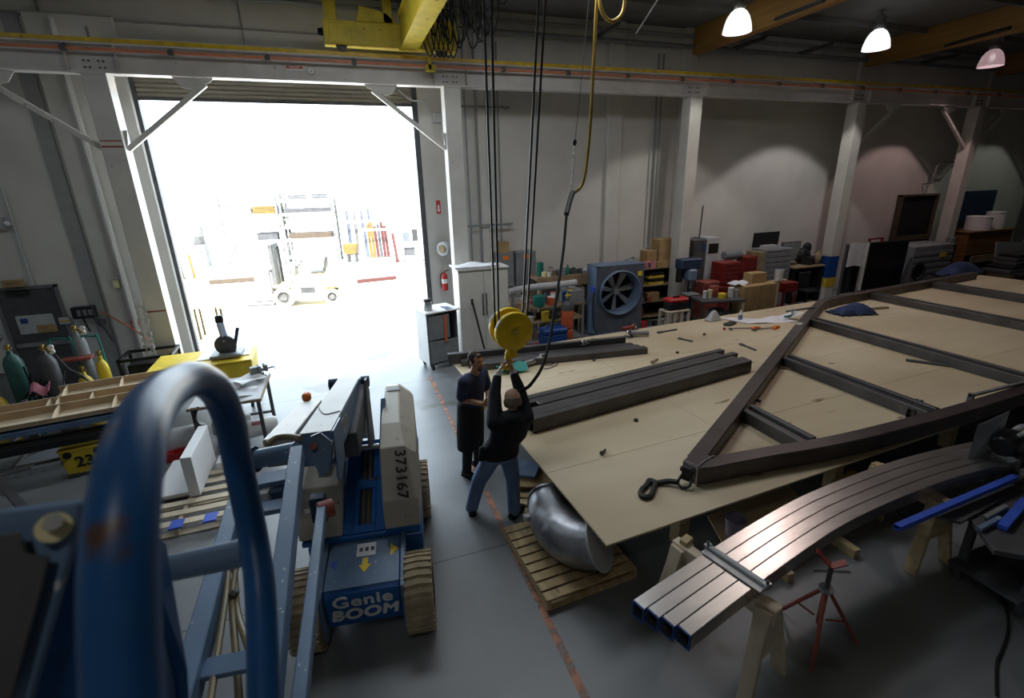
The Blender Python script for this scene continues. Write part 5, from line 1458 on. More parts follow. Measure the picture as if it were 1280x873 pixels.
# ---- man in the dark jacket and jeans, seen from behind, reaching up to the hook
m2 = thing('person', 'balding person in black jacket and blue jeans reaching up to the yellow hook', 'person', (1.30, 4.66, 0))
X_, Y_ = Vector((1, 0, 0)), Vector((0, 1, 0))
hipc = Vector((1.40, 4.68, 0.86))
shc = Vector((1.535, 4.62, 1.28))
hd = Vector((1.60, 4.72, 1.455))
kL, kR = Vector((1.16, 4.74, 0.48)), Vector((1.555, 4.66, 0.47))
aL, aR = Vector((1.075, 4.82, 0.09)), Vector((1.535, 4.58, 0.09))
sL, sR = shc + Vector((-0.185, 0.0, -0.01)), shc + Vector((0.185, -0.01, -0.01))
eL, eR = Vector((1.43, 4.84, 1.535)), Vector((1.73, 4.83, 1.52))
wL, wR = Vector((1.515, 4.96, 1.72)), Vector((1.695, 4.96, 1.72))
b = MB()
head(b, hd, (0.03, 0.28, 1), (0.06, 1, -0.35), 1.2)
limb(b, [shc + Vector((0, 0.0, 0.03)), hd + Vector((0, -0.02, -0.09))], [0.065, 0.06])
torso(b, [(hipc + Vector((0, 0, -0.08)), 0.15, 0.10, X_, Y_), (hipc + Vector((0.02, 0, 0.1)), 0.15, 0.10, X_, Y_), (shc + Vector((-0.03, 0, -0.16)), 0.17, 0.11, X_, Y_), (shc, 0.15, 0.08, X_, Y_)])
for h_, k_, a_ in ((hipc + Vector((-0.10, 0, -0.04)), kL, aL), (hipc + Vector((0.10, 0, -0.04)), kR, aR)):
    limb(b, [h_, k_, a_], [0.078, 0.052, 0.038])
for s_, e_, w_ in ((sL, eL, wL), (sR, eR, wR)):
    limb(b, [shc + (s_ - shc) * 0.6, s_, e_, w_], [0.07, 0.058, 0.042, 0.028])
hand(b, wL, Vector((1.60, 4.99, 1.84)) - wL, Vector((0.0, -0.6, 0.5)), Vector((0.95, 0.15, 0.1)), 0.95)
hand(b, wR, Vector((1.67, 4.99, 1.84)) - wR, Vector((0.0, -0.6, 0.5)), Vector((-0.95, 0.15, 0.1)), 0.95)
blend(b, 'body', 'skin_pale', m2, 0.008, 4)
P_, q, rt, up, fw = head(MB(), hd, (0.03, 0.28, 1), (0.06, 1, -0.35), 1.2)
hr = MB()
for i in range(9):    # ring of grey hair round the back and sides, crown left bald
    a = R(-95 - 170 + 340 * 0) if False else R(180 + 22 * i + 2)
    hr.ball(P_(0.068 * math.cos(a), -0.012 + 0.082 * math.sin(a), 0.0 - 0.012 * abs(i - 4) * 0.3), (0.028, 0.028, 0.058), 10, rot=q)
hr.ball(P_(0, -0.058, 0.035), (0.05, 0.036, 0.038), 12, rot=q)
blend(hr, 'hair', 'hair_grey', m2, 0.008, 3)
j = MB()
torso(j, [(hipc + Vector((0.02, 0, -0.06)), 0.225, 0.15, X_, Y_), (hipc + Vector((0.025, -0.01, 0.08)), 0.225, 0.155, X_, Y_), (shc + Vector((-0.04, -0.01, -0.22)), 0.225, 0.155, X_, Y_), (shc + Vector((-0.01, -0.01, -0.1)), 0.23, 0.145, X_, Y_), (shc + Vector((0, 0, 0.015)), 0.17, 0.10, X_, Y_), (shc + Vector((0, 0.01, 0.05)), 0.09, 0.08, X_, Y_)])
for s_, e_, w_ in ((sL, eL, wL), (sR, eR, wR)):
    limb(j, [shc + (s_ - shc) * 0.5 + Vector((0, 0, -0.04)), s_, e_, lerp(e_, w_, 0.72)], [0.125, 0.098, 0.072, 0.054])
j.ball(shc + Vector((0, -0.01, 0.03)), (0.15, 0.11, 0.075), 14)
limb(j, [hipc + Vector((-0.2, -0.02, 0.08)), hipc + Vector((-0.22, -0.02, -0.04))], [0.04, 0.035])
blend(j, 'jacket', 'black_cloth', m2, 0.011, 6)
for w_, e_ in ((wL, eL), (wR, eR)):
    MB().tube([lerp(e_, w_, 0.82), lerp(e_, w_, 1.02)], [0.047, 0.043], 14).build('shirt_cuff', 'white_cuff', m2, world=True, smooth=True)
jn = MB()
torso(jn, [(hipc + Vector((0.02, 0, 0.06)), 0.185, 0.13, X_, Y_), (hipc + Vector((0.01, 0, -0.10)), 0.2, 0.14, X_, Y_)])
for h_, k_, a_ in ((hipc + Vector((-0.10, 0, -0.08)), kL, aL), (hipc + Vector((0.115, 0, -0.08)), kR, aR)):
    limb(jn, [h_, lerp(h_, k_, 0.5), k_, lerp(k_, a_, 0.6), a_ + Vector((0, 0, -0.01))], [0.112, 0.102, 0.088, 0.082, 0.08])
    for i in range(3):
        jn.ball(lerp(k_, a_, 0.62 + 0.13 * i), (0.08, 0.08, 0.022), 12)
blend(jn, 'jeans', 'denim', m2, 0.010, 5)
def shoe(parent, ankle, toe_dir, L_=0.28):
    d = Vector(toe_dir).normalized()
    sd = Vector((-d.y, d.x, 0))
    a = Vector((ankle.x, ankle.y, 0))
    s = MB()
    s.ball(a - d * 0.045 + Vector((0, 0, 0.048)), 0.046, 14)
    s.ball(a + d * 0.045 + Vector((0, 0, 0.048)), 0.05, 14)
    s.ball(a + d * 0.145 + Vector((0, 0, 0.038)), (0.052, 0.052, 0.037), 14)
    limb(s, [a - d * 0.04 + Vector((0, 0, 0.045)), a + d * 0.06 + Vector((0, 0, 0.045)), a + d * 0.15 + Vector((0, 0, 0.036))], [0.044, 0.046, 0.036], 14)
    limb(s, [a + Vector((0, 0, 0.05)), a + Vector((0, 0, 0.11))], [0.05, 0.048], 14)
    o = blend(s, 'shoe', 'shoe', parent, 0.009, 4)
    pts = [a - d * 0.095, a - d * 0.07 + sd * 0.045, a + d * 0.1 + sd * 0.052, a + d * 0.18 + sd * 0.03, a + d * 0.2, a + d * 0.18 - sd * 0.03, a + d * 0.1 - sd * 0.052, a - d * 0.07 - sd * 0.045]
    MB().prism([p + Vector((0, 0, 0.001)) for p in pts], (0, 0, 0.02)).build('sole', 'rubber', o, world=True)
shoe(m2, aL, (0.1, 1, 0))
shoe(m2, aR, (0.85, 0.55, 0))

# ---- man in the navy T-shirt and black apron, facing the hook
m1 = thing('person', 'dark haired person in navy T-shirt and long black apron with folded forearms', 'person', (1.30, 5.66, 0))
f1 = Vector((0.62, -0.78, 0)).normalized()      # facing
r1 = Vector((f1.y, -f1.x, 0))                    # his right-hand side is -r... (camera left)
hip1 = Vector((1.33, 5.68, 0.93))
sh1 = Vector((1.385, 5.66, 1.42))
hd1 = Vector((1.425, 5.63, 1.645))
sA, sB = sh1 + r1 * 0.19 * (1 if r1.x < 0 else -1), sh1 - r1 * 0.19 * (1 if r1.x < 0 else -1)
eA = Vector((1.196, 5.580, 1.162))
wA = Vector((1.424, 5.400, 1.143))
eB = sB + Vector((0.08, 0.02, -0.28))
wB = Vector((1.525, 5.420, 1.115))
b = MB()
head(b, hd1, (0.05, -0.12, 1), (0.55, -0.72, -0.32), 1.06)
limb(b, [sh1 + Vector((0, 0, 0.0)), hd1 + Vector((0, 0, -0.09))], [0.07, 0.062])
torso(b, [(hip1, 0.16, 0.11, r1, f1), (lerp(hip1, sh1, 0.5), 0.16, 0.11, r1, f1), (lerp(hip1, sh1, 0.85), 0.17, 0.11, r1, f1), (sh1 + Vector((0, 0, 0.02)), 0.14, 0.08, r1, f1)])
for s_, e_, w_ in ((sA, eA, wA), (sB, eB, wB)):
    limb(b, [lerp(sh1, s_, 0.6), s_, e_, w_], [0.075, 0.06, 0.048, 0.032])
hand(b, wA, f1 * 0.6 + Vector((0.7, 0.1, 0.0)), Vector((0.1, -0.3, 0.9)), Vector((-0.2, 0.9, 0)), 1.0)
hand(b, wB, f1 * 0.8 + Vector((-0.2, 0.0, 0.05)), Vector((0.0, -0.2, 0.9)), Vector((-0.6, 0.6, 0)), 1.0)
aA, aB = Vector((1.21, 5.60, 0.1)), Vector((1.43, 5.82, 0.1))
kA, kB = Vector((1.25, 5.60, 0.5)), Vector((1.42, 5.74, 0.5))
for h_, k_, a_ in ((hip1 + Vector((-0.06, -0.06, -0.05)), kA, aA), (hip1 + Vector((0.07, 0.05, -0.05)), kB, aB)):
    limb(b, [h_, k_, a_], [0.085, 0.055, 0.042])
blend(b, 'body', 'skin', m1, 0.008, 4)
P_, q, rt, up, fw = head(MB(), hd1, (0.05, -0.12, 1), (0.55, -0.72, -0.32), 1.06)
hr = MB()
hr.ball(P_(0, -0.025, 0.048), Vector((0.083, 0.092, 0.083)), 18, rot=q)
hr.ball(P_(0, -0.065, 0.0), Vector((0.074, 0.05, 0.07)), 14, rot=q)
for sx in (-1, 1):
    hr.ball(P_(sx * 0.073, 0.0, 0.025), (0.014, 0.03, 0.04), 10, rot=q)
hr.ball(P_(0, 0.055, 0.088), (0.055, 0.025, 0.022), 12, rot=q)
blend(hr, 'hair', 'hair_dark', m1, 0.007, 3)
be = MB()
be.ball(P_(0, 0.074, -0.095), (0.03, 0.02, 0.022), 12, rot=q)
for sx in (-1, 1):
    limb(be, [P_(sx * 0.033, 0.078, -0.05), P_(sx * 0.034, 0.072, -0.09)], [0.008, 0.012], 8)
limb(be, [P_(-0.03, 0.086, -0.042), P_(0, 0.096, -0.038), P_(0.03, 0.086, -0.042)], [0.007, 0.008, 0.007], 8)
blend(be, 'beard', 'hair_dark', m1, 0.006, 2)
ey = MB()
for sx in (-1, 1):
    ey.ball(P_(sx * 0.033, 0.077, 0.018), (0.013, 0.008, 0.006), 8, rot=q)
    limb(ey, [P_(sx * 0.018, 0.09, 0.04), P_(sx * 0.05, 0.082, 0.042)], [0.006, 0.005], 6)
ey.build('eyes_and_brows', 'hair_dark', m1, world=True, smooth=True)
ts = MB()
torso(ts, [(hip1 + Vector((0, 0, -0.02)), 0.195, 0.145, r1, f1), (lerp(hip1, sh1, 0.3), 0.2, 0.15, r1, f1), (lerp(hip1, sh1, 0.7), 0.205, 0.145, r1, f1), (sh1 + Vector((0, 0, -0.03)), 0.2, 0.12, r1, f1), (sh1 + Vector((0, 0, 0.045)), 0.09, 0.085, r1, f1)])
for s_, e_ in ((sA, eA), (sB, eB)):
    limb(ts, [lerp(sh1, s_, 0.5) + Vector((0, 0, -0.02)), s_, lerp(s_, e_, 0.82)], [0.11, 0.088, 0.078])
blend(ts, 'tshirt', 'navy_cloth', m1, 0.011, 6)
ap = MB()
torso(ap, [(hip1 + Vector((0, 0, 0.16)), 0.205, 0.152, r1, f1), (hip1 + Vector((0, 0, 0.0)), 0.215, 0.165, r1, f1), (hip1 + Vector((-0.02, -0.02, -0.25)), 0.225, 0.165, r1, f1), (hip1 + Vector((-0.03, -0.02, -0.5)), 0.225, 0.16, r1, f1)])
blend(ap, 'apron', 'apron_cloth', m1, 0.012, 4)
MB().beam(hip1 + f1 * 0.15 - r1 * 0.1 + Vector((0, 0, 0.15)), hip1 + f1 * 0.16 - r1 * 0.1 + Vector((0, 0, 0.02)), 0.05, 0.02, up=tuple(f1)).build('yellow_glove', 'yellow', m1, world=True, bev=0.006)
tr = MB()
for k_, a_ in ((kA, aA), (kB, aB)):
    limb(tr, [k_ + Vector((0, 0, 0.1)), k_, a_], [0.085, 0.078, 0.066])
blend(tr, 'trousers', 'apron_cloth', m1, 0.012, 4)
shoe(m1, aA, (0.55, -0.85, 0))
shoe(m1, aB, (0.9, -0.2, 0))

# ================================================================== left side: gas bottles, trays, bench
def cylinder(name, x, y, h, r, mat, label, neck='brass', group=None, z=0.0):
    c = thing(name, label, 'gas cylinder', (x, y, z), 0, group)
    MB().lathe([(r * 0.9, 0), (r, 0.03), (r, h - 0.30), (r * 0.93, h - 0.24), (r * 0.72, h - 0.17), (r * 0.36, h - 0.12), (0.035, h - 0.10), (0.035, h - 0.06)], n=24).build('bottle', mat, c, smooth=True)
    v = MB().cyl((0, 0, h - 0.06), (0, 0, h + 0.02), 0.018, n=10).cyl((-0.05, 0, h - 0.02), (0.05, 0, h - 0.02), 0.013, n=10).cyl((0, 0, h + 0.02), (0, 0, h + 0.045), 0.035, n=12)
    v.build('valve', neck, c, smooth=True)
    return c
def regulator(c, h, side=1):
    g = MB().cyl((side * 0.05, -0.02, h - 0.02), (side * 0.16, -0.06, h - 0.03), 0.028, n=12).cyl((side * 0.12, -0.04, h - 0.03), (side * 0.13, -0.13, h - 0.05), 0.022, n=10)
    o = g.build('regulator', 'brass', c, smooth=True)
    for dz in (0.03, -0.05):
        MB().cyl((side * 0.15, -0.07, h - 0.02 + dz), (side * 0.155, -0.10, h - 0.02 + dz), 0.038, n=14).build('gauge', 'white', o, smooth=True)
cylinder('gas_cylinder', -5.24, 9.45, 1.55, 0.125, 'cylinder_green', 'tall dark green gas cylinder nearest the left picture edge', group='gas cylinders by the exit door')
c = cylinder('gas_cylinder', -4.80, 9.42, 1.50, 0.125, 'dark_grey', 'tall dark grey gas cylinder with a brass regulator', group='gas cylinders by the exit door')
regulator(c, 1.50)
c = cylinder('gas_cylinder', -4.60, 10.05, 1.62, 0.115, 'mid_grey', 'grey gas cylinder behind the regulator cylinder', group='gas cylinders by the exit door')
regulator(c, 1.62)
cylinder('gas_cylinder', -4.44, 9.55, 1.02, 0.115, 'dull_yellow', 'short yellow gas cylinder right of the dark grey one', group='gas cylinders by the exit door')
cylinder('gas_cylinder', -4.28, 9.85, 1.18, 0.09, 'yellow', 'slim yellow gas cylinder behind the short yellow one', group='gas cylinders by the exit door')
cylinder('gas_cylinder', -5.42, 9.05, 1.02, 0.15, 'dull_yellow', 'fat dull yellow gas cylinder in front of the green one', group='gas cylinders by the exit door')
gt = thing('cylinder_cart', 'green tube hand cart behind the yellow gas cylinders', 'cart', (-4.62, 9.95, 0))
for dx, nm in ((-0.38, 0), (0.0, 1)):
    MB().tube([(dx - 0.05, 0.05, 0.08), (dx - 0.05, 0.1, 1.1), (dx, 0.1, 1.42), (dx + 0.08, 0.1, 1.47), (dx + 0.30, 0.02, 1.46), (dx + 0.36, 0.0, 1.38), (dx + 0.38, 0.0, 0.08)], 0.016, 8, smooth=4).build('frame_tube', 'teal', gt, smooth=True)
MB().bx(-0.44, 0.4, -0.3, 0.15, 0.06, 0.08).build('platform', 'teal', gt)
MB().cyl((0.42, 0.05, 0.13), (0.48, 0.05, 0.13), 0.13, n=20).cyl((-0.52, 0.05, 0.13), (-0.46, 0.05, 0.13), 0.13, n=20).build('wheel', 'rubber', gt, smooth=True)
MB().box((0.0, -0.05, 1.12), (0.42, 0.2, 0.05), R(8)).build('tool_tray', 'rust_red', gt, bev=0.008)
wh = MB()
for i in range(3):
    wh.tube([(-4.62, 9.34, 1.38 - 0.02 * i), (-4.5, 9.25, 1.22 - 0.03 * i), (-4.4 + 0.03 * i, 9.28, 1.0), (-4.3, 9.4, 0.8 - 0.05 * i), (-4.46, 9.3, 0.62), (-4.62, 9.3, 0.85), (-4.55, 9.3, 1.1)], 0.011, 6, smooth=6)
one('welding_hose', wh, 'dark_grey', 'grey welding hoses draped round the regulator', 'hose', (-4.5, 9.3, 0.9), smooth=True)
wh = MB()
for i in range(5):
    wh.tube([(-5.05 + 0.05 * i, 9.3, 1.25 - 0.12 * i), (-5.0, 9.2, 0.9 - 0.05 * i), (-5.15 + 0.1 * i, 9.15, 0.7), (-4.95, 9.2, 0.55 + 0.07 * i), (-4.98 + 0.06 * i, 9.35, 1.0)], 0.013, 6, smooth=6)
one('welding_hose', wh, 'rubber', 'tangle of black hoses between the green and dark grey cylinders', 'hose', (-5.0, 9.2, 0.6), smooth=True)
one('red_rag', MB().sheet(lambda u, v: Vector((-4.95 + 0.25 * u, 9.02 + 0.1 * v, 0.86 + 0.12 * v + 0.05 * math.sin(7 * u))), 8, 6, 0.012), 'pink', 'red rag hanging below the dark grey gas cylinder', 'rag', (-4.9, 9.0, 0.85), smooth=True)
wm = thing('welding_machine', 'black machine with a hooded white rim at the left picture edge', 'machine', (-5.831, 10.134, 0.900))
p = wm.location
wm.location = (-5.75, 9.65, 0)
MB().bx(-0.4, 0.22, -0.25, 0.3, 0.12, 1.0).build('case', 'black_plastic', wm, bev=0.02)
hd_ = MB().prism([(-0.5, -0.25, 1.2), (0.12, -0.25, 1.42), (0.30, -0.25, 1.66), (0.16, -0.25, 1.70), (-0.5, -0.25, 1.62)], (0, 0.5, 0))
hd_.build('hood', 'black', wm, bev=0.03)
MB().tube([(-0.5, -0.27, 1.66), (0.14, -0.27, 1.74), (0.33, -0.27, 1.68), (0.14, -0.27, 1.38), (-0.1, -0.27, 1.1)], 0.022, 8).build('hood_rim', 'pale_blue', wm, smooth=True)
MB().bx(-0.05, 0.05, -0.05, 0.05, 0.95, 1.45).build('post', 'dark_grey', wm)
for dx in (-0.3, 0.15):
    MB().cyl((dx, -0.3, 0.1), (dx, -0.24, 0.1), 0.1, n=16).cyl((dx, 0.28, 0.1), (dx, 0.34, 0.1), 0.1, n=16).build('wheel', 'rubber', wm, smooth=True)

# long MDF trays lying across a steel stock rack
TR = R(8.0)
def trayloc(x, y):
    return Vector((-3.23, 7.78, 0)) + Matrix.Rotation(TR, 3, 'Z') @ Vector((x, y, 0))
def tray(y0, wid, z, xs, label, x0=-3.4, x1=0.55):
    p = trayloc(0, y0)
    t = thing('divided_tray', label, 'tray', (p.x, p.y, z), TR, 'divided MDF trays on the stock rack')
    MB().bx(x0, x1, 0, wid, 0, 0.012).build('base', 'mdf_pale', t)
    for y in (0.006, wid - 0.006):
        hh = 0.06 if y < 0.1 else 0.12
        MB().bx(x0, x1, y - 0.006, y + 0.006, 0.012, hh).build('side', 'mdf', t)
        MB().bx(x0, x1, y - 0.0065, y + 0.0065, hh, hh + 0.003).build('rim', 'mdf_pale', t)
    for x in xs:
        MB().prism([(x, 0.012, 0.012), (x, wid - 0.012, 0.012), (x, wid - 0.012, 0.115), (x, wid * 0.5, 0.1), (x, 0.012, 0.055)], (0.012, 0, 0)).build('divider', 'mdf_pale', t)
    return t
tray(0.0, 0.40, 0.86, (-2.9, -2.2, -1.52, -0.86, -0.2, 0.3), 'nearest of the brown divided trays lying on the stock rack')
tray(0.44, 0.30, 0.86, (-3.0, -2.0, -1.05, -0.95, -0.55, 0.1), 'middle brown divided tray of the three on the rack')
tray(0.78, 0.36, 0.90, (-0.95, -0.25, 0.35), 'rear short brown divided tray near the gas cylinders', x0=-1.05)
rk = thing('stock_rack', 'dark steel rack under the brown trays holding long stock', 'rack', (-4.2, 8.1, 0), TR)
for x in (-2.2, -0.6, 1.1):
    for y in (0.77,):
        MB().bx(x - 0.03, x + 0.03, y - 0.03, y + 0.03, 0, 0.858).build('upright', 'dark_grey', rk)
    for z in (0.22, 0.52, 0.745):
        MB().bx(x - 0.03, x + 0.03, -0.6, 0.74, z - 0.03, z).build('arm', 'dark_grey', rk)
def stock(y, z, x0, x1, w, h, mat, label, rnd_=False):
    a, b = trayloc(x0, y) + Vector((0, 0, z)), trayloc(x1, y) + Vector((0, 0, z))
    mb = MB().tube([a, b], w / 2, 14) if rnd_ else MB().hollow(a, b, w, h, 0.006)
    one('stock_bar', mb, mat, label, 'bar', a - Vector((0, 0, h / 2)), 'long stock on the rack under the trays', smooth=rnd_)
stock(0.02, 0.785, -3.2, 0.5, 0.10, 0.07, 'worn_blue', 'blue bar on the top arm of the rack just under the nearest tray')
stock(0.16, 0.785, -3.2, 0.4, 0.10, 0.07, 'rail_blue', 'second blue bar behind the first under the nearest tray')
stock(0.30, 0.775, -3.2, 0.2, 0.08, 0.05, 'dark_blue', 'dark blue bar at the back of the top arm of the rack')
stock(-0.06, 0.57, -3.2, 0.1, 0.09, 0.09, 'black', 'black square bar on the middle arm of the rack')
stock(0.08, 0.565, -3.2, 0.3, 0.08, 0.07, 'mill_steel', 'dark steel bar behind the black bar on the middle arm')
stock(0.22, 0.565, -3.2, 0.0, 0.08, 0.07, 'black', 'second black bar further back on the middle arm')
stock(-0.12, 0.335, -3.2, -1.15, 0.10, 0.025, 'steel', 'pale steel flat lying on the silver tube of the lowest arm')
stock(-0.12, 0.27, -3.2, -0.86, 0.10, 0.09, 'galv', 'silver grey tube on the lowest arm of the rack')
stock(0.02, 0.265, -3.2, -0.9, 0.09, 0.08, 'mill_steel', 'dark tube behind the silver tube on the lowest arm')
bx = thing('numbered_bin', 'yellow steel bin with the number 23 on the floor by the rack', 'bin', (-3.84, 7.62, 0), R(6))
MB().prism([(-0.24, 0, 0.06), (0.24, 0, 0.06), (0.26, 0, 0.42), (-0.26, 0, 0.42)], (0, 0.3, 0)).build('body', 'yellow', bx, bev=0.01)
MB().bx(-0.27, 0.27, -0.015, 0.315, 0.42, 0.45).build('rim', 'yellow', bx, bev=0.006)
for x in (-0.17, 0.17):
    MB().bx(x - 0.06, x + 0.06, -0.005, 0.29, 0, 0.06).build('foot', 'dark_grey', bx)
    MB().lathe([(0.05, 0), (0.05, 0.012)], (x, -0.001, 0.36), (0, -1, 0), 16).build('hole', 'black', bx)
text('number', '23', 'black', bx, (0.0, -0.006, 0.23), (PI / 2, 0, 0), 0.22, 0.003, bold=0.006)
one('leaning_bar', MB().beam((-4.895, 7.573, 0.520), (-4.061, 6.661, 0.030), 0.09, 0.05), 'dark_grey', 'dark bar slanting to the floor at the left picture edge', 'bar', (-4.093, 6.714, -0.000), bev=0.004)
ft = thing('black_frame_table', 'small black steel frame table behind the brown trays', 'table', (-3.74, 10.40, 0), R(3))
for x in (-0.4, 0.4):
    for y in (-0.3, 0.3):
        MB().bx(x - 0.025, x + 0.025, y - 0.025, y + 0.025, 0, 0.95).build('leg', 'black', ft)
MB().bx(-0.43, 0.43, -0.33, -0.28, 0.9, 0.95).bx(-0.43, 0.43, 0.28, 0.33, 0.9, 0.95).bx(-0.43, -0.38, -0.33, 0.33, 0.9, 0.95).bx(0.38, 0.43, -0.33, 0.33, 0.9, 0.95).build('top_frame', 'black', ft)
MB().bx(-0.4, 0.4, -0.3, 0.3, 0.55, 0.58).build('shelf', 'black', ft)
one('black_case', MB().bx(-4.05, -3.45, 10.15, 10.6, 0.585, 0.80).bx(-3.82, -3.68, 10.13, 10.15, 0.66, 0.72), 'black_plastic', 'black case on the shelf of the black frame table', 'case', (-3.75, 10.4, 0.585), bev=0.02)
yb = thing('yellow_cart', 'yellow walled cart with a white top by the door column', 'cart', (-2.62, 9.55, 0), R(2))
MB().prism([(-0.75, -0.42, 0.55), (0.75, -0.42, 0.55), (0.8, -0.46, 0.94), (-0.8, -0.46, 0.94)], (0, 0.9, 0)).build('body', 'yellow', yb, bev=0.02)
MB().bx(-0.8, 0.8, -0.48, 0.46, 0.94, 0.965).build('lid', 'yellow', yb, bev=0.008)
MB().bx(-0.1, 0.74, -0.2, 0.4, 0.966, 0.985).build('white_sheet', 'foam_white', yb, bev=0.004)
for x in (-0.65, 0.65):
    for y in (-0.33, 0.35):
        MB().bx(x - 0.03, x + 0.03, y - 0.03, y + 0.03, 0.12, 0.55).build('leg', 'mid_grey', yb)
        MB().cyl((x - 0.02, y, 0.065), (x + 0.02, y, 0.065), 0.065, n=14).build('caster', 'rubber', yb, smooth=True)
# steel bench in front of the opening
sb = thing('steel_bench', 'worn steel workbench in the glare before the door', 'bench', (-1.95, 8.0, 0))
MB().bx(-0.48, 0.50, -0.57, 0.55, 0.81, 0.85).build('top', 'old_wood', sb, bev=0.004)
MB().bx(-0.46, 0.48, -0.55, 0.53, 0.85, 0.853).build('top_plate', 'light_grey', sb)
for x in (-0.42, 0.44):
    for y in (-0.5, 0.48):
        MB().bx(x - 0.025, x + 0.025, y - 0.025, y + 0.025, 0, 0.81).build('leg', 'dark_grey', sb)
MB().bx(-0.42, 0.44, 0.46, 0.5, 0.16, 0.2).build('rail', 'dark_grey', sb)
vs_ = thing('bench_vise', 'grey bench vise at the far right corner of the bench', 'vise', (-1.58, 8.4, 0.853), R(20))
MB().lathe([(0.1, 0), (0.1, 0.02), (0.06, 0.04), (0.06, 0.08)], n=18).build('base', 'dark_grey', vs_, smooth=True)
MB().bx(-0.14, 0.02, -0.05, 0.05, 0.08, 0.2).bx(-0.02, 0.02, -0.08, 0.08, 0.12, 0.21).build('body', 'mid_grey', vs_, bev=0.01)
MB().bx(0.07, 0.12, -0.08, 0.08, 0.1, 0.21).bx(0.0, 0.1, -0.03, 0.03, 0.1, 0.15).build('jaw', 'mid_grey', vs_, bev=0.01)
MB().cyl((0.12, 0, 0.13), (0.24, 0, 0.13), 0.016, n=10).cyl((0.22, -0.11, 0.13), (0.22, 0.11, 0.13), 0.009, n=8).build('screw', 'galv', vs_, smooth=True)
for i, (x, y, rz, l_) in enumerate(((-1.75, 7.75, 0.3, 'white sheet lying near the front corner of the bench'), (-2.0, 8.15, -0.2, 'white sheet lying in the middle of the bench'), (-1.72, 8.2, 0.7, 'white sheet lying before the vise'))):
    one('plastic_sheet', MB().sheet(lambda u, v: Vector((x, y, 0.856)) + Matrix.Rotation(rz, 3, 'Z') @ Vector(((u - 0.5) * 0.42, (v - 0.5) * 0.34, 0.012 + 0.02 * math.sin(5 * u + 4 * v) + 0.03 * i)), 8, 6, 0.004), ('plastic_sheet', 'paper', 'foam_white')[i], l_, 'sheet', (x, y, 0.855), smooth=True)
one('dark_block', MB().bx(-1.86, -1.70, 8.40, 8.48, 0.854, 0.89).bx(-1.83, -1.73, 8.42, 8.46, 0.89, 0.90), 'black', 'small dark block at the rear edge of the bench', 'block', (-1.8, 8.44, 0.854), bev=0.006)
cu = MB()
for i in range(4):
    cu.tube([(-2.36 + 0.03 * i, 7.45, 0.86), (-2.34, 7.40, 0.7), (-2.30 + 0.02 * i, 7.41, 0.5), (-2.36, 7.42, 0.62), (-2.28, 7.45, 0.86)], 0.009, 6, smooth=6)
one('hanging_leads', cu, 'black', 'black leads hanging off the front left corner of the bench', 'leads', (-2.33, 7.42, 0.5), smooth=True)
cs = thing('chop_saw', 'blue grey chop saw standing up behind the bench', 'saw', (-2.650, 9.827, 0.750))
cs.location = (-2.28, 9.45, 0.987)
MB().bx(-0.2, 0.3, -0.2, 0.2, 0.0, 0.06).build('base', 'mid_grey', cs, bev=0.01)
MB().lathe([(0.15, -0.05), (0.18, -0.03), (0.18, 0.03), (0.15, 0.05)], (0.05, 0, 0.2), (0.1, 1, 0), 22).build('guard', 'dark_grey', cs, smooth=True)
MB().beam((0.06, 0, 0.25), (0.02, 0.05, 0.62), 0.11, 0.09).build('arm', 'pale_blue', cs, bev=0.02)
MB().bx(-0.04, 0.09, 0.0, 0.1, 0.6, 0.74).build('handle', 'black', cs, bev=0.02)
MB().cyl((0.0, 0.09, 0.28), (0.0, 0.24, 0.30), 0.07, n=16).build('motor', 'black', cs, smooth=True)
MB().beam((0.16, 0.0, 0.06), (0.3, -0.02, 0.5), 0.05, 0.05).build('stand', 'dark_blue', cs)
for i, (px, l_, m, rc) in enumerate((((-2.62, 7.75, 0.30), 'white plastic wrapped roll on a red crate under the bench', 'plastic_sheet', 0.16), ((-1.62, 7.72, 0.26), 'white plastic bag with red print under the bench', 'foam_white', 0.14), ((-2.05, 8.05, 0.24), 'pale grey wrapped roll further under the bench', 'light_grey', 0.13))):
    o = thing('wrapped_roll', l_, 'roll', (px[0], px[1], px[2] - rc * 0.95), R(8))
    MB().lathe([(0.03, -0.29), (rc * 0.8, -0.28), (rc, -0.22), (rc * 0.97, 0.0), (rc, 0.2), (rc * 0.8, 0.27), (0.03, 0.28)], (0, 0, rc * 0.95), (1, 0.05, 0), 22).build('wrap', m, o, smooth=True)
    if i == 1:
        q = text('red_print', 'RED', 'orange_red', o, (0.02, -rc * 0.78, rc * 1.65), (R(40), 0, 0), 0.09, 0.002)
        bpy.data.objects.remove(q)
        MB().box((0.0, -rc * 0.62, rc * 1.78), (0.16, 0.05, 0.012), 0, rot=Euler((R(40), 0, 0))).build('red_print', 'pink', o)
one('red_crate', MB().bx(-2.88, -2.40, 7.55, 7.95, 0.0, 0.02).bx(-2.88, -2.86, 7.55, 7.95, 0.02, 0.14).bx(-2.42, -2.40, 7.55, 7.95, 0.02, 0.14).bx(-2.86, -2.42, 7.55, 7.57, 0.02, 0.14).bx(-2.86, -2.42, 7.93, 7.95, 0.02, 0.14), 'red', 'red crate under the wrapped roll', 'crate', (-2.64, 7.75, 0))
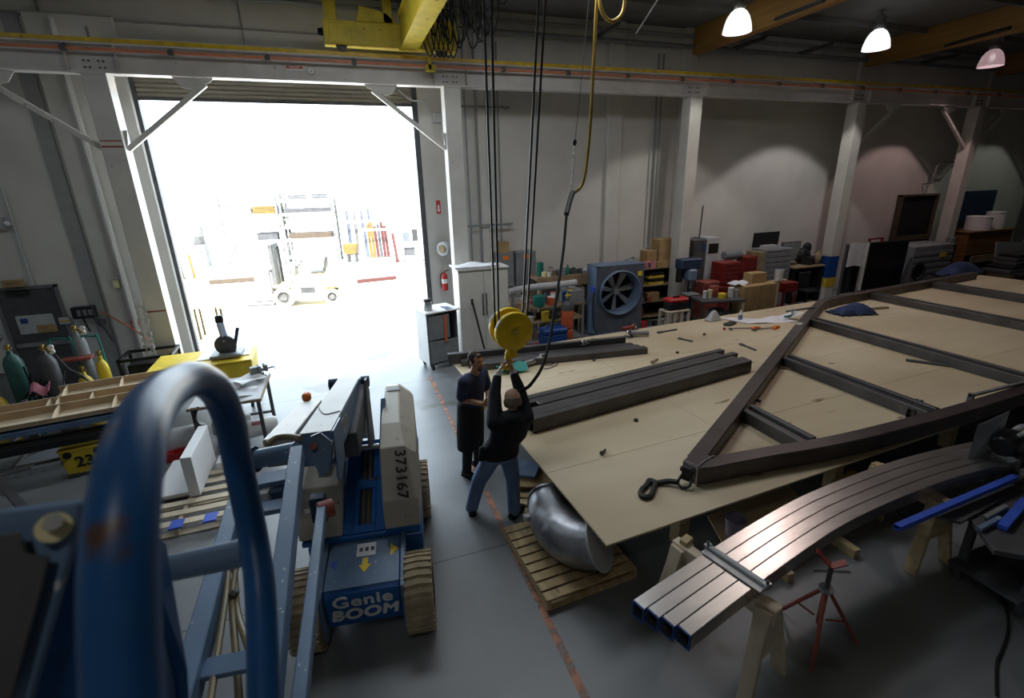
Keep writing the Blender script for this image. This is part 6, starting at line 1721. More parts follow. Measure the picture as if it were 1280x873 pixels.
# pallet with the white L shaped block
p2 = pallet((-1.74, 5.64, 0), R(90), 1.25, 1.02, 'pale_pallet', 'pale wooden pallet left of the boom lift carrying white blocks', nb=6, fill=0.52)
for x in (-2.72, -2.25, -1.90):
    q = MB().bx(x - 0.07, x + 0.07, 5.633, 5.80, 0.1305, 0.132).bx(x - 0.07, x + 0.07, 5.633, 5.6345, 0.11, 0.132).build('blue_tape', 'bright_blue', p2, world=True)
    q['label'] = 'blue tape strip'
one('white_slab', MB().bx(-2.68, -2.25, 6.30, 7.25, 0.131, 0.18), 'foam_white', 'flat white slab lying on the pale pallet', 'slab', (-2.45, 6.8, 0.131), bev=0.006)
one('white_slab', MB().prism([(-2.245, 6.25, 0.131), (-2.12, 6.24, 0.131), (-2.13, 7.15, 0.131), (-2.245, 7.15, 0.131)], (0, 0, 0.56)), 'foam_white', 'upright white slab standing on the pale pallet', 'slab', (-2.2, 6.7, 0.131), bev=0.006)
one('white_offcut', MB().bx(-2.06, -1.92, 6.85, 7.1, 0.131, 0.22), 'foam_white', 'small white offcut behind the upright white slab', 'offcut', (-2.0, 7.0, 0.131), bev=0.006)
one('floor_bits', MB().box((-2.95, 6.95, 0.04), (0.25, 0.1, 0.08), 0.4).box((-2.92, 7.0, 0.1), (0.1, 0.12, 0.06), 0.2), 'paper', 'white scraps on the floor left of the white slab', 'scraps', (-2.95, 6.95, 0), bev=0.006)

# ================================================================== boom lift: the machine and the basket the view is taken from
BO = Vector((-0.20, 3.60, 0))
BR = R(-8.4)
bl = thing('boom_lift', 'blue and cream articulated boom lift whose basket rails rise in the foreground', 'boom lift', BO, BR)
BI = (Matrix.Translation(BO) @ Matrix.Rotation(BR, 4, 'Z')).inverted()
for sx, y in ((-1, 0.0), (1, 0.0), (-1, 1.55), (1, 1.55)):
    r, w_ = 0.325, 0.24
    c = Vector((sx * 0.47, y, r))
    t = MB().lathe([(r * 0.6, -w_ / 2), (r * 0.93, -w_ / 2), (r, -w_ * 0.42), (r, w_ * 0.42), (r * 0.93, w_ / 2), (r * 0.6, w_ / 2)], c, (1, 0, 0), 36, cap=False)
    tr_ = MB()
    tyre = t.build('tyre', 'tan_tyre', bl, smooth=True)
    for k in range(30):
        a = 2 * PI * k / 30
        m = Matrix.Translation(c) @ Matrix.Rotation(a, 4, 'X')
        pts = [(-w_ / 2, -0.018, r - 0.002), (0, -0.006, r - 0.002), (w_ / 2, -0.018, r - 0.002), (w_ / 2, 0.014, r - 0.002), (0, 0.026, r - 0.002), (-w_ / 2, 0.014, r - 0.002)]
        tr_.prism([m @ Vector(p) for p in pts], (m.to_3x3() @ Vector((0, 0, 0.016))))
    tr_.build('tread', 'tan_tyre', tyre)
    MB().lathe([(0.02, -0.09), (0.08, -0.1), (0.1, -0.04), (r * 0.62, -0.06), (r * 0.62, 0.06), (0.1, 0.04), (0.08, 0.1), (0.02, 0.09)], c, (1, 0, 0), 24).build('rim', 'genie_white', tyre, smooth=True)
b = MB().prism([(-0.315, -0.13, 0.2), (-0.315, -0.17, 0.56), (-0.315, -0.13, 0.60), (-0.315, 0.42, 0.68), (-0.315, 0.42, 0.2)], (0.63, 0, 0))
nose = b.build('nose_cover', 'genie_blue', bl, bev=0.012)
dk = MB().prism([(-0.31, -0.135, 0.604), (0.31, -0.135, 0.604), (0.31, 0.42, 0.686), (-0.31, 0.42, 0.686)], (0, 0, 0.004)).build('nose_deck', 'worn_blue', bl)
for sx in (-1, 1):
    MB().prism([(sx * 0.32, -0.20, 0.13), (sx * 0.32, -0.20, 0.60), (sx * 0.32, 0.42, 0.72), (sx * 0.32, 0.42, 0.2)], (sx * 0.045, 0, 0)).build('side_plate', 'worn_blue', bl, bev=0.006)
MB().bx(-0.36, 0.36, 0.3, 1.85, 0.22, 0.6).build('chassis', 'genie_blue', bl, bev=0.02)
MB().bx(-0.5, 0.5, -0.06, 0.06, 0.27, 0.39).bx(-0.5, 0.5, 1.49, 1.61, 0.27, 0.39).build('axle', 'dark_grey', bl)
MB().bx(-0.52, -0.36, 0.36, 1.2, 0.45, 0.66).build('fender', 'genie_blue', bl, bev=0.01)
MB().bx(0.36, 0.52, 0.36, 1.2, 0.45, 0.66).build('fender', 'genie_blue', bl, bev=0.01)
text('lettering', 'Genie', 'white', nose, (0.0, -0.1665, 0.485), (R(96), 0, 0), 0.17, 0.003, sx=1.12, spacing=1.1, fat=0.005).name = 'lettering'
text('lettering', 'BOOM', 'white', nose, (0.0, -0.1505, 0.335), (R(96), 0, 0), 0.165, 0.003, sx=1.08, shear=0.15, spacing=1.1, fat=0.008)
q = MB().prism([(-0.07, 0.16, 0.653), (0.10, 0.16, 0.653), (0.10, 0.30, 0.674), (-0.07, 0.30, 0.674)], (0, 0, 0.003)).build('decal', 'paper', nose)
for i in range(3):
    MB().prism([(-0.045 + 0.05 * i, 0.21, 0.664), (-0.015 + 0.05 * i, 0.21, 0.664), (-0.015 + 0.05 * i, 0.25, 0.670), (-0.045 + 0.05 * i, 0.25, 0.670)], (0, 0, 0.003)).build('decal_print', 'dark_grey', nose)
ar = MB().prism([(-0.012, 0.14, 0.6495), (0.038, 0.14, 0.6495), (0.038, 0.07, 0.639), (0.068, 0.07, 0.639), (0.013, -0.01, 0.627), (-0.042, 0.07, 0.639), (-0.012, 0.07, 0.639)], (0, 0, 0.003))
ar.build('yellow_arrow', 'yellow', nose)
MB().prism([(0.23, 0.12, 0.647), (0.30, 0.19, 0.657), (0.23, 0.26, 0.668)], (0, 0, 0.003)).build('yellow_triangle', 'yellow', nose)
MB().prism([(-0.23, 0.06, 0.638), (-0.29, 0.12, 0.647), (-0.23, 0.17, 0.654)], (0, 0, 0.003)).build('blue_triangle', 'bright_blue', nose)
# turret
MB().bx(-0.56, 0.50, 0.34, 2.1, 0.685, 0.74).build('turret_deck', 'genie_blue', bl, bev=0.008)
MB().lathe([(0.33, 0.62), (0.33, 0.69)], (0, 0.8, 0), n=32).build('slew_ring', 'dark_grey', bl, smooth=True)
# right cover, tapered, with the fleet number
def loft(rings):
    vs, fs, n = [], [], len(rings[0])
    for r in rings:
        vs += [Vector(p) for p in r]
    for i in range(len(rings) - 1):
        for k in range(n):
            j = (k + 1) % n
            fs.append((i * n + k, i * n + j, i * n + n + j, i * n + n + k))
    fs.append(tuple(range(n - 1, -1, -1)))
    fs.append(tuple((len(rings) - 1) * n + k for k in range(n)))
    return MB().add(vs, fs)
x0, x1, ch = 0.19, 0.53, 0.12
def ring(y, zt, xo, c):
    return [(x0, y, 0.745), (xo, y, 0.745), (xo, y, zt - c), (xo - c * 1.1, y, zt), (x0, y, zt)]
rc = loft([ring(0.33, 0.80, 0.50, 0.015), ring(0.36, 1.05, 0.515, 0.02), ring(0.62, 1.46, 0.525, 0.09), ring(0.95, 1.55, 0.53, 0.14), ring(1.80, 1.60, 0.50, 0.14), ring(2.10, 1.50, 0.46, 0.12), ring(2.17, 1.2, 0.45, 0.08)])
cov = rc.build('right_cover', 'genie_white', bl, bev=0.012, seg=2)
fn = Vector((0, -0.41, 0.26)).normalized()
sl_ = math.atan2(0.41, 0.26)
t = text('fleet_number', '373167', 'black', cov, (0.375, 0.468, 1.256), (sl_, 0, 0), 0.14, 0.003, spacing=1.08, fat=0.003)
t.rotation_euler = (Matrix.Rotation(sl_, 3, 'X') @ Matrix.Rotation(-PI / 2, 3, 'Z')).to_euler()
MB().bx(0.22, 0.36, 1.66, 1.72, 1.59, 1.602).build('vent_slot', 'dark_grey', cov)
MB().bx(0.192, 0.505, 0.325, 0.345, 0.745, 0.775).build('hem', 'genie_blue', cov)
lc = loft([[(-0.20, 0.36, 0.745), (-0.58, 0.36, 0.745), (-0.58, 0.36, 0.85), (-0.55, 0.36, 0.9), (-0.2, 0.36, 0.9)], [(-0.2, 0.5, 0.745), (-0.6, 0.5, 0.745), (-0.6, 0.5, 1.1), (-0.52, 0.5, 1.2), (-0.2, 0.5, 1.2)], [(-0.2, 0.9, 0.745), (-0.6, 0.9, 0.745), (-0.6, 0.9, 1.22), (-0.5, 0.9, 1.32), (-0.2, 0.9, 1.32)], [(-0.2, 1.95, 0.745), (-0.58, 1.95, 0.745), (-0.58, 1.95, 1.1), (-0.5, 1.95, 1.2), (-0.2, 1.95, 1.2)]])
lcov = lc.build('left_cover', 'genie_white', bl, bev=0.012, seg=2)
MB().bx(-0.50, -0.42, 0.41, 0.44, 0.98, 1.04).build('decal', 'paper', lcov)
# riser: bright blue frame with long slots
def slab(pts, t, holes=None):
    return MB().prism(pts, t)
rv0, rv1 = Vector((-0.01, 0.36, 0.75)), Vector((0.03, 1.08, 1.32))
du = (rv1 - rv0).normalized()
nr = Vector((1, 0, 0)).cross(du).normalized()
rr = MB()
def seg(s0, s1, u0, u1):
    p = lambda s, u: lerp(rv0, rv1, s) + Vector((u, 0, 0))
    rr.prism([p(s0, u0), p(s0, u1), p(s1, u1), p(s1, u0)], nr * -0.05)
seg(0, 1.0, -0.19, -0.10); seg(0, 1.0, 0.10, 0.19)
for s0, s1 in ((0, 0.08), (0.45, 0.55), (0.92, 1.0)):
    seg(s0, s1, -0.10, 0.10)
seg(0.08, 0.45, -0.10, -0.055); seg(0.08, 0.45, 0.055, 0.10); seg(0.55, 0.92, -0.10, -0.07); seg(0.55, 0.92, 0.07, 0.10)
ris = rr.build('riser_frame', 'genie_blue', bl, bev=0.006)
MB().prism([lerp(rv0, rv1, 0.02) + Vector((-0.18, 0, 0)) - nr * 0.10, lerp(rv0, rv1, 0.02) + Vector((0.18, 0, 0)) - nr * 0.10, lerp(rv0, rv1, 0.98) + Vector((0.18, 0, 0)) - nr * 0.10, lerp(rv0, rv1, 0.98) + Vector((-0.18, 0, 0)) - nr * 0.10], nr * -0.05).build('riser_back', 'rail_blue', ris)
for sx in (-0.025, 0.025):
    MB().tube([lerp(rv0, rv1, 0.05) + Vector((sx, 0, 0)) - nr * 0.07, lerp(rv0, rv1, 0.9) + Vector((sx, 0, 0)) - nr * 0.07], 0.016, 8).build('riser_hose', 'hose_tan', ris, smooth=True)
MB().cyl(lerp(rv0, rv1, 0.90) + nr * 0.02 + Vector((-0.12, 0, 0)), lerp(rv0, rv1, 0.90) + nr * 0.02 + Vector((0.12, 0, 0)), 0.032, n=14).build('pivot_pin', 'galv', ris, smooth=True)
MB().beam(lerp(rv0, rv1, 0.85) + Vector((0.15, -0.01, 0.04)), lerp(rv0, rv1, 1.45) + Vector((0.15, -0.01, 0.05)), 0.05, 0.06).build('link', 'worn_blue', ris, bev=0.01)
# main boom, rising towards the basket
q0, q1 = BI @ Vector((-0.122, 4.952, 1.919)), BI @ Vector((-0.361, 3.375, 2.140))
bd = (q1 - q0).normalized()
bs = bd.cross(Vector((0, 0, 1))).normalized()
bu = bs.cross(bd).normalized()
bm_ = MB().beam(q0, q1, 0.225, 0.25, off=(0, -0.13))
boom = bm_.build('main_boom', 'worn_blue', bl, bev=0.008)
MB().beam(q0, q1, 0.215, 0.006, off=(0, 0.0)).build('boom_top', 'boom_grey', boom)
cw = MB()
cwp = lerp(q0, q1, 0.72) + bu * 0.006
cw.tube([cwp - bs * 0.1, cwp + bd * 0.05, cwp + bs * 0.06 - bd * 0.05, cwp + bs * 0.11 - bd * 0.2], 0.004, 5, smooth=5)
cw.build('loose_wire', 'dark_grey', boom)
# lettering on the right flank of the boom (camera right)
sidep = lerp(q0, q1, 0.80)
fl_ = -bs if bs.x < 0 else bs
rotm = Matrix((-bd if False else bd * -1, bu, fl_)).transposed()
xx = -bd
yy = bu
zz = xx.cross(yy)
if zz.dot(fl_) < 0:
    xx = bd
    zz = xx.cross(yy)
t = text('lettering', 'Z-30/20', 'gold_text', boom, tuple(lerp(q0, q1, 0.83) + fl_ * 0.114 - bu * 0.13), (0, 0, 0), 0.17, 0.002, bold=0.003, sx=1.3)
t.rotation_euler = Matrix((xx, yy, zz)).transposed().to_euler()
k = MB()
for s in (-1, 1):
    k.cyl(q0 + bs * 0.12 * s - bu * 0.05, q0 + bs * 0.20 * s - bu * 0.05, 0.06, n=14)
    k.cyl(q0 + bs * 0.12 * s - bu * 0.18, q0 + bs * 0.19 * s - bu * 0.18, 0.05, n=14)
k.build('knuckle_pin', 'dark_blue', boom, smooth=True)
MB().beam(q0 - bd * 0.1 - bu * 0.15, q0 + bd * 0.9 - bu * 0.4, 0.34, 0.25).build('knuckle', 'dark_grey', boom, bev=0.01)
MB().prism([q0 + fl_ * 0.17 + bu * 0.0, q0 + fl_ * 0.17 + bd * 0.15, q0 + fl_ * 0.19 + bd * 0.5 - bu * 0.6, q0 + fl_ * 0.19 + bd * 0.1 - bu * 0.7], fl_ * 0.02).build('knuckle_plate', 'dark_grey', boom)
e1 = q1 - bu * 0.13
MB().prism([q1 + fl_ * 0.114 - bd * 0.30, q1 + fl_ * 0.114 - bu * 0.33 - bd * 0.30, q1 + fl_ * 0.114 - bu * 0.42 - bd * 0.06, q1 + fl_ * 0.114 - bu * 0.36 + bd * 0.02, q1 + fl_ * 0.114 + bd * 0.0], fl_ * 0.012).build('nose_cheek', 'worn_blue', boom)
MB().beam(lerp(q0, q1, 0.55) - bu * 0.34, q1 - bu * 0.35 - bd * 0.1, 0.09, 0.09).build('boom_cylinder', 'boom_grey', boom)
# second slab: counter boom left of the main boom
s0, s1 = BI @ Vector((-0.505, 4.765, 1.804)), BI @ Vector((-0.643, 3.562, 2.049))
sd_ = (s1 - s0).normalized()
MB().beam(s0, s1, 0.21, 0.05, off=(0, -0.02)).build('jib_cover', 'boom_grey', bl, bev=0.006)
MB().beam(s0, s1, 0.19, 0.16, off=(0, -0.13)).build('jib_boom', 'dark_grey', bl, bev=0.006)
q = MB().box(s0 - sd_ * 0.10 + Vector((-0.05, 0, 0.03)), (0.08, 0.08, 0.09)).build('beacon', 'orange', bl, bev=0.02)
q['label'] = 'orange beacon'
MB().bx(-0.45, -0.05, 1.7, 1.9, 1.0, 1.45).build('tank', 'boom_grey', bl, bev=0.02)
MB().bx(-0.2, -0.1, 1.5, 1.7, 1.2, 1.55).build('dark_post', 'black', bl)
# rotary actuator and bracket at the jib end
a0, a1 = BI @ Vector((-0.711, 3.167, 2.124)), BI @ Vector((-0.461, 3.096, 2.168))
MB().cyl(a0, a1, 0.062, n=22).build('rotator', 'worn_blue', bl, smooth=True)
MB().cyl(a0 - (a1 - a0) * 0.22, a0 - (a1 - a0) * 0.03, 0.085, n=22).build('rotator_cap', 'dark_blue', bl, smooth=True)
MB().tube([BI @ Vector((-0.670, 3.324, 2.137)), BI @ Vector((-0.616, 3.367, 2.153)), BI @ Vector((-0.535, 3.342, 2.162)), BI @ Vector((-0.445, 3.260, 2.173))], 0.022, 8, smooth=5).build('hose_loop', 'hose_tan', bl, smooth=True)
MB().prism([BI @ Vector((-0.370, 3.143, 2.231)), BI @ Vector((-0.308, 3.149, 2.245)), BI @ Vector((-0.246, 3.126, 2.177)), BI @ Vector((-0.274, 3.042, 2.034)), BI @ Vector((-0.332, 3.021, 1.981)), BI @ Vector((-0.378, 3.072, 2.084))], BI.to_3x3() @ Vector((0.0, 0.03, -0.01))).build('bracket', 'worn_blue', bl)
MB().cyl(BI @ Vector((-0.356, 3.061, 2.200)), BI @ Vector((-0.356, 3.133, 2.154)), 0.022, n=10).build('bracket_pin', 'rust_red', bl, smooth=True)
# mast truss that carries the basket: two rails, cross plates, hoses
def dbeam(name, a, b, w_, h_, mat, par=bl, bev=0.004):
    return MB().beam(BI @ Vector(a), BI @ Vector(b), w_, h_).build(name, mat, par, bev=bev)
dbeam('mast_rail', (-0.443, 2.993, 2.210), (-0.420, 1.262, 2.211), 0.075, 0.10, 'worn_blue')
dbeam('mast_rail', (-0.779, 3.063, 2.078), (-0.680, 1.354, 2.218), 0.075, 0.10, 'worn_blue')
dbeam('cross_plate', (-0.659, 1.542, 2.205), (-0.460, 1.486, 2.238), 0.085, 0.02, 'worn_blue')
dbeam('cross_plate', (-0.673, 2.874, 2.119), (-0.457, 2.812, 2.155), 0.14, 0.05, 'worn_blue')
dbeam('cross_plate', (-0.646, 2.632, 2.089), (-0.489, 2.587, 2.115), 0.11, 0.03, 'worn_blue')
dbeam('cross_box', (-0.636, 2.787, 2.065), (-0.581, 2.771, 2.073), 0.12, 0.12, 'light_grey')
dbeam('cross_box', (-0.563, 2.765, 2.072), (-0.498, 2.747, 2.084), 0.12, 0.12, 'dark_blue')
for i, (pp0, pp1, pp2) in enumerate((((-0.706, 2.231, 2.155), (-0.661, 1.943, 2.171), (-0.622, 1.606, 2.202)), ((-0.656, 2.213, 2.154), (-0.640, 1.930, 2.154), (-0.562, 1.571, 2.158)), ((-0.687, 2.241, 2.140), (-0.612, 1.862, 2.146), (-0.531, 1.624, 2.182)))):
    MB().tube([BI @ Vector(pp0), BI @ Vector(pp1), BI @ Vector(pp2), BI @ (Vector(pp2) + (Vector(pp2) - Vector(pp1)) * 1.2)], 0.013, 8, smooth=5).build('hydraulic_hose', 'hose_tan', bl, smooth=True)
MB().tube([BI @ Vector((-0.639, 1.926, 2.175)), BI @ Vector((-0.621, 1.915, 2.162))], 0.022, 8).build('cable_tie', 'dark_grey', bl)
dbeam('level_link', (-0.325, 2.751, 1.948), (-0.336, 1.270, 2.156), 0.05, 0.06, 'worn_blue')
MB().cyl(BI @ Vector((-0.347, 2.702, 1.943)), BI @ Vector((-0.265, 2.727, 1.937)), 0.055, n=16).build('link_pin', 'rust_red', bl, smooth=True)
MB().bx(-0.32, -0.2, -0.05, 0.05, 1.22, 1.45).build('dark_lug', 'dark_blue', bl, bev=0.01)
# basket rails right in front of the viewer
def rail(name, pts, r, mat='rail_blue', k=6):
    P = [BI @ Vector(p) for p in pts]
    return MB().tube(P, r, 20, smooth=k).build(name, mat, bl, smooth=True)
rail('guard_rail', [(-0.162, 0.235, 3.418), (-0.164, 0.266, 3.474), (-0.162, 0.287, 3.520), (-0.159, 0.309, 3.571), (-0.160, 0.343, 3.605), (-0.167, 0.396, 3.623), (-0.181, 0.477, 3.619), (-0.191, 0.565, 3.604), (-0.188, 0.635, 3.586), (-0.187, 0.698, 3.542), (-0.189, 0.732, 3.478), (-0.196, 0.751, 3.414), (-0.194, 0.739, 3.350), (-0.187, 0.703, 3.285), (-0.179, 0.645, 3.237), (-0.180, 0.574, 3.159), (-0.181, 0.509, 3.099)], 0.0208)
rail('mid_rail', [(-0.434, 0.845, 3.177), (-0.315, 0.784, 3.216), (-0.196, 0.711, 3.268)], 0.0215, 'worn_blue')
pn_ = [BI @ Vector(p) for p in ((-0.372, 0.520, 3.520), (-0.271, 0.507, 3.519), (-0.277, 0.495, 3.494), (-0.326, 0.436, 3.354), (-0.377, 0.446, 3.366))]
nv = BI.to_3x3() @ Vector((0.002, 0.012, -0.002))
pl = MB().prism(pn_, nv).build('control_box', 'worn_blue', bl, bev=0.002)
rec = MB().prism([BI @ Vector(p) for p in ((-0.364, 0.500, 3.510), (-0.312, 0.489, 3.510), (-0.308, 0.481, 3.492), (-0.292, 0.478, 3.485), (-0.300, 0.465, 3.458), (-0.327, 0.432, 3.380), (-0.366, 0.439, 3.389))], nv * 0.25).build('control_panel', 'dark_grey', pl)
MB().cyl(BI @ Vector((-0.292, 0.500, 3.503)), BI @ Vector((-0.288, 0.493, 3.507)), 0.0135, n=22).build('washer', 'pale_yellow', pl, smooth=True)
MB().cyl(BI @ Vector((-0.289, 0.496, 3.508)), BI @ Vector((-0.282, 0.484, 3.518)), 0.008, n=6).build('bolt', 'galv', pl)
MB().prism([BI @ Vector(p) for p in ((-0.276, 0.517, 3.511), (-0.281, 0.588, 3.454), (-0.275, 0.631, 3.359), (-0.261, 0.556, 3.220), (-0.261, 0.505, 3.137), (-0.345, 0.435, 3.301))], BI.to_3x3() @ Vector((0.004, 0.012, 0))).build('box_side', 'rail_blue', pl)

# ================================================================== clutter along the back wall
def bxt(name, x0, x1, y0, y1, z0, z1, mat, label, cat, bev=0.006, lid=True, rz=0.0):
    b = MB().bx(x0, x1, y0, y1, z0, z1)
    if lid:
        xm = (x0 + x1) / 2
        b.bx(xm - 0.02, xm + 0.02, y0 - 0.003, y1, z1 - 0.001, z1 + 0.003).bx(x0 + 0.02, x0 + 0.09, y0 - 0.003, y0, (z0 + z1) / 2 - 0.02, (z0 + z1) / 2 + 0.02)
    return one(name, b, mat, label, cat, ((x0 + x1) / 2, (y0 + y1) / 2, z0), None, bev)
for x0, x1, l_ in ((3.66, 4.12, 'left grey electrical cabinet on the wall with an orange sticker'), (4.17, 4.73, 'right grey electrical cabinet on the wall with an orange sticker')):
    e = thing('electrical_cabinet', l_, 'electrical cabinet', ((x0 + x1) / 2, 11.8, 1.25))
    w2 = (x1 - x0) / 2
    MB().bx(-w2, w2, -0.1, 0.19, 0, 0.9).build('case', 'mid_grey', e, bev=0.01)
    MB().bx(-w2 + 0.02, w2 - 0.02, -0.115, -0.1, 0.02, 0.88).build('door', 'mid_grey', e, bev=0.004)
    MB().bx(-0.08, 0.08, -0.12, -0.115, 0.72, 0.82).build('sticker', 'orange', e)
bxt('carton', 3.74, 4.0, 11.7, 11.95, 2.15, 2.42, 'cardboard', 'small cardboard box on top of the left electrical cabinet', 'box')
# long wooden bench against the wall, left of the fan
wb = thing('wall_bench', 'high brown wooden bench along the wall left of the big fan', 'bench', (5.4, 11.45, 0))
MB().bx(-0.9, 1.6, -0.4, 0.35, 1.46, 1.55).build('top', 'old_wood', wb, bev=0.006)
MB().bx(-0.85, 1.55, -0.35, 0.33, 0.7, 0.74).build('shelf', 'old_wood', wb)
MB().bx(-0.88, 1.58, -0.41, -0.38, 1.28, 1.46).build('apron', 'old_wood', wb)
for x in (-0.82, 0.35, 1.52):
    for y in (-0.34, 0.3):
        MB().bx(x - 0.04, x + 0.04, y - 0.04, y + 0.04, 0, 1.46).build('leg', 'old_wood', wb)
def can(x, y, z, r, h, mat, label, name='can', cat='can', lidm=None):
    c = thing(name, label, cat, (x, y, z))
    MB().lathe([(r * 0.96, 0), (r, 0.01), (r, h * 0.9), (r * 1.04, h * 0.92), (r * 1.04, h * 0.95), (r * 0.9, h * 0.96), (r * 0.88, h * 0.9), (0.0, h * 0.9)], n=18, cap=False).build('body', mat, c, smooth=True)
    MB().lathe([(r * 0.85, h * 0.955), (r * 0.85, h * 0.975), (r * 0.3, h * 1.0)], n=18).build('lid', lidm or mat, c, smooth=True)
    return c
can(4.68, 11.3, 1.55, 0.09, 0.36, 'green', 'tall dull green can on the wooden bench', lidm='dark_grey')
can(4.75, 11.2, 1.55, 0.07, 0.12, 'pale_yellow', 'small pale yellow tin on the wooden bench')
can(5.0, 11.35, 1.55, 0.08, 0.2, 'light_grey', 'grey tin with a dark lid on the wooden bench', lidm='black')
one('tool_heap', MB().box((5.35, 11.35, 1.61), (0.35, 0.2, 0.12), 0.4).ball((5.6, 11.3, 1.61), (0.12, 0.08, 0.06), 10).cyl((5.3, 11.2, 1.58), (5.55, 11.25, 1.6), 0.03, n=8), 'dark_grey', 'heap of dark tool parts in the middle of the wooden bench', 'tool parts', (5.4, 11.3, 1.55))
one('steel_offcuts', MB().box((6.1, 11.3, 1.58), (0.6, 0.2, 0.06), 0.1).box((6.2, 11.4, 1.63), (0.5, 0.1, 0.05), -0.2), 'light_grey', 'pale steel offcuts on the wooden bench beside the fan', 'offcuts', (6.1, 11.3, 1.55))
# white plastic roll on the supply shelf and the shelf itself
ss = thing('supply_shelf', 'low open shelf crowded with paints and pots left of the fan', 'shelf', (4.5, 10.6, 0))
for z in (0.12, 0.62, 1.0):
    MB().bx(-0.95, 0.95, -0.3, 0.3, z - 0.03, z).build('board', 'old_wood' if z > 0.5 else 'mid_grey', ss)
for x in (-0.92, 0.92):
    for y in (-0.27, 0.27):
        MB().bx(x - 0.025, x + 0.025, y - 0.025, y + 0.025, 0, 1.36).build('post', 'mid_grey', ss)
MB().bx(-0.95, 0.95, 0.24, 0.3, 1.30, 1.34).build('top_rail', 'mid_grey', ss)
MB().bx(0.55, 0.95, -0.29, 0.28, 1.0, 1.3).build('side_bin', 'mid_grey', ss, bev=0.004)
pr = MB().tube([(3.55, 10.5, 1.40), (3.8, 10.5, 1.44), (4.3, 10.5, 1.46), (4.9, 10.5, 1.46), (5.3, 10.5, 1.47)], [0.07, 0.08], 16, smooth=4)
pr.bx(3.75, 3.8, 10.45, 10.86, 1.33, 1.38).bx(5.2, 5.25, 10.45, 10.86, 1.33, 1.38)
one('plastic_roll', pr, 'plastic_sheet', 'long white plastic wrapped roll lying on the supply shelf', 'roll', (4.4, 10.5, 1.33), smooth=True)
can(4.28, 10.42, 1.0, 0.14, 0.26, 'teal', 'green tub on the top board of the supply shelf', 'tub', 'tub')
can(4.62, 10.42, 1.0, 0.13, 0.20, 'orange_red', 'orange tub with a white lid on the supply shelf', 'tub', 'tub', 'white')
can(4.66, 10.42, 1.205, 0.07, 0.1, 'white', 'white jar standing on the orange tub', 'jar', 'jar', 'red')
can(4.42, 10.38, 0.62, 0.1, 0.26, 'yellow', 'yellow can on the middle board of the supply shelf')
can(4.0, 10.40, 0.62, 0.12, 0.16, 'light_grey', 'pale tin pot on the left of the middle board', 'pot', 'pot')
can(4.7, 10.45, 0.62, 0.09, 0.2, 'dark_grey', 'dark can behind the yellow one on the middle board')
can(4.95, 10.42, 1.0, 0.055, 0.3, 'box_blue', 'blue bottle on the right of the supply shelf', 'bottle', 'bottle')
can(5.12, 10.45, 1.0, 0.06, 0.32, 'straw', 'yellow bottle beside the blue bottle on the shelf', 'bottle', 'bottle', 'yellow')
rnd = random.Random(4)
for i in range(9):
    x = 3.75 + 0.14 * i
    m = ('galv', 'dark_grey', 'chrome', 'old_wood', 'galv', 'light_grey', 'dull_yellow', 'dark_grey', 'chrome')[i]
    l_ = ('galvanised pot leftmost on the lowest board of the supply shelf', 'dark pot next to the galvanised one on the lowest board', 'shiny pot third from the left on the lowest board', 'brown pot fourth from the left on the lowest board', 'galvanised pot in the middle of the lowest board', 'pale pot right of the middle on the lowest board', 'dull yellow pot on the lowest board of the shelf', 'dark pot second from the right on the lowest board', 'shiny pot rightmost on the lowest board of the shelf')[i]
    can(x, 10.42 + 0.05 * (i % 2), 0.12, 0.065, rnd.uniform(0.18, 0.34), m, l_, 'pot', 'pot')
for i in range(8):
    b = MB().box((3.7 + 0.05 * i, 10.45, 0.62 + 0.02 + 0.0 * i), (0.0, 0.0, 0.0)) if False else None
bxt('wood_crate', 3.62, 3.9, 10.35, 10.7, 1.001, 1.12, 'old_wood', 'dark wooden crate at the left end of the top board', 'crate')
bxt('carton', 3.62, 3.88, 10.35, 10.7, 0.621, 0.75, 'cardboard', 'flat carton at the left end of the middle board', 'box')
bxt('red_box', 4.05, 4.35, 10.2, 10.5, 0.0, 0.10, 'red', 'low red box on the floor before the supply shelf', 'box')
bb = thing('cooler_box', 'blue tool box with a yellow label on the floor left of the orange tank', 'tool box', (4.42, 9.9, 0))
MB().bx(-0.3, 0.3, -0.18, 0.18, 0, 0.45).build('body', 'box_blue', bb, bev=0.02)
MB().bx(-0.31, 0.31, -0.19, 0.19, 0.45, 0.58).build('lid', 'box_blue', bb, bev=0.03)
MB().bx(-0.27, -0.02, -0.186, -0.18, 0.05, 0.26).build('label_plate', 'yellow', bb)
MB().tube([(-0.2, 0, 0.58), (-0.15, 0, 0.66), (0.15, 0, 0.66), (0.2, 0, 0.58)], 0.014, 8, smooth=4).build('handle', 'chrome', bb, smooth=True)
ot = thing('orange_tank', 'upright orange gas tank with a black shoulder left of the fan', 'gas tank', (4.9, 10.15, 0))
MB().lathe([(0.14, 0), (0.15, 0.02), (0.15, 0.4), (0.12, 0.42), (0.145, 0.46), (0.15, 0.5), (0.15, 0.98), (0.12, 1.06), (0.05, 1.12)], n=24).build('bottle', 'orange_red', ot, smooth=True)
MB().lathe([(0.153, 0.90), (0.153, 0.98), (0.123, 1.065), (0.05, 1.125), (0.045, 1.2)], n=24, cap=False).build('shoulder', 'dark_grey', ot, smooth=True)
MB().cyl((0, 0, 1.18), (0, 0, 1.3), 0.025, n=10).cyl((-0.05, 0, 1.24), (0.08, -0.03, 1.26), 0.018, n=10).build('valve', 'yellow', ot, smooth=True)
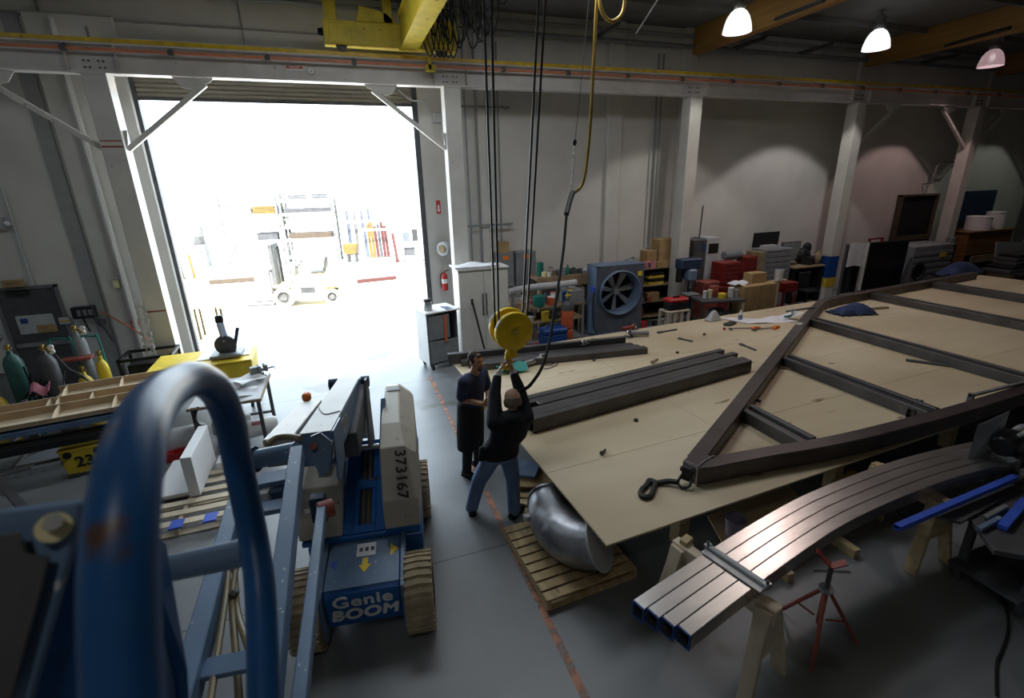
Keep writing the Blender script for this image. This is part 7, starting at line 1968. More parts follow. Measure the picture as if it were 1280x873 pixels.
# big industrial fan
fn_ = thing('industrial_fan', 'big square steel blue fan standing behind the table', 'fan', (6.60, 10.82, 0), R(-3))
MB().bx(-0.68, -0.66, -0.27, 0.27, 0, 1.80).bx(0.66, 0.68, -0.27, 0.27, 0, 1.8).bx(-0.68, 0.68, -0.27, 0.27, 1.78, 1.8).bx(-0.68, 0.68, -0.27, 0.27, 0.0, 0.03).build('housing', 'steel_blue', fn_, bev=0.004)
fp_, ns = MB(), 48
cz_, R0 = 1.08, 0.56
for i in range(ns):    # front plate with a round opening
    a0, a1 = 2 * PI * i / ns, 2 * PI * (i + 1) / ns
    def edge(a):
        c_, s_ = math.cos(a), math.sin(a)
        k_ = min(0.66 / abs(c_) if abs(c_) > 1e-6 else 9, (0.70 if s_ > 0 else 1.05) / abs(s_) if abs(s_) > 1e-6 else 9)
        return (c_ * k_, -0.272, cz_ + s_ * k_)
    i0, i1 = (R0 * math.cos(a0), -0.272, cz_ + R0 * math.sin(a0)), (R0 * math.cos(a1), -0.272, cz_ + R0 * math.sin(a1))
    fp_.prism([i0, edge(a0), edge(a1), i1], (0, 0.012, 0))
fp_.build('front_plate', 'fan_grey', fn_)
MB().lathe([(R0 + 0.03, -0.29), (R0 + 0.03, -0.34), (R0, -0.36), (R0 - 0.01, -0.34), (R0 - 0.02, 0.1), (R0 + 0.0, 0.1)], (0, 0, cz_), (0, 1, 0), 48, cap=False).build('ring', 'steel_blue', fn_, smooth=True)
MB().bx(-0.66, 0.66, 0.2, 0.22, 0.03, 1.78).build('back_panel', 'black', fn_)
MB().lathe([(0.08, -0.12), (0.09, -0.1), (0.09, 0.06)], (0, 0, cz_), (0, 1, 0), 20).build('hub', 'galv', fn_, smooth=True)
for i in range(7):
    a = 2 * PI * i / 7 + 0.2
    u = Vector((math.cos(a), 0, math.sin(a)))
    v = Vector((-math.sin(a), 0, math.cos(a)))
    c_ = Vector((0, -0.05, cz_))
    MB().prism([c_ + u * 0.08 - v * 0.04, c_ + u * 0.52 - v * 0.09, c_ + u * 0.53 + v * 0.08 + Vector((0, 0.07, 0)), c_ + u * 0.08 + v * 0.04 + Vector((0, 0.03, 0))], (0, 0.01, 0)).build('blade', 'galv', fn_)
MB().bx(0.5, 0.62, -0.285, -0.273, 1.48, 1.6).build('yellow_tag', 'yellow', fn_)
fo_ = MB().bx(-0.78, -0.69, -0.26, -0.14, 0.1, 1.15).bx(-0.80, -0.69, -0.3, -0.1, 0.06, 0.1)
fo_.build('side_frame', 'steel_blue', fn_, bev=0.01)
MB().bx(-0.77, -0.69, -0.27, -0.13, 1.15, 1.28).build('switch_box', 'bright_blue', fn_, bev=0.01)
MB().tube([(-0.73, -0.28, 1.15), (-0.76, -0.3, 0.7), (-0.72, -0.3, 0.2)], 0.014, 6, smooth=4).build('cable', 'black', fn_, smooth=True)
# shelving right of the fan
su = thing('shelf_unit', 'open dark shelf unit between the fan and the drill press column', 'shelf', (8.0, 11.55, 0))
for z in (0.12, 0.55, 1.02, 1.5):
    MB().bx(-0.85, 0.95, -0.35, 0.3, z - 0.03, z).build('board', 'old_wood', su)
for x in (-0.85, 0.95):
    MB().bx(x - 0.02, x + 0.02, -0.35, 0.3, 0, 1.5).build('side', 'dark_grey', su)
MB().bx(-0.85, 0.95, 0.28, 0.3, 0, 1.5).build('back', 'black', su)
bxt('carton', 8.30, 8.85, 11.35, 11.75, 1.5, 2.25, 'cardboard', 'tall cardboard box on top of the shelf unit by the column', 'box')
bxt('carton', 7.95, 8.27, 11.4, 11.75, 1.5, 1.95, 'cardboard', 'smaller cardboard box left of the tall one on the shelf unit', 'box')
bxt('carton', 8.15, 8.6, 11.2, 11.34, 1.5, 1.66, 'cardboard', 'low open carton in front of the tall cardboard box', 'box')
bxt('pink_bin', 7.78, 8.12, 11.2, 11.38, 1.5, 1.68, 'pink', 'pink red bin on top of the shelf unit', 'bin')
one('white_coil', MB().tube([Vector((7.42 + 0.17 * math.cos(a * PI / 8), 11.4 + 0.05 * math.sin(a), 1.68 + 0.16 * math.sin(a * PI / 8))) for a in range(16)], 0.025, 6, closed=True).tube([Vector((7.5 + 0.14 * math.cos(a * PI / 8), 11.5, 1.66 + 0.14 * math.sin(a * PI / 8))) for a in range(16)], 0.025, 6, closed=True), 'light_grey', 'pale coiled hose on the left top of the shelf unit', 'hose', (7.4, 11.4, 1.5), smooth=True)
bxt('wood_crate', 7.2, 7.75, 11.3, 11.6, 1.5, 1.55, 'old_wood', 'brown tray under the coiled hose on the shelf unit', 'tray')
for i in range(4):
    bxt('tool_case', 7.95, 8.45, 11.25, 11.5, 1.022 + 0.09 * i, 1.09 + 0.09 * i, 'dull_yellow' if i % 2 == 0 else 'black', ('lowest yellow case stacked in the shelf unit', 'black case between the yellow ones in the shelf unit', 'upper yellow case stacked in the shelf unit', 'topmost black case stacked in the shelf unit')[i], 'case')
bxt('carton', 7.9, 8.3, 11.2, 11.6, 0.55, 0.8, 'cardboard', 'cardboard box on the lower board of the shelf unit', 'box')
bxt('red_box', 7.35, 7.8, 11.2, 11.6, 0.12, 0.4, 'dark_red', 'dark red box on the lowest board of the shelf unit', 'box')
# white stool with tool box at the table edge
ws = thing('plastic_stool', 'white slatted stool at the table edge carrying a tool box', 'stool', (7.72, 9.75, 0))
MB().bx(-0.33, 0.33, -0.2, 0.2, 0.66, 0.70).build('seat', 'pale_pallet', ws, bev=0.008)
for x in (-0.3, -0.1, 0.1, 0.3):
    for y in (-0.17, 0.17):
        MB().bx(x - 0.035, x + 0.035, y - 0.02, y + 0.02, 0, 0.66).build('leg', 'pale_pallet', ws)
tb = thing('tool_box', 'black tool box with a red lid on the white stool', 'tool box', (7.74, 9.75, 0.70))
MB().bx(-0.28, 0.28, -0.14, 0.14, 0, 0.2).build('body', 'black_plastic', tb, bev=0.02)
MB().bx(-0.29, 0.29, -0.15, 0.15, 0.2, 0.3).build('lid', 'red', tb, bev=0.03)
MB().bx(-0.1, 0.1, -0.02, 0.02, 0.3, 0.35).build('handle', 'black', tb, bev=0.01)
# drill press
dp = thing('drill_press', 'dark blue drill press in front of the white column', 'drill press', (8.66, 10.48, 0))
MB().bx(-0.22, 0.22, -0.25, 0.25, 0, 0.07).build('base', 'dark_blue', dp, bev=0.015)
MB().cyl((0, 0.08, 0.07), (0, 0.08, 1.5), 0.045, n=16).build('column', 'steel', dp, smooth=True)
MB().bx(-0.35, 0.32, -0.12, 0.18, 1.55, 1.82).build('belt_cover', 'dark_blue', dp, bev=0.03)
MB().bx(-0.13, 0.13, -0.2, 0.12, 1.24, 1.55).build('head', 'steel_blue', dp, bev=0.04)
MB().cyl((0.0, -0.1, 1.02), (0, -0.1, 1.25), 0.03, n=12).build('spindle', 'steel', dp, smooth=True)
MB().cyl((-0.26, 0.06, 1.2), (-0.26, 0.06, 1.56), 0.09, n=16).build('motor', 'black', dp, smooth=True)
MB().bx(-0.2, 0.2, -0.28, 0.05, 0.86, 0.9).build('work_table', 'mid_grey', dp, bev=0.01)
for a in range(3):
    MB().cyl((0.14, -0.05, 1.35), (0.17, -0.05 + 0.22 * math.cos(a * 2.1), 1.35 + 0.22 * math.sin(a * 2.1)), 0.009, n=8).build('feed_handle', 'galv', dp, smooth=True)
# steel bench with junk
jb = thing('steel_bench', 'dark steel bench crowded with tins right of the drill press', 'bench', (9.1, 9.6, 0), R(-14))
MB().bx(-0.75, 0.42, -0.32, 0.32, 0.84, 0.90).build('top', 'dark_grey', jb, bev=0.006)
MB().bx(-0.7, 0.38, -0.28, 0.3, 0.28, 0.31).build('shelf', 'dark_grey', jb)
for x in (-0.7, 0.37):
    for y in (-0.28, 0.28):
        MB().bx(x - 0.025, x + 0.025, y - 0.025, y + 0.025, 0, 0.84).build('leg', 'pale_pallet' if (x > 0 and y < 0) else 'dark_grey', jb)
def jbp(x, y):
    v = Matrix.Rotation(R(-14), 3, 'Z') @ Vector((x, y, 0))
    return 9.1 + v.x, 9.6 + v.y
for x, y, r, h, m, lb in ((-0.52, 0.0, 0.05, 0.2, 'white', 'white bottle at the left end of the dark bench'), (-0.38, 0.02, 0.06, 0.22, 'pale_yellow', 'pale yellow bottle on the left of the dark bench'), (-0.1, -0.08, 0.1, 0.13, 'yellow', 'yellow tub in the middle of the dark bench'), (0.16, -0.02, 0.075, 0.26, 'white', 'white plastic can on the dark bench'), (-0.2, 0.18, 0.12, 0.28, 'rust_red', 'rust coloured pot at the back of the dark bench'), (0.32, 0.0, 0.05, 0.2, 'light_grey', 'grey can at the right of the dark bench')):
    X, Y = jbp(x, y)
    can(X, Y, 0.9, r, h, m, lb, 'tin', 'tin')
X, Y = jbp(-0.2, 0.0)
one('machine_part', MB().lathe([(0.14, -0.2), (0.16, -0.15), (0.16, 0.2)], (X, Y, 0.47), (1, 0.1, 0), 16).box((X + 0.4, Y, 0.40), (0.4, 0.3, 0.18), 0.3), 'mid_grey', 'grey machine parts on the lower shelf of the dark bench', 'machine part', (X, Y, 0.31), bev=0.01)
# tall control cabinet, red chests, grinder pedestal
cc = thing('control_cabinet', 'tall greyish control cabinet with a dark window by the wall', 'cabinet', (9.78, 11.5, 0))
MB().bx(-0.42, 0.02, -0.28, 0.3, 0, 2.18).build('side_part', 'dark_grey', cc, bev=0.01)
MB().bx(0.02, 0.45, -0.3, 0.3, 0, 2.22).build('body', 'light_grey', cc, bev=0.01)
MB().bx(0.08, 0.42, -0.31, -0.3, 1.78, 2.05).build('window', 'black', cc)
MB().cyl((-0.03, 0.0, 2.15), (0.0, 0.0, 3.1), 0.02, n=8).build('feed_pipe', 'dark_grey', cc, smooth=True)
MB().bx(-0.12, -0.04, -0.3, -0.28, 1.9, 2.05).build('sticker', 'box_blue', cc)
def chest(x, y, z0, w, d, rows, mat, label, handle='dark_grey', hh=0.12, top=True):
    c = thing('tool_chest', label, 'tool chest', (x, y, z0))
    H_ = rows * hh + 0.06
    MB().bx(-w / 2, w / 2, -d / 2, d / 2, 0, H_).build('case', mat, c, bev=0.01)
    for i in range(rows):
        q = MB().bx(-w / 2 + 0.02, w / 2 - 0.02, -d / 2 - 0.012, -d / 2, 0.03 + i * hh + 0.008, 0.03 + (i + 1) * hh - 0.008).build('drawer', mat, c, bev=0.004)
        MB().bx(-w / 2 + 0.06, w / 2 - 0.06, -d / 2 - 0.02, -d / 2 - 0.012, 0.03 + (i + 0.72) * hh, 0.03 + (i + 0.8) * hh).build('pull', handle, q)
    return c
chest(10.25, 10.88, 0.0, 0.75, 0.5, 7, 'dark_red', 'lower roll cabinet of the red tool chest stack')
chest(10.25, 10.88, 0.905, 0.66, 0.42, 5, 'dark_red', 'upper red tool chest standing on the red roll cabinet')
chest(9.5, 10.72, 0.0, 0.55, 0.4, 8, 'rust_red', 'brownish red parts cabinet left of the red tool chests', hh=0.13)
gp = thing('pedestal_grinder', 'grey pedestal grinder with a fat round head by the wall', 'grinder', (10.88, 11.35, 0))
MB().bx(-0.2, 0.2, -0.2, 0.2, 0, 0.04).build('base', 'dark_grey', gp)
MB().cyl((0, 0, 0.04), (0, 0, 1.5), 0.06, n=14).build('pedestal', 'dark_grey', gp, smooth=True)
MB().lathe([(0.05, -0.32), (0.12, -0.3), (0.15, -0.2), (0.14, 0.0), (0.15, 0.2), (0.12, 0.3), (0.05, 0.32)], (0, 0, 1.65), (1, 0, 0), 20).build('motor_head', 'mid_grey', gp, smooth=True)
MB().bx(-0.2, 0.24, -0.2, 0.2, 1.05, 1.1).build('tray', 'black', gp)
chest(11.45, 11.3, 0.75, 0.55, 0.35, 6, 'dark_red', 'small red tool chest on a dark stand right of the grinder', hh=0.13)
one('dark_stand', MB().bx(11.15, 11.75, 11.1, 11.5, 0.70, 0.748).bx(11.17, 11.22, 11.12, 11.17, 0, 0.7).bx(11.68, 11.73, 11.12, 11.17, 0, 0.7).bx(11.17, 11.22, 11.43, 11.48, 0, 0.7).bx(11.68, 11.73, 11.43, 11.48, 0, 0.7), 'black', 'dark stand under the small red tool chest', 'stand', (11.45, 11.3, 0))
# cardboard box and stand by the table edge
cb_ = thing('big_carton', 'big plain cardboard box standing behind the table', 'box', (10.18, 9.75, 0), R(3))
MB().bx(-0.56, 0.56, -0.25, 0.25, 0, 1.12).build('body', 'cardboard', cb_, bev=0.006)
MB().bx(-0.02, 0.02, -0.254, -0.25, 0.05, 1.1).build('seam', 'old_wood', cb_)
MB().prism([(-0.56, -0.25, 1.12), (0.56, -0.25, 1.12), (0.56, -0.05, 1.16), (-0.56, -0.05, 1.16)], (0, 0, 0.01)).build('flap', 'cardboard', cb_)
bxt('carton', 10.0, 10.5, 9.65, 9.95, 1.172, 1.42, 'cardboard', 'small carton lying on the big cardboard box', 'box')
one('paper_heap', MB().sheet(lambda u, v: Vector((9.45 + 0.5 * u, 9.62 + 0.3 * v, 1.175 + 0.1 * math.sin(PI * u) * math.sin(PI * v) + 0.03 * math.sin(9 * u))), 10, 6, 0.01), 'paper', 'crumpled pale paper on the left of the big cardboard box', 'paper', (9.7, 9.7, 1.17), smooth=True)
ts_ = thing('t_stand', 'white T shaped stand beside the big cardboard box', 'stand', (10.98, 9.72, 0))
MB().bx(-0.04, 0.04, -0.04, 0.04, 0.02, 1.12).build('post', 'pale_pallet', ts_)
MB().bx(-0.28, 0.28, -0.05, 0.05, 1.12, 1.16).build('top', 'pale_pallet', ts_)
MB().bx(-0.25, 0.25, -0.2, 0.2, 0, 0.02).build('foot', 'pale_pallet', ts_)
can(11.0, 9.72, 1.16, 0.11, 0.3, 'white', 'white can with blue print on the T stand', 'can', 'can', 'steel_blue')
rc_ = thing('red_cart', 'small dark red cart right of the T stand', 'cart', (11.6, 10.0, 0))
MB().bx(-0.25, 0.25, -0.2, 0.2, 0.75, 1.02).build('upper_bin', 'dark_red', rc_, bev=0.01)
MB().bx(-0.25, 0.25, -0.2, 0.2, 0.12, 0.3).build('lower_bin', 'dark_red', rc_, bev=0.01)
for x in (-0.22, 0.22):
    for y in (-0.17, 0.17):
        MB().bx(x - 0.015, x + 0.015, y - 0.015, y + 0.015, 0.06, 0.8).build('post', 'dark_red', rc_)
        MB().cyl((x - 0.015, y, 0.04), (x + 0.015, y, 0.04), 0.04, n=12).build('caster', 'rubber', rc_, smooth=True)
# machinist chest with an open lid
mc = chest(12.35, 11.3, 0.0, 1.05, 0.55, 11, 'mid_grey', 'tall grey tool chest with many drawers and its lid up', hh=0.155)
MB().prism([(-0.5, 0.27, 1.77), (0.5, 0.27, 1.77), (0.62, 0.36, 2.2), (-0.4, 0.36, 2.2)], (0, 0.03, 0)).build('lid', 'black', mc)
MB().bx(-0.4, 0.1, -0.1, 0.1, 1.77, 1.86).build('lid_tools', 'light_grey', mc)
MB().bx(-0.72, -0.53, -0.27, 0.27, 0, 1.7).build('side_shelf', 'old_wood', mc)
# dark desk with screens
dd = thing('dark_desk', 'dark desk with a screen and heaped gear before the wall', 'desk', (13.4, 11.3, 0))
MB().bx(-0.45, 0.8, -0.4, 0.4, 1.12, 1.17).build('top', 'old_wood', dd, bev=0.005)
for x in (-0.4, 0.75):
    MB().bx(x - 0.03, x + 0.03, -0.38, 0.38, 0, 1.12).build('side', 'black', dd)
MB().bx(-0.4, 0.75, 0.33, 0.36, 0.2, 1.12).build('back', 'black', dd)
MB().bx(-0.4, 0.75, -0.35, 0.33, 0.4, 0.44).build('shelf', 'black', dd)
mo = thing('monitor', 'grey backed screen standing on the dark desk', 'monitor', (13.25, 11.4, 1.17))
MB().bx(-0.42, 0.35, -0.03, 0.03, 0.14, 0.72).build('panel', 'dark_grey', mo, bev=0.008)
MB().bx(-0.39, 0.32, -0.034, -0.03, 0.17, 0.69).build('screen', 'mid_grey', mo)
MB().bx(-0.15, 0.15, -0.12, 0.12, 0, 0.02).bx(-0.03, 0.03, 0.0, 0.04, 0.02, 0.2).build('stand', 'black', mo)
one('gear_heap', MB().ball((13.75, 11.4, 1.42), (0.28, 0.2, 0.25), 12).ball((13.9, 11.4, 1.65), (0.15, 0.12, 0.18), 10).box((13.8, 11.2, 1.3), (0.4, 0.3, 0.25), 0.4), 'black', 'black heap of gear at the right of the dark desk', 'gear', (14.1, 11.4, 1.17), smooth=False, bev=0.01)
one('gear_bag', MB().ball((14.05, 11.1, 1.36), (0.12, 0.12, 0.19), 10).ball((14.08, 11.1, 1.52), (0.06, 0.06, 0.09), 8), 'old_wood', 'dull brown bag beside the black gear heap', 'bag', (14.36, 11.2, 1.17), smooth=True)
one('office_chair', MB().bx(12.95, 13.4, 10.35, 10.75, 0.48, 0.55).bx(12.95, 13.4, 10.7, 10.76, 0.55, 1.05).cyl((13.17, 10.55, 0.06), (13.17, 10.55, 0.48), 0.03, n=10).box((13.17, 10.55, 0.05), (0.55, 0.06, 0.05), 0.3).box((13.17, 10.55, 0.05), (0.06, 0.55, 0.05), 0.3), 'black', 'black chair in front of the dark desk', 'chair', (13.17, 10.55, 0), bev=0.015)
# hanging sheet on a black board, and the black panel beside it
bd_ = thing('black_board', 'black upright board behind the blue wrapped column', 'board', (14.95, 10.62, 0))
MB().bx(-0.35, 0.32, -0.03, 0.03, 0.25, 1.78).build('panel', 'screen', bd_, bev=0.004)
MB().bx(-0.36, -0.33, -0.04, 0.04, 0, 1.8).bx(0.31, 0.34, -0.04, 0.04, 0, 1.8).build('frame', 'dark_grey', bd_)
MB().bx(-0.36, 0.34, -0.12, 0.12, 0, 0.03).build('foot', 'dark_grey', bd_)
one('hanging_sheet', MB().sheet(lambda u, v: Vector((14.62 + 0.82 * u, 10.555 - 0.02 * math.sin(8 * u), 1.82 - 0.72 * v + 0.03 * math.sin(5 * u))), 12, 8, 0.006), 'paper', 'pale pinkish sheet hung over the black board', 'sheet', (15, 10.55, 1.1), smooth=True)
tv = thing('dark_screen', 'wide black screen panel standing right of the hanging sheet', 'screen', (16.02, 10.36, 0), R(-2))
MB().bx(-0.85, 0.85, -0.04, 0.04, 0.35, 1.84).build('bezel', 'black', tv, bev=0.006)
MB().bx(-0.81, 0.81, -0.045, -0.04, 0.40, 1.79).build('screen', 'screen', tv)
q = MB().bx(-0.86, -0.83, -0.045, 0.045, 0.35, 1.85).build('edge_strip', 'light_grey', tv)
for x in (-0.6, 0.6):
    MB().bx(x - 0.03, x + 0.03, -0.18, 0.18, 0, 0.04).bx(x - 0.03, x + 0.03, -0.03, 0.03, 0.04, 0.36).build('foot', 'black', tv)
one('wall_rack', MB().bx(16.55, 17.2, 11.3, 11.36, 1.75, 1.8).bx(16.55, 16.61, 11.3, 11.36, 1.45, 1.75).bx(17.14, 17.2, 11.3, 11.36, 1.45, 1.75).bx(16.5, 17.25, 11.25, 11.45, 1.4, 1.45).bx(16.55, 16.6, 11.25, 11.4, 0, 1.4).bx(17.15, 17.2, 11.25, 11.4, 0, 1.4), 'dark_red', 'small red frame showing above the black screen', 'frame', (16.9, 11.3, 0))
gm = thing('ribbed_machine', 'grey ribbed machine housing with a round black opening', 'machine', (18.35, 10.78, 0))
MB().bx(-1.0, 0.95, -0.4, 0.5, 0.1, 1.58).build('housing', 'mid_grey', gm, bev=0.03)
for i in range(6):
    MB().bx(-1.005, 0.955, -0.41, -0.4, 0.25 + i * 0.2, 0.36 + i * 0.2).build('rib', 'mid_grey', gm, bev=0.004)
MB().lathe([(0.28, 0), (0.30, 0.03), (0.24, 0.04), (0.22, 0.01)], (-0.62, -0.41, 0.75), (0, -1, 0), 28).build('opening', 'black', gm)
MB().bx(0.3, 0.6, -0.425, -0.41, 1.15, 1.3).build('yellow_plate', 'dull_yellow', gm)
MB().bx(-0.9, 0.85, -0.35, 0.45, 0, 0.1).build('plinth', 'dark_grey', gm)
MB().bx(0.96, 1.25, -0.3, 0.3, 0.1, 1.5).build('end_box', 'black', gm, bev=0.01)
MB().cyl((1.05, -0.2, 1.3), (1.05, -0.2, 1.75), 0.12, n=14).build('filter_can', 'mid_grey', gm, smooth=True)
ds = thing('wall_shelf_box', 'deep black wooden framed box shelf high on the far wall', 'shelf', (19.45, 11.7, 1.0))
MB().bx(-0.95, 0.95, 0.1, 0.28, 2.06, 2.12).bx(-0.95, 0.95, 0.1, 0.28, 0.52, 0.58).bx(-0.95, -0.9, 0.1, 0.28, 0.0, 2.1).bx(0.9, 0.95, 0.1, 0.28, 0.0, 2.1).build('frame', 'dark_wood', ds)
MB().bx(-0.9, 0.9, 0.2, 0.28, 0.0, 2.06).build('back', 'black', ds)
MB().bx(-0.85, 0.9, 0.11, 0.2, 0.58, 0.68).build('boards', 'dark_wood', ds)
MB().bx(-0.9, 0.9, 0.12, 0.2, 0.2, 0.3).build('lower_load', 'dark_red', ds)
rl_ = MB().tube([(19.6, 11.95, 3.45), (19.6, 11.7, 3.5), (19.6, 11.65, 4.05), (19.75, 11.6, 4.15), (20.7, 11.6, 4.15), (20.9, 11.65, 4.05), (20.9, 11.95, 4.0)], 0.03, 8)
one('wall_bracket', rl_, 'mid_grey', 'bent grey pipe bracket high on the far wall', 'bracket', (20, 11.9, 3.9), smooth=True)
dr_ = thing('dresser', 'brown wooden dresser with an open drawer bay right of the far column', 'dresser', (21.75, 11.1, 0))
MB().bx(-1.2, 1.25, -0.4, 0.45, 1.02, 1.8).bx(-1.2, -1.12, -0.4, 0.45, 0, 1.02).bx(0.6, 1.25, -0.4, 0.45, 0, 1.02).bx(-1.12, 0.6, 0.35, 0.45, 0, 1.02).build('carcass', 'brown_wood', dr_, bev=0.01)
MB().bx(-0.8, 0.5, -0.43, -0.39, 0.72, 0.98).build('drawer', 'old_wood', dr_, bev=0.006)
MB().bx(-1.25, 1.3, -0.45, 0.48, 1.8, 1.84).build('top', 'brown_wood', dr_, bev=0.01)
can(21.45, 11.0, 1.84, 0.36, 0.5, 'paper', 'wide white tub on the left of the brown dresser', 'tub', 'tub')
can(22.35, 11.0, 1.84, 0.28, 0.62, 'white', 'tall white bucket on the right of the brown dresser', 'bucket', 'bucket')
sc = thing('wall_screen', 'dark slate screen on the wall above the brown dresser', 'screen', (22.55, 11.8, 2.0))
MB().bx(-1.0, 1.0, -0.06, 0.1, 0, 1.15).build('panel', 'dark_blue', sc, bev=0.01)
MB().bx(-1.0, -0.9, -0.05, 0.2, -0.2, 1.2).build('edge_pipe', 'light_grey', sc)
MB().bx(-0.2, 0.2, 0.05, 0.2, 0.3, 0.8).build('wall_mount', 'black', sc)
# dark pile and boards beyond the frame
gb = thing('grey_board', 'large grey board with a pale lower edge leaning at the right picture edge', 'board', (22.0, 9.9, 0))
MB().prism([(-1.1, 0, 0.55), (2.2, 0, 0.2), (2.2, 0.25, 1.3), (-0.9, 0.25, 1.52)], (0, 0.05, 0)).build('panel', 'mid_grey', gb)
MB().prism([(-1.3, -0.25, 0.52), (2.2, -0.4, 0.12), (2.2, -0.35, 0.2), (-1.3, -0.2, 0.6)], (0, 0.05, 0)).build('edge', 'white', gb)
for x in (-0.8, 0.6, 1.8):
    MB().bx(x - 0.05, x + 0.05, -0.1, 0.3, 0, 0.5).build('trestle', 'old_wood', gb)
pl_ = MB()
for i in range(5):
    one('dark_plank', MB().box((21.0 + 0.12 * i, 9.2 + 0.05 * i, TZ + 0.05 + 0.1 * i), (3.0 - 0.2 * i, 0.75 - 0.05 * i, 0.085), R(-4 + 3 * (i % 3)) * 0.3), ('dark_grey', 'black', 'mill_steel', 'dark_grey', 'black')[i], ('lowest dark plank of the pile beyond the frame', 'second dark plank up in the pile beyond the frame', 'middle dark plank of the pile beyond the frame', 'second dark plank from the top of the pile', 'topmost dark plank of the pile beyond the frame')[i], 'plank', (21.0, 9.2, TZ + 0.1 * i), 'dark planks piled beyond the frame', bev=0.006)
one('pile_trestle', MB().bx(19.7, 19.9, 8.9, 9.5, 0, TZ + 0.005).bx(21.9, 22.1, 8.9, 9.5, 0, TZ + 0.005).bx(19.7, 22.1, 9.1, 9.4, 0.35, 0.45), 'old_wood', 'low trestle under the pile of dark planks', 'trestle', (21.0, 9.2, 0))
one('blue_tarp', MB().sheet(lambda u, v: Vector((17.6 + 1.5 * u, 9.3 + 0.5 * v, TZ + 0.02 + 0.36 * math.sin(PI * u) ** 0.7 * math.sin(PI * v) ** 0.6 + 0.05 * math.sin(13 * u + 7 * v))), 20, 10, 0.02), 'jacket_blue', 'blue cloth heaped beyond the far corner of the frame', 'cloth', (18.3, 9.5, TZ), smooth=True)
one('tarp_stand', MB().bx(17.55, 19.15, 9.28, 9.85, TZ - 0.05, TZ).bx(17.6, 17.7, 9.35, 9.75, 0, TZ - 0.05).bx(19.0, 19.1, 9.35, 9.75, 0, TZ - 0.05), 'black', 'low black stand under the heaped blue cloth', 'stand', (18.3, 9.5, 0))

# ================================================================== small clutter
ORD = ('leftmost', 'second from the left', 'third from the left', 'fourth from the left', 'fifth from the left', 'sixth from the left', 'seventh from the left', 'rightmost')
def row(items, x0, x1, y, z, where, rnd):
    n = len(items)
    for i, (kind, mat, colour) in enumerate(items):
        x = x0 + (x1 - x0) * (i / max(1, n - 1))
        o = ORD[i] if i < n - 1 else 'rightmost'
        yy = y + rnd.uniform(-0.04, 0.04)
        lab_ = '%s %s, %s %s' % (colour, {'tin': 'tin', 'bottle': 'bottle', 'jar': 'jar', 'case': 'case', 'reel': 'wire reel', 'block': 'block'}[kind], o, where)
        if kind == 'tin':
            can(x, yy, z, rnd.uniform(0.05, 0.07), rnd.uniform(0.13, 0.22), mat, lab_, 'tin', 'tin', rnd.choice(('light_grey', 'dark_grey', mat)))
        elif kind == 'bottle':
            b = thing('bottle', lab_, 'bottle', (x, yy, z))
            r, h = rnd.uniform(0.035, 0.05), rnd.uniform(0.2, 0.3)
            MB().lathe([(r * 0.95, 0), (r, 0.01), (r, h * 0.65), (r * 0.4, h * 0.85)], n=14).build('body', mat, b, smooth=True)
            MB().lathe([(r * 0.42, h * 0.84), (r * 0.42, h)], n=12).build('cap', 'black', b, smooth=True)
        elif kind == 'jar':
            can(x, yy, z, 0.045, 0.11, mat, lab_, 'jar', 'jar', 'white')
        elif kind == 'reel':
            b = thing('wire_reel', lab_, 'reel', (x, yy, z))
            for s in (-0.05, 0.04):
                MB().lathe([(0.02, s), (0.085, s), (0.085, s + 0.012), (0.02, s + 0.012)], (0, 0, 0.085), (0.3, 1, 0), 18).build('flange', 'dark_grey', b, smooth=True)
            MB().lathe([(0.055, -0.04), (0.055, 0.04)], (0, 0, 0.085), (0.3, 1, 0), 18).build('wire', mat, b, smooth=True)
        elif kind == 'case':
            w_, h_ = rnd.uniform(0.14, 0.2), rnd.uniform(0.09, 0.16)
            b = thing('small_case', lab_, 'case', (x, yy, z), rnd.uniform(-0.2, 0.2))
            MB().bx(-w_ / 2, w_ / 2, -0.08, 0.08, 0, h_).build('body', mat, b, bev=0.01)
            MB().bx(-0.03, 0.03, -0.085, -0.08, h_ * 0.5, h_ * 0.65).build('latch', 'galv', b)
        else:
            one('wood_block', MB().box((x, yy, z + 0.05), (0.16, 0.1, 0.1), rnd.uniform(-0.5, 0.5)), mat, lab_, 'block', (x, yy, z), bev=0.006)
rnd = random.Random(21)
row((('tin', 'paper', 'pale'), ('case', 'dark_red', 'dark red'), ('jar', 'light_grey', 'grey'), ('reel', 'brass', 'brassy'), ('tin', 'dull_yellow', 'dull yellow')), 7.35, 8.05, 11.25, 1.55 if False else 1.5, 'along the front of the shelf unit top', rnd)
row((('jar', 'white', 'white'), ('tin', 'old_wood', 'brown'), ('case', 'mid_grey', 'grey'), ('bottle', 'green', 'green'), ('reel', 'light_grey', 'pale'), ('tin', 'dark_grey', 'dark')), 4.85, 5.75, 11.16, 1.55, 'along the front of the wooden bench', rnd)
row((('bottle', 'white', 'white'), ('jar', 'pink', 'pinkish'), ('tin', 'red', 'red'), ('bottle', 'steel_blue', 'slate blue'), ('jar', 'yellow', 'yellow'), ('tin', 'light_grey', 'pale grey')), 3.95, 5.0, 10.68, 1.0, 'at the back of the supply shelf top', rnd)
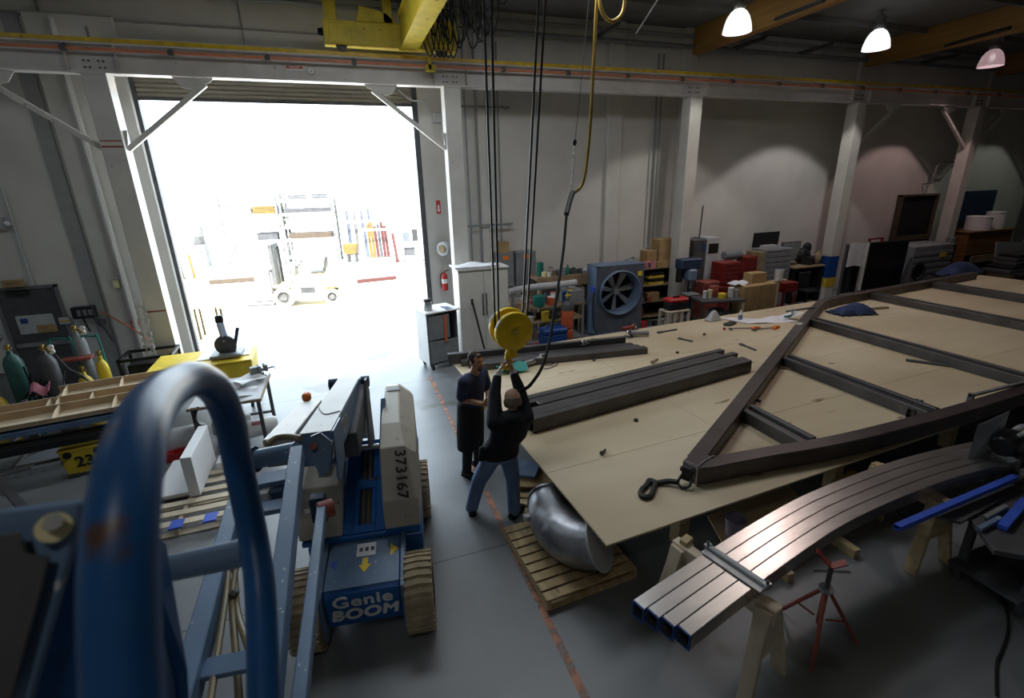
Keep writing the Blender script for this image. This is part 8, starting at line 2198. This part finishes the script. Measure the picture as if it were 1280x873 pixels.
row((('jar', 'red', 'red'), ('reel', 'orange_red', 'orange'), ('tin', 'dark_red', 'dark red'), ('case', 'black', 'black'), ('tin', 'chrome', 'shiny'), ('jar', 'white', 'white'), ('bottle', 'dull_yellow', 'dull yellow')), 3.95, 5.2, 10.68, 0.62, 'at the back of the supply shelf middle', rnd)
row((('case', 'red', 'red'), ('reel', 'dark_red', 'dark red'), ('case', 'black', 'black'), ('tin', 'mid_grey', 'grey')), 7.45, 8.1, 10.75, 0.0, 'on the floor beside the big fan', rnd)
row((('reel', 'red', 'red'), ('case', 'dark_grey', 'dark grey'), ('case', 'rust_red', 'rusty red')), 7.55, 7.95, 11.25, 0.12 if False else 0.55, 'on the lower left of the shelf unit', rnd)
BOLTS = (((3.474, 7.469, 0.750), 'steel', 'bright socket lying right of the wire coil'), ((3.973, 7.119, 0.750), 'dark_grey', 'dark bolt lying on bare plywood behind the tube stack'), ((6.754, 7.548, 0.750), 'dark_grey', 'dark bolt lying between the white stool and the tube stack'), ((7.396, 7.694, 0.750), 'red', 'small red socket lying in front of the clear bag'), ((2.547, 4.309, 0.750), 'dark_grey', 'dark bolt lying in front of the tube stack'))
for p, m, lb in BOLTS:
    p = Vector(p)
    b = thing('bolt', lb, 'bolt', p, 0.7)
    MB().lathe([(0.018, 0), (0.03, 0.001), (0.03, 0.022), (0.018, 0.023)], (0, 0, 0.03), (1, 0, 0), 6).build('head', m, b)
    MB().cyl((0.02, 0, 0.03), (0.12, 0, 0.016), 0.015, n=8).build('shank', m, b, smooth=True)
for z_, y0, y1, lb in ((5.55, 0, 0, 'upper short grey strut bar across the wall conduits'), (2.85, 0, 0, 'lower short grey strut bar across the wall conduits')):
    one('strut_bar', MB().bx(2.95, 4.15, YB - 0.19, YB - 0.172, z_ - 0.025, z_ + 0.025).bx(3.6, 3.66, YB - 0.172, YB, z_ - 0.02, z_ + 0.02).bx(4.05, 4.1, YB - 0.172, YB, z_ - 0.02, z_ + 0.02), 'mid_grey', lb, 'strut bar', (3.55, YB - 0.18, z_))
